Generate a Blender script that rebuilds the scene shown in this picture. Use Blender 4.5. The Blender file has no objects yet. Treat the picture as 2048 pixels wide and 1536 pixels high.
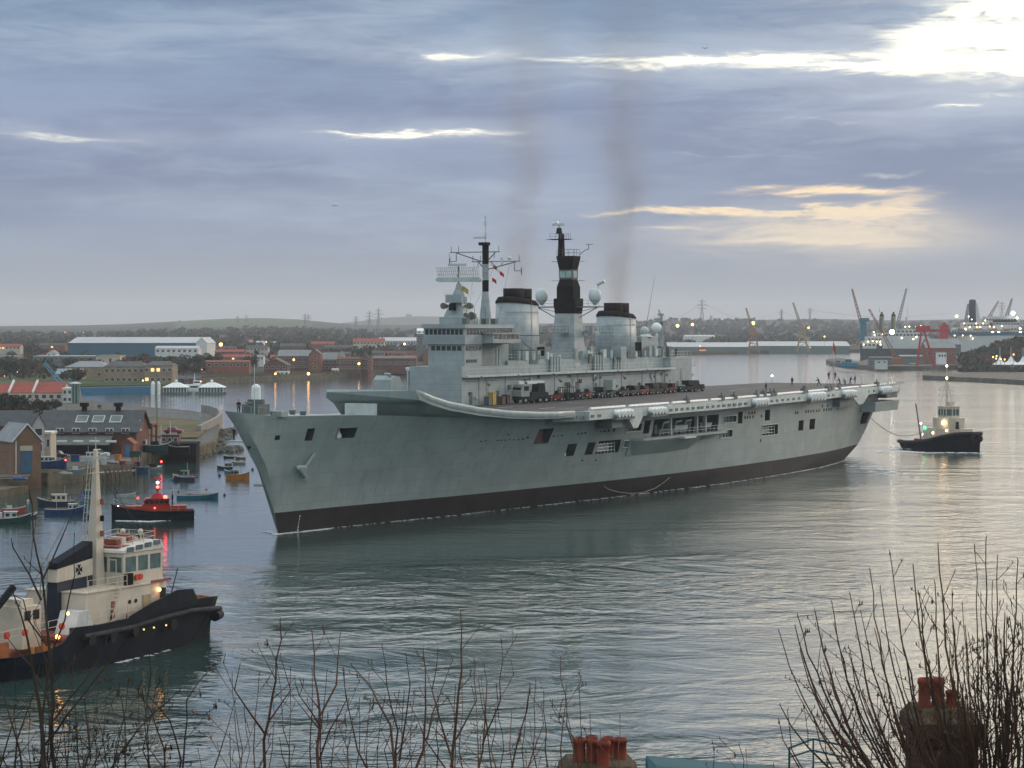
import bpy, bmesh, math, random
from mathutils import Vector, Matrix
R=math.radians
sc=bpy.context.scene
# ---------------- camera ----------------
CH=26.0; FP=4680.0; YH=650.0; CX=1024.0     # eye height, focal length and horizon row (2048 px wide picture)
cam=bpy.data.cameras.new('camera'); camo=bpy.data.objects.new('camera',cam); sc.collection.objects.link(camo)
camo.location=(0,0,CH); camo.rotation_euler=(R(90),0,0)
cam.sensor_width=36; cam.lens=36*FP/2048; cam.shift_y=-118/2048
cam.clip_start=1; cam.clip_end=40000
sc.camera=camo
# ---------------- view ----------------
sc.view_settings.view_transform='Standard'; sc.view_settings.look='None'
sc.view_settings.exposure=0.25; sc.view_settings.gamma=1
sc.cycles.max_bounces=6; sc.cycles.diffuse_bounces=2; sc.cycles.glossy_bounces=3; sc.cycles.transmission_bounces=3
sc.cycles.transparent_max_bounces=6; sc.cycles.volume_bounces=0; sc.cycles.caustics_reflective=False; sc.cycles.caustics_refractive=False
HAZE=.9e-4
# ---------------- sun ----------------
SAZ=R(50); SEL=R(14)
sl=bpy.data.lights.new('sun','SUN'); sl.energy=0.9; sl.angle=R(12); sl.color=(1,.80,.62)
so=bpy.data.objects.new('sun',sl); sc.collection.objects.link(so)
so.rotation_euler=Vector((-math.sin(SAZ)*math.cos(SEL),-math.cos(SAZ)*math.cos(SEL),-math.sin(SEL))).to_track_quat('-Z','Y').to_euler()
# ---------------- node helper ----------------
class NT:
    def __init__(s,nt): s.nt=nt
    def n(s,t,**k):
        o=s.nt.nodes.new(t)
        for a,b in k.items(): setattr(o,a,b)
        return o
    def l(s,a,b): s.nt.links.new(a,b)
    def put(s,sock,v):
        if isinstance(v,bpy.types.NodeSocket): s.l(v,sock)
        elif isinstance(v,(tuple,list)) and len(v)==3 and sock.type=='RGBA': sock.default_value=(*v,1)
        else: sock.default_value=v
    def m(s,op,a,b=0.0,c=None,clamp=False):
        o=s.n('ShaderNodeMath',operation=op,use_clamp=clamp)
        s.put(o.inputs[0],a); s.put(o.inputs[1],b)
        if c is not None: s.put(o.inputs[2],c)
        return o.outputs[0]
    def mix(s,f,a,b,mode='MIX'):
        o=s.n('ShaderNodeMix',data_type='RGBA',blend_type=mode)
        s.put(o.inputs[0],f); s.put(o.inputs[6],a); s.put(o.inputs[7],b)
        return o.outputs[2]
    def noise(s,vec,scale,detail=4,rough=.55,dist=0,dim='3D'):
        o=s.n('ShaderNodeTexNoise',noise_dimensions=dim)
        if vec is not None: s.l(vec,o.inputs['Vector'])
        o.inputs['Scale'].default_value=scale; o.inputs['Detail'].default_value=detail
        o.inputs['Roughness'].default_value=rough; o.inputs['Distortion'].default_value=dist
        return o.outputs[0]
    def map(s,vec,scale=(1,1,1),loc=(0,0,0),rot=(0,0,0)):
        o=s.n('ShaderNodeMapping'); s.l(vec,o.inputs[0])
        o.inputs['Scale'].default_value=scale; o.inputs['Location'].default_value=loc; o.inputs['Rotation'].default_value=rot
        return o.outputs[0]
    def ramp(s,f,stops,interp='LINEAR'):
        o=s.n('ShaderNodeValToRGB'); s.l(f,o.inputs[0]); cr=o.color_ramp; cr.interpolation=interp
        while len(cr.elements)<len(stops): cr.elements.new(.5)
        for e,(p,c) in zip(cr.elements,stops):
            e.position=p; e.color=(*c,1) if isinstance(c,(tuple,list)) else (c,c,c,1)
        return o.outputs[0]
    def rng(s,f,a,b,c=0.0,d=1.0):
        o=s.n('ShaderNodeMapRange',interpolation_type='SMOOTHSTEP'); s.l(f,o.inputs[0])
        for i,v in enumerate((a,b,c,d)): o.inputs[i+1].default_value=v
        return o.outputs[0]
def srgb(r,g,b):
    f=lambda c:(c/255/12.92) if c<11 else ((c/255+.055)/1.055)**2.4
    return (f(r),f(g),f(b))
# ---------------- world: Nishita sky veiled by a broken stratocumulus deck ----------------
w=bpy.data.worlds.new('World'); sc.world=w; w.use_nodes=True; w.node_tree.nodes.clear()
T=NT(w.node_tree)
sky=T.n('ShaderNodeTexSky',sky_type='NISHITA',sun_disc=False,sun_elevation=SEL,sun_rotation=SAZ)
tc=T.n('ShaderNodeTexCoord'); sp=T.n('ShaderNodeSeparateXYZ'); T.l(tc.outputs['Generated'],sp.inputs[0])
X,Y,Z=sp.outputs
hyp=T.m('SQRT',T.m('ADD',T.m('MULTIPLY',X,X),T.m('MULTIPLY',Y,Y)))
U=T.m('MULTIPLY',T.m('ARCTAN2',X,Y),4.68)
V=T.m('MINIMUM',T.m('MULTIPLY',T.m('DIVIDE',Z,T.m('MAXIMUM',hyp,.02)),4.68),6.0)
cb=T.n('ShaderNodeCombineXYZ'); T.l(U,cb.inputs[0]); T.l(V,cb.inputs[1]); UV=cb.outputs[0]
n1=T.noise(T.map(UV,(.9,4.6,1)),1.15,6,.52,.35)
n2=T.noise(T.map(UV,(.55,3.2,1),(3.1,1.7,0)),1.6,5,.5,.3)
n3=T.noise(T.map(UV,(3.5,22,1),(7.1,2.7,0)),1.3,6,.62,.8)
grad=T.ramp(T.m('MULTIPLY',V,1.0/.7,clamp=True),[(0,srgb(150,149,151)),(.10,srgb(143,149,159)),(.3,srgb(140,154,178)),(.6,srgb(138,152,181)),(1,srgb(118,146,172))])
dark=T.rng(T.m('ADD',T.m('MULTIPLY',n1,.8),T.m('MULTIPLY',n3,.2)),.38,.60)
f_el=T.rng(V,.02,.3)
cl=T.mix(T.m('MULTIPLY',T.m('SUBTRACT',1.0,dark),T.m('MULTIPLY',f_el,.60)),grad,srgb(103,114,146))
lite=T.rng(T.m('ADD',T.m('MULTIPLY',n2,.72),T.m('MULTIPLY',n3,.28)),.47,.68)
cl=T.mix(T.m('MULTIPLY',lite,T.m('MULTIPLY',f_el,.55)),cl,srgb(176,186,202))
wv=T.m('ADD',V,T.m('MULTIPLY',T.m('SUBTRACT',T.noise(T.map(UV,(2.2,9,1),(1,5,0)),1.6,6,.6,.5),.5),.075))
wu=T.m('ADD',U,T.m('MULTIPLY',T.m('SUBTRACT',n3,.5),.25))
def blob(cu,cv,ru,rv,amp):
    a=T.m('DIVIDE',T.m('SUBTRACT',wu,cu),ru); b=T.m('DIVIDE',T.m('SUBTRACT',wv,cv),rv)
    d=T.m('ADD',T.m('MULTIPLY',a,a),T.m('MULTIPLY',b,b))
    return T.m('MULTIPLY',T.m('EXPONENT',T.m('MULTIPLY',d,-1.0)),amp)
def acc(bs):
    o=bs[0]
    for b in bs[1:]: o=T.m('ADD',o,b)
    return o
warm=acc([blob(.64,.262,.16,.010,1.2),blob(.40,.226,.26,.007,1.1),blob(.72,.222,.10,.010,.9),blob(.66,.19,.20,.030,.85),blob(.60,.165,.16,.006,.9),blob(.33,.193,.06,.004,.5),blob(.80,.24,.05,.02,.5)])
white=acc([blob(1.06,.535,.22,.034,2.2),blob(.90,.575,.12,.020,1.5),blob(1.0,.625,.10,.02,1.3),blob(1.4,.60,.40,.09,2.0),blob(.32,.528,.26,.010,1.2),blob(.70,.510,.24,.012,1.2),blob(.62,.535,.16,.008,.6),blob(-.12,.538,.08,.008,.9),
           blob(-.16,.381,.16,.007,.95),blob(-.88,.372,.14,.006,.5),blob(-.30,.385,.10,.004,.5),blob(.88,.432,.06,.005,.7),blob(1.0,.46,.08,.006,.5),blob(.62,.405,.07,.004,.4),blob(.74,.30,.08,.008,.35),blob(.42,.345,.14,.005,.25)])
n4=T.noise(T.map(UV,(5,34,1),(2.1,4.7,0)),1.3,5,.65,1.2)
gate=T.m('MULTIPLY',T.rng(n3,.25,.52,.35,1.0),T.rng(n4,.32,.55,.45,1.1))
wf=T.rng(T.m('MULTIPLY',warm,gate),.04,1.05,0,.95); hf=T.rng(T.m('MULTIPLY',white,gate),.05,1.15)
soft=acc([blob(1.0,.54,.42,.10,.5),blob(.55,.52,.5,.04,.28),blob(-.16,.385,.3,.025,.3),blob(-.88,.375,.3,.02,.22),blob(-.12,.54,.16,.02,.3),blob(.66,.405,.2,.02,.15),blob(.95,.44,.25,.03,.25),blob(-.6,.25,.5,.02,.12)])
cl=T.mix(T.m('MULTIPLY',soft,T.rng(n1,.2,.7,.5,1.1),clamp=True),cl,srgb(206,212,220))
cl=T.mix(wf,cl,srgb(252,226,188))
cl=T.mix(hf,cl,(1.25,1.2,.98))
cl=T.mix(T.rng(T.m('MULTIPLY',blob(.64,.18,.34,.055,.8),T.rng(n3,.2,.6,.5,1)),.0,1.0),cl,srgb(222,208,190))
# the bright western gap goes on above the frame, unseen sky overhead and behind is brightened to light ship and water
up=T.rng(V,.665,1.25)
over=T.mix(up,cl,T.mix(T.rng(U,-1.2,.6),(.84,.92,1.02),(1.22,1.18,1.12)))
back=T.rng(Y,-.1,-.6)
over=T.mix(T.m('MULTIPLY',back,T.rng(V,.0,.6)),over,(.80,.94,.98))
gap=T.m('MULTIPLY',T.m('MULTIPLY',T.rng(U,.2,1.1),T.rng(U,3.6,2.2)),T.m('MULTIPLY',T.rng(V,.62,.78),T.rng(V,2.6,1.1)))
over=T.mix(T.m('MULTIPLY',gap,T.rng(n2,.3,.6,.35,.95)),over,(3.0,2.45,1.75))
skyc=T.mix(1.0,sky.outputs[0],(.06,.06,.06),'MULTIPLY')
fin=T.mix(.94,skyc,over)
bg=T.n('ShaderNodeBackground'); T.l(fin,bg.inputs[0]); bg.inputs[1].default_value=1.0
wo=T.n('ShaderNodeOutputWorld'); T.l(bg.outputs[0],wo.inputs[0])
# ---------------- materials ----------------
MC={}
def M(name,col=(.5,.5,.5),rough=.6,metal=0.0,var=.18,scale=.6,streak=0.0,bump=0.0,rust=0.0,spec=.2,emit=None,es=1.0,brick=0,tile=0,plates=0):
    if name in MC: return MC[name]
    m=bpy.data.materials.new(name); m.use_nodes=True; MC[name]=m
    t=NT(m.node_tree); b=m.node_tree.nodes['Principled BSDF']
    b.inputs['Roughness'].default_value=rough; b.inputs['Metallic'].default_value=metal; b.inputs['Specular IOR Level'].default_value=spec
    tc=t.n('ShaderNodeTexCoord').outputs['Object']
    n=t.noise(tc,scale,5,.6)
    lo=tuple(c*(1-var) for c in col); hi=tuple(min(1,c*(1+var)) for c in col)
    c=t.mix(t.rng(n,.3,.7),lo,hi)
    if brick:
        br=t.n('ShaderNodeTexBrick'); t.l(t.map(tc,(1,1,1),rot=(R(90),0,0)),br.inputs[0])
        br.inputs['Scale'].default_value=brick; br.inputs['Color1'].default_value=(.8,.8,.8,1); br.inputs['Color2'].default_value=(1.1,1.1,1.1,1); br.inputs['Mortar'].default_value=(.7,.7,.66,1)
        br.inputs['Mortar Size'].default_value=.02
        c=t.mix(.8,c,br.outputs[0],'MULTIPLY')
    if plates:
        br=t.n('ShaderNodeTexBrick'); t.l(t.map(tc,(1,1,1),rot=(R(90),0,0)),br.inputs[0])
        br.inputs['Scale'].default_value=1; br.inputs['Brick Width'].default_value=plates; br.inputs['Row Height'].default_value=plates*.3
        br.inputs['Color1'].default_value=(.95,.95,.95,1); br.inputs['Color2'].default_value=(1.04,1.04,1.04,1); br.inputs['Mortar'].default_value=(.86,.86,.86,1)
        br.inputs['Mortar Size'].default_value=.04
        c=t.mix(1.0,c,br.outputs[0],'MULTIPLY')
    if tile:
        wv=t.n('ShaderNodeTexWave',wave_type='BANDS',bands_direction='Z'); t.l(tc,wv.inputs[0]); wv.inputs['Scale'].default_value=tile
        c=t.mix(.35,c,t.mix(wv.outputs[0],(.6,.6,.6),(1,1,1)),'MULTIPLY')
    if streak:
        ns=t.noise(t.map(tc,(1.3,1.3,.06)),1.0,4,.6)
        c=t.mix(t.m('MULTIPLY',t.rng(ns,.5,.75),streak),c,tuple(x*.55 for x in col))
    if rust:
        ns=t.noise(t.map(tc,(.8,.8,.25)),1.2,6,.65)
        c=t.mix(t.m('MULTIPLY',t.rng(ns,.55,.75),rust),c,(.17,.09,.055))
    t.l(c,b.inputs['Base Color'])
    if bump:
        bn=t.n('ShaderNodeBump'); bn.inputs['Strength'].default_value=bump; bn.inputs['Distance'].default_value=.15
        t.l(t.noise(tc,scale*3,4,.6),bn.inputs['Height']); t.l(bn.outputs[0],b.inputs['Normal'])
    if emit:
        b.inputs['Emission Color'].default_value=(*emit,1); b.inputs['Emission Strength'].default_value=es
    return m
def G_(name,col,rough=.12):        # window glass seen from outside: dark, glossy
    return M(name,col,rough,0,.25,.5,spec=.8)
# ---------------- mesh builder ----------------
SH=lambda *a:a
class MB:
    def __init__(s,xf=None): s.v=[];s.f=[];s.mi=[];s.cur=0;s.xf=xf;s.smf=[];s.smooth=False
    def q(s,vs,fs):
        o=len(s.v)
        s.v+= [s.xf(*p) for p in vs] if s.xf else [tuple(p) for p in vs]
        for f in fs: s.f.append([o+i for i in f]); s.mi.append(s.cur); s.smf.append(s.smooth)
        return s
    def box(s,x0,x1,y0,y1,z0,z1):
        return s.q([(x0,y0,z0),(x1,y0,z0),(x1,y1,z0),(x0,y1,z0),(x0,y0,z1),(x1,y0,z1),(x1,y1,z1),(x0,y1,z1)],
            [(0,3,2,1),(4,5,6,7),(0,1,5,4),(1,2,6,5),(2,3,7,6),(3,0,4,7)])
    def prism(s,pts,z0,z1,top=None):
        n=len(pts); tp=top or pts
        return s.q([(x,y,z0) for x,y in pts]+[(x,y,z1) for x,y in tp],[tuple(range(n))[::-1],tuple(range(n,2*n))]+[(i,(i+1)%n,n+(i+1)%n,n+i) for i in range(n)])
    def xprism(s,pts,y0,y1):    # outline in x,z extruded along y
        n=len(pts)
        return s.q([(x,y0,z) for x,z in pts]+[(x,y1,z) for x,z in pts],[tuple(range(n)),tuple(range(n,2*n))[::-1]]+[(i,n+i,n+(i+1)%n,(i+1)%n) for i in range(n)])
    def yprism(s,pts,x0,x1):    # outline in y,z extruded along x
        n=len(pts)
        return s.q([(x0,y,z) for y,z in pts]+[(x1,y,z) for y,z in pts],[tuple(range(n)),tuple(range(n,2*n))[::-1]]+[(i,n+i,n+(i+1)%n,(i+1)%n) for i in range(n)])
    def loft(s,rings,cap=True,close=True):
        n=len(rings[0]); vs=[p for r in rings for p in r]; fs=[]
        for k in range(len(rings)-1):
            for i in range(n if close else n-1):
                j=(i+1)%n; fs.append((k*n+i,k*n+j,(k+1)*n+j,(k+1)*n+i))
        if cap: fs.append(tuple(range(n))[::-1]); fs.append(tuple(range((len(rings)-1)*n,len(rings)*n)))
        return s.q(vs,fs)
    def tube(s,p0,p1,r0,r1=None,n=6):
        if r1 is None: r1=r0
        p0=Vector(p0);p1=Vector(p1); d=p1-p0
        if d.length<1e-6: return s
        d.normalize(); a=d.orthogonal().normalized(); b=d.cross(a)
        sm=s.smooth
        if n>6: s.smooth=True
        rg=[[tuple(p+(a*math.cos(2*math.pi*i/n)+b*math.sin(2*math.pi*i/n))*r) for i in range(n)] for p,r in((p0,r0),(p1,r1))]
        s.loft(rg,cap=False); s.smooth=sm
        o=[tuple(range(n))[::-1]];s.q(rg[0],o);s.q(rg[1],[tuple(range(n))])
        return s
    def path(s,ps,r,n=5):
        for a,b in zip(ps,ps[1:]): s.tube(a,b,r,r,n)
        return s
    def cyl(s,x,y,z0,z1,r,r1=None,n=16): return s.tube((x,y,z0),(x,y,z1),r,r1,n)
    def sph(s,c,r,nu=12,nv=8,sz=1.0,z0=-1.0):
        sm=s.smooth;s.smooth=True;rg=[]
        for k in range(nv+1):
            a=-math.pi/2+math.pi*k/nv; zz=max(math.sin(a),z0); rr=max(math.cos(a),.02)
            rg.append([(c[0]+r*rr*math.cos(2*math.pi*i/nu),c[1]+r*rr*math.sin(2*math.pi*i/nu),c[2]+r*zz*sz) for i in range(nu)])
        s.loft(rg); s.smooth=sm; return s
    def build(s,name,mats,parent=None,label=None,cat=None,group=None,kind=None,loc=None,rotz=0):
        me=bpy.data.meshes.new(name); me.from_pydata([tuple(p) for p in s.v],[],s.f)
        for m in (mats if isinstance(mats,(list,tuple)) else [mats]): me.materials.append(m)
        me.polygons.foreach_set('material_index',s.mi); me.polygons.foreach_set('use_smooth',s.smf)
        bm=bmesh.new(); bm.from_mesh(me); bmesh.ops.recalc_face_normals(bm,faces=bm.faces); bm.to_mesh(me); bm.free(); me.update()
        o=bpy.data.objects.new(name,me); sc.collection.objects.link(o)
        if parent: o.parent=parent
        if loc: o.location=loc
        if rotz: o.rotation_euler=(0,0,rotz)
        tag(o,label,cat,group,kind); return o
def tag(o,label=None,cat=None,group=None,kind=None):
    if label: o['label']=label
    if cat: o['category']=cat
    if group: o['group']=group
    if kind: o['kind']=kind
    return o
def thing(name,label,cat,loc=(0,0,0),rotz=0,group=None):
    o=bpy.data.objects.new(name,None); sc.collection.objects.link(o); o.empty_display_size=1
    o.location=loc; o.rotation_euler=(0,0,rotz); return tag(o,label,cat,group)
KIDS={}
def copytree(o,loc=None,rotz=None,label=None,parent=None,group=None,sc_=None):
    c=o.copy(); sc.collection.objects.link(c)
    if parent: c.parent=parent
    if loc is not None: c.location=loc
    if rotz is not None: c.rotation_euler=(0,0,rotz)
    if label: c['label']=label
    if group: c['group']=group
    if sc_: c.scale=sc_
    if parent is None:
        allc=list(sc.collection.objects)
        kids={}
        for x in allc:
            if x.parent: kids.setdefault(x.parent.name,[]).append(x)
        KIDS.clear(); KIDS.update(kids)
    for ch in KIDS.get(o.name,[]): copytree(ch,parent=c)
    return c
def at(px,py,z=0.0):              # point of the level z seen at a place of the photograph
    d=(CH-z)*FP/(py-YH); return Vector(((px-CX)/FP*d,d,z))
def atd(px,d,z=0.0): return Vector(((px-CX)/FP*d,d,z))
def zat(py,d): return CH-(py-YH)*d/FP
# ======================= setting =======================
random.seed(5)
# water: one level sheet to the horizon
wm=bpy.data.materials.new('river_water'); wm.use_nodes=True; t=NT(wm.node_tree); b=wm.node_tree.nodes['Principled BSDF']
b.inputs['Roughness'].default_value=.07; b.inputs['IOR'].default_value=1.33; b.inputs['Specular IOR Level'].default_value=1.0
geo=t.n('ShaderNodeNewGeometry').outputs['Position']
big=t.noise(t.map(geo,(.012,.006,1)),1,4,.6)
t.put(b.inputs['Base Color'],t.mix(t.rng(big,.35,.65),(.016,.040,.038),(.027,.056,.051)))
warp=t.noise(t.map(geo,(.03,.05,1)),1,2,.5)
gw=t.n('ShaderNodeVectorMath',operation='ADD'); t.l(geo,gw.inputs[0]); cbw=t.n('ShaderNodeCombineXYZ'); t.l(t.m('MULTIPLY',warp,14),cbw.inputs[0]); t.l(t.m('MULTIPLY',warp,-18),cbw.inputs[1]); t.l(cbw.outputs[0],gw.inputs[1]); gp_=gw.outputs[0]
rip=t.noise(t.map(gp_,(.24,.23,1)),1.0,1.5,.45,.6)
rip2=t.noise(t.map(gp_,(.75,1.0,1),(9,3,0)),1.0,2,.55,.3)
fine=t.noise(t.map(geo,(1.5,2.4,1),(5,3,0)),1.0,2,.6)
swl=t.noise(t.map(gp_,(.035,.17,1),(4,1,0),(0,0,R(6))),1.0,2,.5)
calm=t.rng(t.noise(t.map(geo,(.011,.022,1),(2,9,0)),1,3,.55,.9),.38,.60,.30,1.0)
spg=t.n('ShaderNodeSeparateXYZ'); t.l(geo,spg.inputs[0])
lee=t.m('MAXIMUM',t.rng(t.m('ADD',spg.outputs[1],t.m('MULTIPLY',spg.outputs[0],-.3)),290,235,.25,1.0),t.rng(spg.outputs[0],15,45,.0,.8))   # sheltered water close under the ship's side
h=t.m('ADD',t.m('MULTIPLY',t.m('ADD',t.m('MULTIPLY',rip,.36),t.m('ADD',t.m('MULTIPLY',rip2,.14),t.m('MULTIPLY',swl,.07))),t.m('MULTIPLY',calm,lee)),t.m('MULTIPLY',fine,t.rng(spg.outputs[0],5,40,.018,.06)))
calm=1.0
bn=t.n('ShaderNodeBump'); bn.inputs['Strength'].default_value=1.0; bn.inputs['Distance'].default_value=1.0
t.l(t.m('MULTIPLY',h,calm),bn.inputs['Height']); t.l(bn.outputs[0],b.inputs['Normal'])
MB().q([(-9000,-300,0),(9000,-300,0),(9000,12000,0),(-9000,12000,0)],[(0,1,2,3)]).build('water',wm,kind='structure')
# far terrain: shore heights and ridge lines, on a fan of bearings x distances
def lerp(tab,x):
    if x<=tab[0][0]: return tab[0][1]
    for (a,b_),(c,d) in zip(tab,tab[1:]):
        if x<=c: return b_+(d-b_)*(x-a)/(c-a)
    return tab[-1][1]
RIDGE=[(-900,652),(0,652),(150,651),(250,648),(330,644),(400,640),(460,637),(530,636),(600,639),(660,645),(720,650),(800,650),(1000,648),(1200,646),(1340,641),(1500,640),(1650,638),(1800,641),(1950,638),(2100,640),(3000,640)]
RIDG2=[(-900,656),(500,656),(640,650),(720,642),(790,634),(860,632),(930,636),(1020,644),(1150,650),(3000,652)]
SHOR=[(-900,880),(100,890),(160,900),(300,925),(330,1010),(455,1055),(822,1245),(1000,1420),(1180,1850),(1355,2000),(1660,2200),(2100,2300),(3000,2300)]
ms=[M('far_grass',(.065,.085,.04),.95,0,.5,.012,spec=.1),M('far_scrub',(.045,.042,.03),.95,0,.5,.02,spec=.1)]
pxs=[-900+i*25 for i in range(157)]
T1=MB(); rows=[]
ds=[0,.02,.06,.14,.26,.4,.55,.7,.85,1.0]
grid=[]
for px in pxs:
    s0=lerp(SHOR,px); D1=5200+300*math.sin(px*.004); col=[]
    zr=zat(lerp(RIDGE,px),D1)
    for k in ds:
        d=s0+(D1-s0)*k
        z=(3+ (zr-3)*(k**1.7)) if k>0 else 3
        z=min(z, 3+14*(1-math.exp(-(d-s0)/600))+max(0,(k-.55)/.45)**1.6*(zr-14))
        z+=random.uniform(-.6,.6)*(k>0 and k<1)
        col.append((atd(px,d,z)))
    for q,kk in ((.35,-3),(1,-6)):
        d=D1+1500*q; col.append(atd(px,d,zr+kk*1.5))
    grid.append(col)
nr=len(grid[0])
vs=[]
for col in grid:
    p=col[0]; vs.append((p.x,p.y,-2)); vs+= [tuple(p) for p in col]
n=nr+1
fs=[(i*n+j,(i+1)*n+j,(i+1)*n+j+1,i*n+j+1) for i in range(len(grid)-1) for j in range(n-1)]
T1.smooth=True; T1.q(vs,fs)
for k,f in enumerate(T1.f):
    i,j=divmod(k,n-1); px=pxs[i]; T1.mi[k]=0 if (j>=8 and 330<px<620) or (j in(1,2) and px<330) else 1
T1.build('far_terrain',ms,kind='structure')
T2=MB(); T2.smooth=True; vs=[]
for px in [-900+i*30 for i in range(131)]:
    zr=zat(lerp(RIDG2,px)+math.sin(px*.03)*.3,8500)
    for d,z in ((6500,-5),(7300,zr*.55),(8000,zr*.93),(8500,zr),(10500,zr*.8)): vs.append(tuple(atd(px,d,z)))
T2.q(vs,[(i*5+j,(i+1)*5+j,(i+1)*5+j+1,i*5+j+1) for i in range(130) for j in range(4)])
T2.build('hills',M('hill_heath',(.05,.055,.04),.95,0,.4,.01,spec=.1),kind='structure')
# ======================= aircraft carrier =======================
TH=R(27.5); stn,ctn=math.sin(TH),math.cos(TH); BX,BY=-29.1,291.1
def SZ(px,py,tt):                 # ship station and height seen at a place of the photograph, on the plane at breadth tt
    k=(px-CX)/FP; s=(k*(BY-tt*stn)-BX-tt*ctn)/(stn-k*ctn); return s,CH-(py-YH)*(BY+s*ctn-tt*stn)/FP
def ST(px,py,z):
    d=(CH-z)*FP/(py-YH); dx=(px-CX)/FP*d-BX; dy=d-BY; return dx*stn+dy*ctn,dx*ctn-dy*stn
def SHP(s,t,z): return Vector((BX+s*stn+t*ctn,BY+s*ctn-t*stn,z))
SROT=math.atan2(-ctn,-stn)
SX=lambda s,t,z:(-s,t,z)
WL=[(0,0.05),(14,1.9),(34,5.5),(52,7.7),(77,10.9),(109,13.7),(136,14.1),(160,12.9),(180,9.9),(187,8.2),(200,7)]
TP=[(-11.7,0.1),(-9,.75),(-5,1.6),(0,2.8),(9,5.2),(23,8.7),(35,11.0),(50,13),(70,14.2),(100,14.7),(150,14.5),(180,13.6),(197,12.4)]
ZT=[(-11.6,15.68),(-6.4,15.07),(-1.4,14.75),(9,14.6),(25,13.9),(49,13.45),(60,13.2),(200,13.5)]
STEM=[(-1.5,.6),(0,0),(2.74,-.9),(5.64,-2.6),(7.88,-4),(9.8,-5.6),(11.7,-7.3),(13.5,-9.0),(14.67,-10.4),(15.68,-11.6)]
SEND=[(-1.5,181),(0,185),(2.8,192.5),(6.6,194.5),(10,195.5),(14,196.5)]
def hb(s,z):
    zt=lerp(ZT,s); f=max(0,min(1,z/zt)); p=1.7 if s<20 else max(.85,1.7-.85*(s-20)/60)
    w_=lerp(WL,s) if s>0 else 0.05
    return w_+(lerp(TP,s)-w_)*f**p
def HP(px,py):
    tt=12
    for _ in range(12): s,z=SZ(px,py,tt); tt=.5*tt+.5*hb(s,max(0,z))
    return s,tt,z
GREY=(.225,.262,.245)
m_hull=M('naval_grey_hull',(.228,.272,.268),.5,0,.10,.22,streak=.38,rust=.10,plates=6,bump=.22,spec=.3)
m_boot=M('boot_topping_black',(.011,.010,.011),.65,0,.4,.3,rust=.10,spec=.15)
m_grey=M('naval_grey',(.26,.305,.31),.5,0,.1,.6,streak=.15,rust=.06)
m_lgrey=M('pale_naval_grey',(.42,.46,.45),.42,0,.12,.8,rust=.05)
m_dgrey=M('dark_naval_grey',(.10,.12,.12),.6,0,.2,.6)
m_deck=M('flight_deck_coating',(.060,.060,.062),.75,0,.35,.25,bump=.2)
m_blk=M('soot_black',(.012,.011,.012),.8,0,.3,.8,spec=.06)
m_soot=M('sooty_brown_black',(.016,.012,.012),.85,0,.4,.8,spec=.06)
m_wht=M('white_paint',(.68,.70,.70),.45,0,.08,1)
m_glass=M('ship_glass',(.012,.016,.02),.3,0,.25,.5,spec=.35)
m_port=M('porthole_dark',(.02,.022,.025),.75,spec=.1)
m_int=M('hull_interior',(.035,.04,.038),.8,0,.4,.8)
m_rust=M('rusty_brown',(.12,.07,.055),.8,0,.35,1)
m_rad=M('radome_white',(.50,.55,.56),.4,0,.05,1)
carrier=thing('aircraft_carrier','huge grey aircraft carrier with ski-jump bow under way in mid river','aircraft carrier',(BX,BY,0),SROT)
def S_(): return MB(SX)
# hull
us=[0,.004,.012,.025,.045,.07,.1,.135,.17,.21,.25,.3,.36,.42,.48,.54,.6,.66,.72,.78,.84,.88,.92,.95,.975,1]
rings=[]
for u in us:
    pr=[]
    for zr in (-1.5,0,2.68,('f',.12),('f',.3),('f',.5),('f',.7),('f',.86),('f',1)):
        if isinstance(zr,tuple):
            z=8.0
            for _ in range(8):
                s=lerp(STEM,z)+(lerp(SEND,z)-lerp(STEM,z))*u; z=2.68+zr[1]*(lerp(ZT,s)-2.68)
        else: z=zr; s=lerp(STEM,z)+(lerp(SEND,z)-lerp(STEM,z))*u
        b_=max(.04,hb(s,max(z,0))*(1 if z>=0 else .9))
        if u==0: b_=.05
        pr.append((s,b_,z))
    rings.append([(s,-b,z) for s,b,z in pr[::-1]]+pr)
h=S_(); h.loft(rings); nr=len(rings[0])
for i,f in enumerate(h.f):
    zz=sum(h.v[k][2] for k in f)/len(f)
    h.mi[i]=1 if zz<2.4 else 0; h.smf[i]=False
hull=h.build('hull',[m_hull,m_boot,m_int],carrier)
# openings cut in the port side: (left,top,right,bottom) measured on the plating
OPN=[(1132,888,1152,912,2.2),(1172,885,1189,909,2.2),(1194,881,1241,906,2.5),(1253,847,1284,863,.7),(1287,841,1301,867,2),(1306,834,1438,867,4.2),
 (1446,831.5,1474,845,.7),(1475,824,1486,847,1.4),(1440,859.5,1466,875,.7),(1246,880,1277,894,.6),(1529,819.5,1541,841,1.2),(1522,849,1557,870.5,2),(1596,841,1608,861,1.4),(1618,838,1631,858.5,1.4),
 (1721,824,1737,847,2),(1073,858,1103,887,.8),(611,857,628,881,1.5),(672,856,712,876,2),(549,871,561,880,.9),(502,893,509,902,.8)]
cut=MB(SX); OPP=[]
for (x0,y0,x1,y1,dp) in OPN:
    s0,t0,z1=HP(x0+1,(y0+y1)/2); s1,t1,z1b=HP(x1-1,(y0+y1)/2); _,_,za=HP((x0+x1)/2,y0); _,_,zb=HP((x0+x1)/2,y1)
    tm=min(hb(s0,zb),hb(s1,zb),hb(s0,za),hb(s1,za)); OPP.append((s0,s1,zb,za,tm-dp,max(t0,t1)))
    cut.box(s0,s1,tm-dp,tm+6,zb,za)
co=cut.build('cutter',m_int,carrier)
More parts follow.
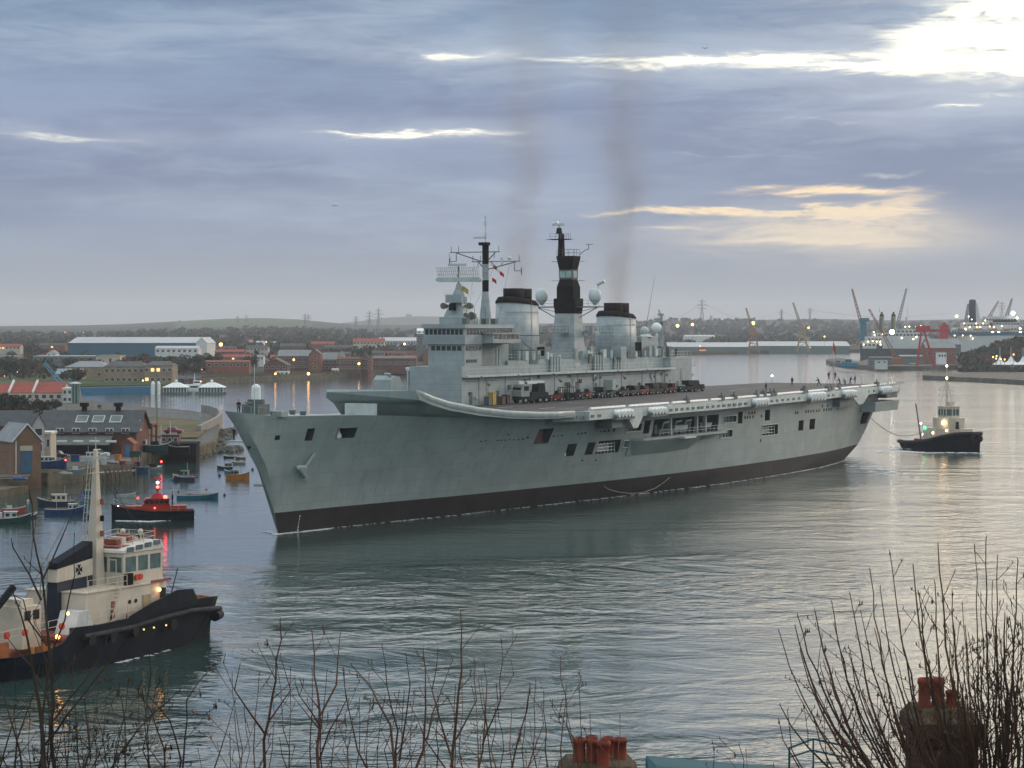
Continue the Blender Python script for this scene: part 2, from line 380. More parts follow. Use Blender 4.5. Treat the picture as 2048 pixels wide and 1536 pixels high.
md=hull.modifiers.new('cut','BOOLEAN'); md.object=co; md.solver='EXACT'; md.operation='DIFFERENCE'; md.material_mode='TRANSFER'
bpy.context.view_layer.update(); dg=bpy.context.evaluated_depsgraph_get(); nm=bpy.data.meshes.new_from_object(hull.evaluated_get(dg)); hull.modifiers.clear()
if len(nm.polygons)>100: hull.data=nm
bpy.data.objects.remove(co)
bm=bmesh.new(); bm.from_mesh(hull.data)
for fc_ in bm.faces: fc_.smooth=True
for e in bm.edges: e.smooth=len(e.link_faces)==2 and e.calc_face_angle(0)<R(32)
bm.to_mesh(hull.data); bm.free()
# frames round the openings, rails and gear inside them
def frame(s0,s1,z0,z1,tout,nm_='window_frame'):
    m_=S_(); r=.09
    for (a,b,c,d) in ((s0,s1,z0,z0),(s0,s1,z1,z1),(s0,s0,z0,z1),(s1,s1,z0,z1)):
        m_.tube((a,hb(a,c)+.02,c),(b,hb(b,d)+.02,d),r,r,4)
    return m_.build(nm_,m_lgrey,carrier)
for i,(s0,s1,z0,z1,tb,to) in enumerate(OPP):
    if i in (3,6,8,9,11): frame(s0,s1,z0,z1,to)
    if i in (2,11):
        m_=S_(); ti=hb((s0+s1)/2,(z0+z1)/2)-.5
        for k in range(3): m_.tube((s0+.4,ti,z0+.4+k*.5),(s1-.4,ti,z0+.4+k*.5),.06)
        for k in range(6): q_=s0+.4+(s1-s0-.8)*k/5; m_.tube((q_,ti,z0),(q_,ti,z0+1.6),.06)
        m_.box(s0+1,s1-1,ti-1.2,ti-.7,z0+.3,z1-.7); m_.build('railing',m_lgrey,carrier)
    if i in (3,6,8,9):
        m_=S_(); m_.box(s0,s1,tb,tb+.25,z0,z1)
        for k in range(1,4): q_=s0+(s1-s0)*k/4; m_.box(q_-.06,q_+.06,tb+.25,tb+.4,z0,z1)
        m_.build('shutter',m_dgrey,carrier)
    if i==15: S_().box(s0,s1,tb+.2,tb+.45,z0,z1).build('shutter',m_rust,carrier,'rusty red-brown shutter')
    if i in (0,13,14,17): 
        m_=S_(); q_=(s0+s1)/2; m_.cyl(q_,hb(q_,z0)-.9,z0,z0+.9*(z1-z0),.35,.2,8); m_.box(q_-.7,q_+.3,hb(q_,z0)-1.1,hb(q_,z0)-.6,z0,z0+.5); m_.build('fairlead',m_wht,carrier)
# boat bay gear
s0,s1,z0,z1,tb,to=OPP[5]
for k in (.24,.66,.80): 
    q_=s0+(s1-s0)*k; S_().box(q_-.28,q_+.28,to-.6,to-.1,z0,z1).build('pillar',m_grey,carrier)
for k in range(9): q_=s0+(s1-s0)*(.05+.1*k); S_().box(q_-.5,q_+.5,tb+.5,tb+.5+random.uniform(.5,1.2),z0,z0+random.uniform(.6,2.6)).build('machinery',m_grey,carrier)
for k in (.16,.36,.52):
    q_=s0+(s1-s0)*k; m_=S_(); m_.tube((q_,to-1.2,z0),(q_-.6,to-.3,z0+2.0),.14); m_.tube((q_-.6,to-.3,z0+2.0),(q_+.3,to+.2,z1-.5),.14); m_.build('davit',m_lgrey,carrier)
for k,l_ in ((.46,5.0),(.87,4.2)):
    q_=s0+(s1-s0)*k; m_=S_(); rg=[]
    for j in range(9):
        x_=-1+2*j/8; wd=.75*(1-abs(x_)**3*.8); rg.append([(q_+x_*l_/2,to-.9-wd,z0+1.35),(q_+x_*l_/2,to-.9-wd*.5,z0+.6),(q_+x_*l_/2,to-.9+wd*.5,z0+.6),(q_+x_*l_/2,to-.9+wd,z0+1.35)])
    m_.loft(rg); m_.build('ship_boat',m_lgrey,carrier)
m_=S_()
for k in range(17): q_=s0+(s1-s0)*k/16; m_.tube((q_,hb(q_,z0)+1.3,z0+.1),(q_,hb(q_,z0)+1.3,z0+1.0),.035,n=4)
for zz_ in (.55,1.0): m_.tube((s0,hb(s0,z0)+1.3,z0+zz_),(s1,hb(s1,z0)+1.3,z0+zz_),.035,n=4)
m_.build('railing',m_lgrey,carrier)
# sponson below the bay
rg=[]
for s_,o_,dz in ((76,.1,2.6),(77.5,1.5,2.6),(90,1.6,2.6),(97,1.6,2.4),(101,1.6,1.3),(108.3,1.5,.6),(108.8,.1,.5)):
    b0=hb(s_,z0); b1=hb(s_,z0-dz); rg.append([(s_,b0-.6,z0),(s_,b0+o_,z0),(s_,b0+o_,z0-.35),(s_,b1+min(o_,.1),z0-dz),(s_,b1-.6,z0-dz)])
S_().loft(rg).build('sponson',m_hull,carrier)
S_().box(89.5,94,hb(91,z0)+1.5,hb(91,z0)+2.6,z0-.5,z0-.2).build('platform',m_lgrey,carrier)
# portholes
PT=[(964,880),(973,879),(997,878),(1004,878),(1012,877.5),(1021,877),(1030,877),(1039,876.5),(1048,876),(1057,873),(1019,867),(1109,870),(1117,869.5),(1125,868.5),(1158,866),(1165,865),(1172,864),(1203,861),(1210,861),(1219,860.5),(1229,860),
 (1591,825.5),(1595,825.2),(1612,823),(1617,822.8),(1622,822.3),(1627,822),(1633,821.5),(1638,821),(1648,819.5),(1653,819),(1658,818.5),(1662,818),(1675,817),(1645,812),(1655,811.5),
 (1490,835),(1495,834.5),(1500,834),(1506,833.5),(1498,826.5),(1504,826),(1509,825),(1523,832),(1166,919),(1193,918.5),(1521,881)]
for (px,py) in PT:
    s,tt,z=HP(px,py)
    S_().box(s-.27,s+.27,tt-.3,hb(s,z-.22)+.045,z-.24,z+.24).build('porthole',m_port,carrier)
# draught marks, fairleads and the two anchors
for sgn in (1,-1):
    m_=S_(); s,tt,z=HP(603,938); b_=lambda ds,dz:(hb(s+ds,z+dz)+.35)
    P3=lambda ds,dz,o=0:(s+ds,sgn*(b_(ds,dz)+o),z+dz)
    m_.tube(P3(1.4,1.9),P3(-.3,-.3),.22,.2,8)
    m_.loft([[P3(-.2,.5,.25),P3(.3,.2,.35),P3(-.1,-.5,.35),P3(-.6,-.1,.25)],[P3(-1.5,.55,.2),P3(-1.3,.3,.4),P3(-1.5,.1,.4),P3(-1.7,.4,.2)]])
    m_.loft([[P3(-.4,-.1,.25),P3(.2,.1,.35),P3(.5,-.5,.35),P3(-.2,-.7,.25)],[P3(.3,-1.5,.3),P3(.75,-1.25,.35),P3(.9,-1.5,.3),P3(.5,-1.7,.2)]])
    m_.tube(P3(-1.0,.1,.1),P3(.55,-1.1,.1),.28,.28,6)
    if sgn<0: m_.box(s-2.6,s+1.2,-(b_(0,-1)+2.2),-(b_(0,-1)-.8),z-2.2,z-1.9)
    m_.build('anchor',m_grey,carrier)
for k in range(7): s,tt,z=HP(600-k*.9,1032+k*5.5); S_().box(s-.12,s+.12,tt-.1,tt+.03,z-.1,z+.1).build('draught_mark',m_wht,carrier)
# bow wave line
# forecastle gear
def box_(name,mt,s0,s1,t0,t1,z0,z1,par=None,lab=None): return S_().box(s0,s1,t0,t1,z0,z1).build(name,mt,par or carrier,lab)
cw=S_(); cw.cyl(-4.9,0,15.0,16.9,1.15,1.1,14); cw.box(-6.2,-3.7,-1.2,1.2,15.0,16.3); cw.tube((-6.4,.35,16.4),(-7.8,.35,16.6),.12,.1,8); cw=cw.build('close_in_gun',m_dgrey,carrier)
cd=S_(); cd.cyl(-4.9,0,16.9,18.2,.58,.58,16); cd.sph((-4.9,0,18.2),.58,16,8); cd.build('radar_dome',m_wht,cw)
S_().tube((-6.6,.9,15),(-6.6,.9,21.2),.05,.04,6).build('jackstaff',m_lgrey,carrier)
box_('locker',m_grey,-3.2,-1.9,1.2,2.6,14.7,15.4); box_('breakwater',m_lgrey,13.2,13.6,1.6,6.2,14.4,15.9)
m_=S_()
for sg in (1,-1):
    for k in range(10):
        s=-11+k*1.2; m_.tube((s,sg*(hb(s,15.5)-.15),lerp(ZT,s)),(s,sg*(hb(s,15.5)-.15),lerp(ZT,s)+.9),.025,n=4)
    ps=[(s,sg*(hb(s,15.5)-.15),lerp(ZT,s)+.9) for s in [-11+1.2*k for k in range(10)]]; m_.path(ps,.02,4)
m_.build('railing',m_grey,carrier)
for k in range(4): S_().cyl(-1+k*2.2,1.5-k%2*3,14.5,15.2,.35,.45,10).build('bollard',m_dgrey,carrier)
# ---- ski jump and flight deck ----
DZ=[(17,17.55),(20.6,16.6),(24.2,15.85),(30.7,14.9),(37.5,14.25),(44.5,13.87),(50,13.75),(100,13.85),(203,14.25)]
ED=[(17,10.4),(24.2,11),(30.7,12),(37.5,13),(44.5,14),(53.5,15),(78,15.8),(110,16),(150,15),(185,14),(202,13.3)]
sj=S_(); ss=[17,18.5,20.6,22.4,24.2,27,30.7,34,37.5,41,44.5,49.9]; rg=[]
for s in ss:
    z=lerp(DZ,s); e=lerp(ED,s); k=min(1,(s-17)/28); hbt=lerp(TP,s); zh=lerp(ZT,s)-.05
    if s==17: rg.append([(s-.5,-3.2,z-.35),(s,-3.5,z),(s,e-.3,z),(s-.35,e,z-.3),(s+.1,e,z-1.2),(s+.5,e-1,z-1.5),(s+.5,-3,z-1.5),(s-.2,-3.5,z-1.1)])
    else:
        zb=max(z-1.5,zh-.1) if s<20 else zh-.1
        rg.append([(s,-3.75,z-.3),(s,-3.5,z),(s,e-.3,z),(s,e,z-.3),(s,e-.02,z-1.15+k*.25),(s,(e*.45+hbt*.55) if s>20 else e-1.2,max(zb,(z-1.2)*.35+zh*.65)) ,(s,hbt-.4 if s>20 else e-1.5,zb),(s,-3.4,zb)])
sj.loft(rg)
ramp=sj.build('ski_jump',[m_hull,m_deck],carrier)
for p in ramp.data.polygons:
    if p.normal.z>.8 and p.center.z>13.6: p.material_index=1
fd=S_()
LIT=[(50,14.6),(53.5,15),(78,15.8),(110,16),(150,15),(185,14),(202,13.3)]
STB=[(203,-13),(196,-14.5),(173,-16.4),(140,-17),(62,-17),(50,-14.5),(38,-12.5),(36,-3.6),(50,-3.6)]
pt=LIT+STB
n_=len(pt)
fd.q([(s,t_,lerp(DZ,max(s,50))) for s,t_ in pt]+[(s,t_,lerp(DZ,max(s,50))-.75) for s,t_ in pt],[tuple(range(n_)),tuple(range(n_,2*n_))[::-1]]+[(i,(i+1)%n_,n_+(i+1)%n_,n_+i) for i in range(n_)])
deck=fd.build('flight_deck',[m_deck,m_grey],carrier)
for p in deck.data.polygons:
    if abs(p.normal.z)<.7: p.material_index=1
# white painted deck lines
m_=S_()
for t_ in (9.2,):
    for a in range(20,200,3):
        z=lambda s:lerp(DZ,s)+.02
        m_.q([(a,t_-.14,z(a)),(a+3,t_-.14,z(a+3)),(a+3,t_+.14,z(a+3)),(a,t_+.14,z(a))],[(0,1,2,3)])
for (a,b) in ((60,3),(100,3),(150,3)):
    for tt in (-1,6): S_().box(a,a+5,tt,tt+.3,lerp(DZ,a)+.005,lerp(DZ,a)+.03).build('deck_marking',m_lgrey,carrier)
m_.build('deck_marking',M('worn_deck_line',(.22,.22,.22),.7,0,.4,.7),carrier)
# light edge coaming on the ramp
m_=S_(); sq=[17,18.5,20.6,22.4,24.2,27,30.7,34,37.5,41,44.5,49,53.5]
m_.smooth=True
m_.loft([[ (s,lerp(ED,s)-.40,lerp(DZ,s)+.06),(s,lerp(ED,s)-.08,lerp(DZ,s)+.10),(s,lerp(ED,s)+.08,lerp(DZ,s)-.08),(s,lerp(ED,s)+.04,lerp(DZ,s)-.30),(s,lerp(ED,s)-.02,lerp(DZ,s)-.85),(s,lerp(ED,s)-.2,lerp(DZ,s)-.9)] for s in sq])
m_.build('ramp_edge',M('wet_pale_grey',(.32,.37,.37),.35,0,.15,.8,plates=2),carrier)
# catwalk gallery along the port edge
rg=[]
for s in (56,58,70,84,100,120,140,160,180,201): 
    e=lerp(ED,s); z=lerp(DZ,s); rg.append([(s,e-.1,z-.05),(s,e+1.0,z-.1),(s,e+1.0,z-1.35),(s,e-.1,z-1.45)])
S_().loft(rg).build('catwalk_gallery',m_lgrey,carrier)
rg=[[(s,lerp(ED,s)+.95 if s>53 else lerp(ED,s)-1.4,lerp(DZ,s)-.1),(s,lerp(ED,s)+.95 if s>53 else lerp(ED,s)-1.4,lerp(DZ,s)-1.4),(s,hb(s,11.6)-.2,11.6),(s,hb(s,13)-.2,13)] for s in (50,56)]
S_().loft(rg).build('gallery_fairing',m_hull,carrier)
m_=S_(); pipe=[]
a=57
while a<200:
    L_=random.uniform(8,20); b_=min(a+L_,200)
    m_.tube((a,lerp(ED,a)+.55,lerp(DZ,a)+.22),(b_,lerp(ED,b_)+.55,lerp(DZ,b_)+.22),.24,.24,8); a=b_+1.3
m_.build('deck_edge_pipe',M('shiny_white_pipe',(.48,.51,.52),.3,0,.1,1),carrier)
for k in range(14):
    s=random.uniform(58,198); z=lerp(DZ,s); m_=S_(); m_.box(s-.5,s+.5,lerp(ED,s)+.1,lerp(ED,s)+.9,z,z+random.uniform(.5,1.0)); m_.cyl(s,lerp(ED,s)+.5,z+.4,z+1.3,.2,.12,6); m_.build('deck_edge_fitting',m_dgrey,carrier)
def gal(px): # station of the gallery face under column px
    tt=16.8; s=0
    for _ in range(6): s,_z=SZ(px,800,tt); tt=lerp(ED,s)+1.0
    return s,tt
for px in list(range(1157,1210,14))+list(range(1342,1400,11))+list(range(1404,1500,11))+list(range(1532,1600,11))+[1648,1657,1666,1716,1726,1737,1748]:
    s,tt=gal(px); z=lerp(DZ,s); S_().box(s-.55,s+.55,tt-.1,tt+.05,z-1.0,z-.6).build('vent',m_dgrey,carrier)
for px0,px1 in ((1226,1262),(1295,1327),(1503,1529),(1614,1643),(1683,1704),(1757,1776)):
    s0,tt=gal(px0); s1,_t=gal(px1); z=lerp(DZ,s0)
    S_().box(s0-.2,s1+.2,tt+.02,tt+.75,z-1.55,z-1.2).build('raft_cradle',m_dgrey,carrier)
    n_=5
    for k in range(n_):
        s=s0+(s1-s0)*(k+.5)/n_; m_=S_(); m_.tube((s,tt-.0,z-.55),(s,tt+.9,z-.75),(s1-s0)/n_*.43,n=10); m_.build('life_raft',m_wht,carrier)
for px in (1270,1720):
    s,tt=gal(px); z=lerp(DZ,s); w_=2.6 if px<1500 else 4.5
    S_().yprism([(0,0)],0,0) if 0 else None
    m_=S_(); P_=[(s-w_,z-.6),(s+w_,z-.6),(s+w_,z-1.45),(s+w_*.3,z-3.0),(s-w_*.3,z-3.0),(s-w_,z-1.45)]
    m_.xprism(P_,tt-.9,tt+.12); m_.build('gusset',m_lgrey,carrier)
for (a,b) in ((1228,1268),(1683,1712)):
    s0,_t=gal(a); s1,_t=gal(b); m_=S_(); m_.box(s0,s1,lerp(TP,s0)-.3,lerp(ED,s0)+.7,11.0,12.4); m_.build('gallery_box',m_dgrey,carrier)
# quarter sponson and stern overhang
S_().prism([(184,12.5),(186,14.6),(199.5,14.6),(201,13),(201,-11),(194,-12.5)],9.3,11.2,[(183,12.5),(185,15),(199.5,15),(201.5,13),(201.5,-12),(194,-13)]).build('stern_gallery',m_hull,carrier)
S_().box(195,201.6,10.5,13.9,11.7,12.9).build('quarter_platform',m_dgrey,carrier)
m_=S_(); m_.box(197.5,203.2,-12.5,13.8,12.6,13.5); m_.build('stern_overhang',m_dgrey,carrier)
m_=S_()
for s in [186+1.6*k for k in range(11)]:
    m_.path([(s,lerp(ED,s)+1.1,lerp(DZ,s)-.1),(s,lerp(ED,s)+1.7,lerp(DZ,s)+.7),(s+1.1,lerp(ED,s)+1.7,lerp(DZ,s)+.7),(s+1.5,lerp(ED,s)+1.1,lerp(DZ,s)-.1)],.05,4)
m_.build('safety_net_frame',m_lgrey,carrier)
# hawser hanging in a bight along the boot topping
pp=[]
for px,py in ((1207,972),(1215,978),(1235,984),(1260,987),(1285,985),(1310,976),(1330,962),(1338,955)):
    s,tt,z=HP(px,py); pp.append((s,hb(s,z)+.1,z))
S_().path(pp,.035,5).build('hawser',M('pale_rope',(.45,.40,.32),.8),carrier)
# ---- island (stands on the starboard side of the deck) ----
SX2=lambda s,t,z:(-(63.1+(s-55.7)*1.02),-8+(t+4)*1.02,z)
S_=lambda: MB(SX2)
m_isl=M('island_grey',(.275,.32,.33),.5,0,.10,.6,streak=.18,rust=.10,plates=3)
m_fun=M('funnel_grey',(.31,.355,.37),.45,0,.13,.8,rust=.12,plates=2)
def railing(ps,hh=1.0,par=None,mt=None,step=1.4,nm_='railing'):
    m_=S_()
    for a,b in zip(ps,ps[1:]):
        L_=(Vector(b)-Vector(a)).length; n_=max(1,int(L_/step))
        for k in range(n_+1):
            p=Vector(a).lerp(Vector(b),k/n_); m_.tube(p,p+Vector((0,0,hh)),.03,n=4)
        for q_ in (.5,1): m_.tube(Vector(a)+Vector((0,0,hh*q_)),Vector(b)+Vector((0,0,hh*q_)),.028,n=4)
    return m_.build(nm_,mt or m_lgrey,par or carrier)
def windows(side,par,c,z0,z1,a,b,n,gap=.25,proud=.04):      # side 't': face at t=c, from s=a..b;  's': face at s=c, from t=a..b
    w_=(b-a)/n
    for k in range(n):
        a0=a+w_*k+w_*gap/2; a1=a+w_*(k+1)-w_*gap/2; m_=S_()
        if side=='t': m_.box(a0,a1,c-.1,c+proud,z0,z1)
        else: m_.box(c-proud,c+.1,a0,a1,z0,z1)
        m_.build('window',m_glass,par)
isl=S_(); isl.box(54.7,131,-12.8,-4,13.6,18.4); isl.box(131,140.3,-12.8,-4,13.6,20.2); isl.box(72,131,-12.6,-5.4,18.4,20.4)
isl.box(54.7,72,-12.8,-4.0,18.4,19.75)
isl=isl.build('island',m_isl,carrier)
lo=S_()
lo.box(54.9,131.2,-4.02,-3.1,18.12,18.42); lo=lo.build('walkway',m_lgrey,isl)
railing([(55,-3.15,18.42),(131,-3.15,18.42)],1.0,isl,step=1.8)
railing([(72,-5.5,20.4),(96,-5.5,20.4)],1.0,isl); railing([(100,-5.5,20.4),(131,-5.5,20.4)],1.0,isl); railing([(131,-4.1,20.2),(140.2,-4.1,20.2),(140.2,-12,20.2)],1.0,isl)
# bridge storeys
br=S_(); br.box(55.9,61.4,-10.3,-4.2,19.75,23.1); br.box(61.4,73,-10.5,-5.8,19.75,23.1); br.box(55.6,71.2,-11.1,-3.95,23.1,24.3)
br.prism([(55.5,-11.2),(71.3,-11.2),(71.3,-3.85),(55.5,-3.85)],25.5,26.1); br.box(55.75,71.1,-11.0,-4.05,24.3,25.5)
br=br.build('bridge',m_isl,carrier)
windows('s',br,55.75,24.55,25.35,-10.8,-4.3,9); windows('t',br,-4.05,24.55,25.35,56.2,70.9,14)
windows('s',br,55.9,22.15,22.85,-9.9,-4.6,6); windows('t',br,-4.2,22.15,22.85,56.2,61.2,5); windows('t',br,-4.2,20.3,20.8,56.4,59.8,5)
fl=S_(); fl.box(61.2,70.2,-3.98,-2.2,23.25,23.75); fl.box(61.4,70,-3.98,-2.35,23.75,24.6); fl.box(61.2,70.2,-3.98,-2.15,24.6,24.8); fl=fl.build('flying_control_balcony',m_isl,br)
for k in range(6): S_().box(61.7+k*1.4,62.8+k*1.4,-2.4,-2.3,23.8,24.55).build('window',m_glass,fl) if 0 else None
windows('t',br,-2.35,23.85,24.55,61.6,69.9,6)
m_=S_()
for z in (22.0,24.3):
    for tt in (-4.2,-2.0): m_.tube((71.2,tt,z),(76.5,tt+.8,z+.1),.08,n=4)
    for k in range(4): m_.tube((72+k*1.3,-4.1,z),(72+k*1.3,-1.3,z+.1),.05,n=4)
m_.tube((76,-3,22),(71.2,-3.9,24.3),.06,n=4); m_.build('aerial_outrigger',m_dgrey,br)
# boxes, lamps, ladders and pipes on the walls
random.seed(11)
for k in range(34):
    s=random.uniform(56,130); z=random.uniform(14.4,17.6); w_=random.uniform(.15,.5); S_().box(s-w_,s+w_,-4.05,-3.75,z,z+random.uniform(.25,.8)).build('wall_fitting',random.choice([m_dgrey,m_dgrey,m_lgrey,m_rust]),isl)
for k in range(22):
    s=random.uniform(73,138); S_().box(s-.6,s+.4,-5.9,-5.2,20.4 if s<131 else 20.2,20.4+random.uniform(.7,2.2)).build('deck_locker',random.choice([m_isl,m_isl,m_lgrey,m_dgrey]),isl)
for s in (57.5,66,88,104,118,126,134):
    S_().box(s-.42,s+.42,-4.03,-3.95,14.0,15.9).build('door',m_dgrey,isl)
for s in (62.5,91.5,122.6,135.5):
    m_=S_(); m_.tube((s,-3.9,13.9),(s,-3.9,18.2),.05,n=4); m_.tube((s+.45,-3.9,13.9),(s+.45,-3.9,18.2),.05,n=4)
    for j in range(12): m_.tube((s,-3.9,14.2+j*.34),(s+.45,-3.9,14.2+j*.34),.03,n=4)
    m_.build('ladder',m_lgrey,isl)
for s in (66.4,67.2): S_().tube((s,-4.4,18.4),(s,-4.4,22.4),.18,n=8).build('pipe',m_lgrey,br)
for s in (99.6,124.5,128.4): S_().tube((s,-3.9,13.8),(s,-3.9,18.0),.14,n=6).build('pipe',m_lgrey,isl)
# awning and pillars before the island, chaff and gun mounts
aw=S_(); aw.box(55.0,60,-13.6,-8.0,19.1,19.3)
for k in range(12): aw.tube((54.9,-13.5+.47*k,19.42),(56.4,-13.5+.47*k,19.42),.17,n=6)
aw.build('awning',m_wht,carrier)
for tt in (-8.3,-9.9,-11.6,-13.3): S_().box(55.0,55.3,tt-.12,tt+.12,13.7,19.1).build('pillar',m_lgrey,carrier)
S_().box(57.5,60,-13.2,-8,13.6,19.1).build('bulkhead',m_dgrey,carrier)
gm=S_(); gm.cyl(44,-10.3,13.6,16.2,1.5,1.5,14); gm.xprism([(42.4,16.2),(42.6,18.0),(43.4,18.6),(45.0,18.4),(45.6,17.5),(47.0,16.9),(47.0,16.2)],-11.8,-8.8)
for k in range(3): gm.tube((43.4+k*.5,-9.4-k*.6,18.4),(42.9+k*.5,-9.4-k*.6,18.9),.2,n=6)
gm.build('gun_mount',m_grey,carrier)
# small fittings: floodlights under the eaves, cable runs, hose reels, platforms
random.seed(19)
for k in range(26): s_=56.5+k*.55; S_().box(s_,s_+.14,-3.86,-3.7,25.55,25.72).build('floodlight',m_wht,br)
for k in range(16):
    s_=random.uniform(74,130); z=random.uniform(20.4,20.6); S_().cyl(s_,-5.2,z,z+random.uniform(.8,1.5),.25,.25,8).build('vent_cowl',random.choice([m_lgrey,m_isl,m_wht]),isl)
for k in range(9):
    s_=60+k*8.4; S_().tube((s_,-3.98,14.2),(s_,-3.98,18.1),.05,n=4).build('cable_run',m_dgrey,isl)
for a_,b_ in ((56,66),(70,84),(90,108),(112,128)): S_().tube((a_,-3.95,17.5),(b_,-3.95,17.5),.05,n=4).build('cable_run',m_dgrey,isl)
for s_ in (59,71,83,95,107,119): 
    m_=S_(); m_.tube((s_,-3.1,18.3),(s_,-1.9,17.2),.06,n=4); m_.tube((s_,-2.0,17.2),(s_,-1.6,16.9),.2,n=6); m_.build('deck_floodlight',m_dgrey,isl)
for s_,t_ in ((74,-10.9),(90,-10.5),(105,-10),(110.5,-5.9)): S_().box(s_,s_+2.2,t_,t_+1.8,20.4,22.3).build('vent_house',m_isl,isl)
# radar pedestal and long range radar
pd=S_(); c_=(60.2,-7.5)
pd.box(58,62.4,-9.6,-5.4,26.1,27.2); pd.prism([(58.4,-9.1),(62,-9.1),(62,-5.8),(58.4,-5.8)],27.2,29.3,[(59.2,-8.5),(61.4,-8.5),(61.4,-6.4),(59.2,-6.4)])
pd.cyl(c_[0],c_[1],29.3,30.3,1.3,1.3,12); pd.cyl(c_[0],c_[1],30.3,31.1,1.0,.8,12); pd.cyl(c_[0],c_[1],31.1,32.3,.7,.35,10); pd.box(58.6,59.3,-8.9,-6.2,29.4,30.6)
pd=pd.build('radar_pedestal',m_isl,carrier)
for ds,dt,z,r in ((0,-2.3,28.9,.5),(0,2.1,28.9,.5),(-.6,1.8,27.3,.55),(.4,2.3,27.4,.6)):
    m_=S_(); m_.tube((60+ds-.5,-7.5+dt,z),(60+ds+.3,-7.5+dt,z),r,r*.8,12); m_.tube((60,-7.5+dt*.3,z),(60+ds,-7.5+dt,z),.2,n=6); m_.build('tracker_drum',m_dgrey,pd)
railing([(58.6,-9,30.3),(58.6,-5.9,30.3),(61.8,-5.9,30.3)],.9,pd)
S_().box(57.9,58.5,-7.9,-7.0,28.2,29.3).build('niche',m_blk,pd)
lr=S_(); L0,L1=-11.3,-3.6
lr.yprism([(L0,32.75),(L0,33.1),(L0+.4,33.25),(L1-.4,33.25),(L1,33.1),(L1,32.75),(L1-.6,32.55),(L0+.6,32.55)],59.9,60.6)
lr=lr.build('long_range_radar',m_lgrey,carrier)
m_=S_()
for k in range(20):
    y=L0+.4+(L1-L0-.8)*k/19; m_.tube((60.0,y,33.2),(59.3,y,34.75),.035,n=4); m_.tube((60.5,y,33.2),(59.3,y+.3,34.75),.025,n=4)
for z,s in ((33.7,59.8),(34.2,59.55),(34.75,59.3)): m_.tube((s,L0+.3,z),(s,L1-.3,z),.035,n=4)
m_.build('radar_lattice',m_lgrey,lr)
S_().box(59.9,60.2,-9.2,-6.1,34.95,35.35).build('interrogator_bar',m_lgrey,lr)
S_().tube((60.1,-7.5,32),(60.1,-7.5,35),.14,n=6).build('radar_shaft',m_dgrey,lr)
# foremast with yards
fm=S_(); fc=(69.6,-8)
fm.cyl(*fc,26.0,28.0,1.0,.85,12); fm.cyl(*fc,28.0,31.2,.85,.5,12)
fm=fm.build('foremast',m_isl,carrier)
for z0,z1,mt,lb in ((31.2,33.0,m_soot,None),(33.0,35.5,m_isl,None),(35.5,38.6,m_soot,None)): S_().cyl(*fc,z0,z1,.5,.52,12).build('mast_band',mt,fm)
S_().box(68.8,70.0,-8.8,-7.4,38.4,38.9).build('masthead_platform',m_soot,fm)
tm=S_(); tm.cyl(*fc,38.8,43,.09,.06,6)
for z,r in ((39.6,.27),(41.5,.26),(42.7,.18)): tm.cyl(*fc,z,z+.8 if z<42 else z+.25,r,r*.9,8)
tm.build('topmast',m_rad,fm); S_().box(69.2,69.5,-9.9,-8.0,39.5,39.75).build('navigation_radar',m_lgrey,fm)
for z,t0,t1,za in ((37.4,-14.2,-5.5,1.7),(35.9,-10.4,-2.0,1.3)):
    y=S_(); y.tube((69.6,t0,z),(69.6,t1,z),.07,n=5)
    y.tube((69.6,t0+1.2,z-.1),(69.6,-8,z-za),.09,n=5); y.tube((69.6,t1-.8,z-.1),(69.6,-8,z-za),.09,n=5)
    for k,tt in ((1,t0+.2),(1,t1-.2),(-1,t0+1.1),(-1,t1-1.0),(1,t0+1.5)): y.tube((69.6,tt,z),(69.6,tt,z+k*.95),.05,n=4)
    y.build('yardarm',m_dgrey,fm)
for tt,z in ((-13.1,36.0),(-3.0,34.4)):
    dd=-1.2 if tt<-8 else 1.2; m_=S_(); m_.tube((69.6,tt,z+.9),(69.6,tt,z),.07,n=4); m_.tube((69.6,tt,z),(69.6,tt+dd,z),.07,n=4); m_.tube((69.6,tt+dd,z-.6),(69.6,tt+dd,z+.5),.09,n=5); m_.build('aerial',m_dgrey,fm)
m_=S_(); m_.box(69.4,69.8,-5.3,-4.9,35.3,36.5); m_.sph((69.6,-3.9,36.4),.3,8,6); m_.build('sensor_pod',m_rad,fm)
for k,(a,b) in enumerate((((69.5,-5.9,35.8),(69.5,-11,27)),((69.5,-3.8,35.4),(72,-7,27)),((70,-10.2,35.6),(66,-9,27)))): S_().tube(a,b,.02,n=3).build('halyard',m_dgrey,fm)
def flagm(pts,w,nm_,mt,par):
    m_=S_(); vs=[]
    for (s,t_,z) in pts: vs+= [(s,t_,z),(s+.05,t_,z-w)]
    n_=len(pts); m_.q(vs,[(2*i,2*i+2,2*i+3,2*i+1) for i in range(n_-1)]); o=m_.build(nm_,mt,par); md=o.modifiers.new('s','SOLIDIFY'); md.thickness=.03; return o
m_red=M('flag_red',(.45,.03,.03),.8); m_yel=M('flag_yellow',(.35,.28,.06),.8)
for a,col,z in ((-7.2,m_wht,36.0),(-6.7,m_red,35.4),(-6.1,m_wht,34.9),(-5.6,m_red,34.4),(-6.9,m_red,33.4)): flagm([(69.7,a,z),(69.7,a+.35,z-.15),(69.75,a+.7,z-.45)],.6,'signal_flag',col,fm)
flagm([(60,-6.9,32.0),(60,-6.4,31.8),(60.05,-5.8,31.4)],.8,'signal_flag',m_yel,pd); flagm([(60,-9.1,37.0),(60,-8.8,36.2),(60.05,-8.6,35.5)],.3,'signal_flag',m_yel,pd)
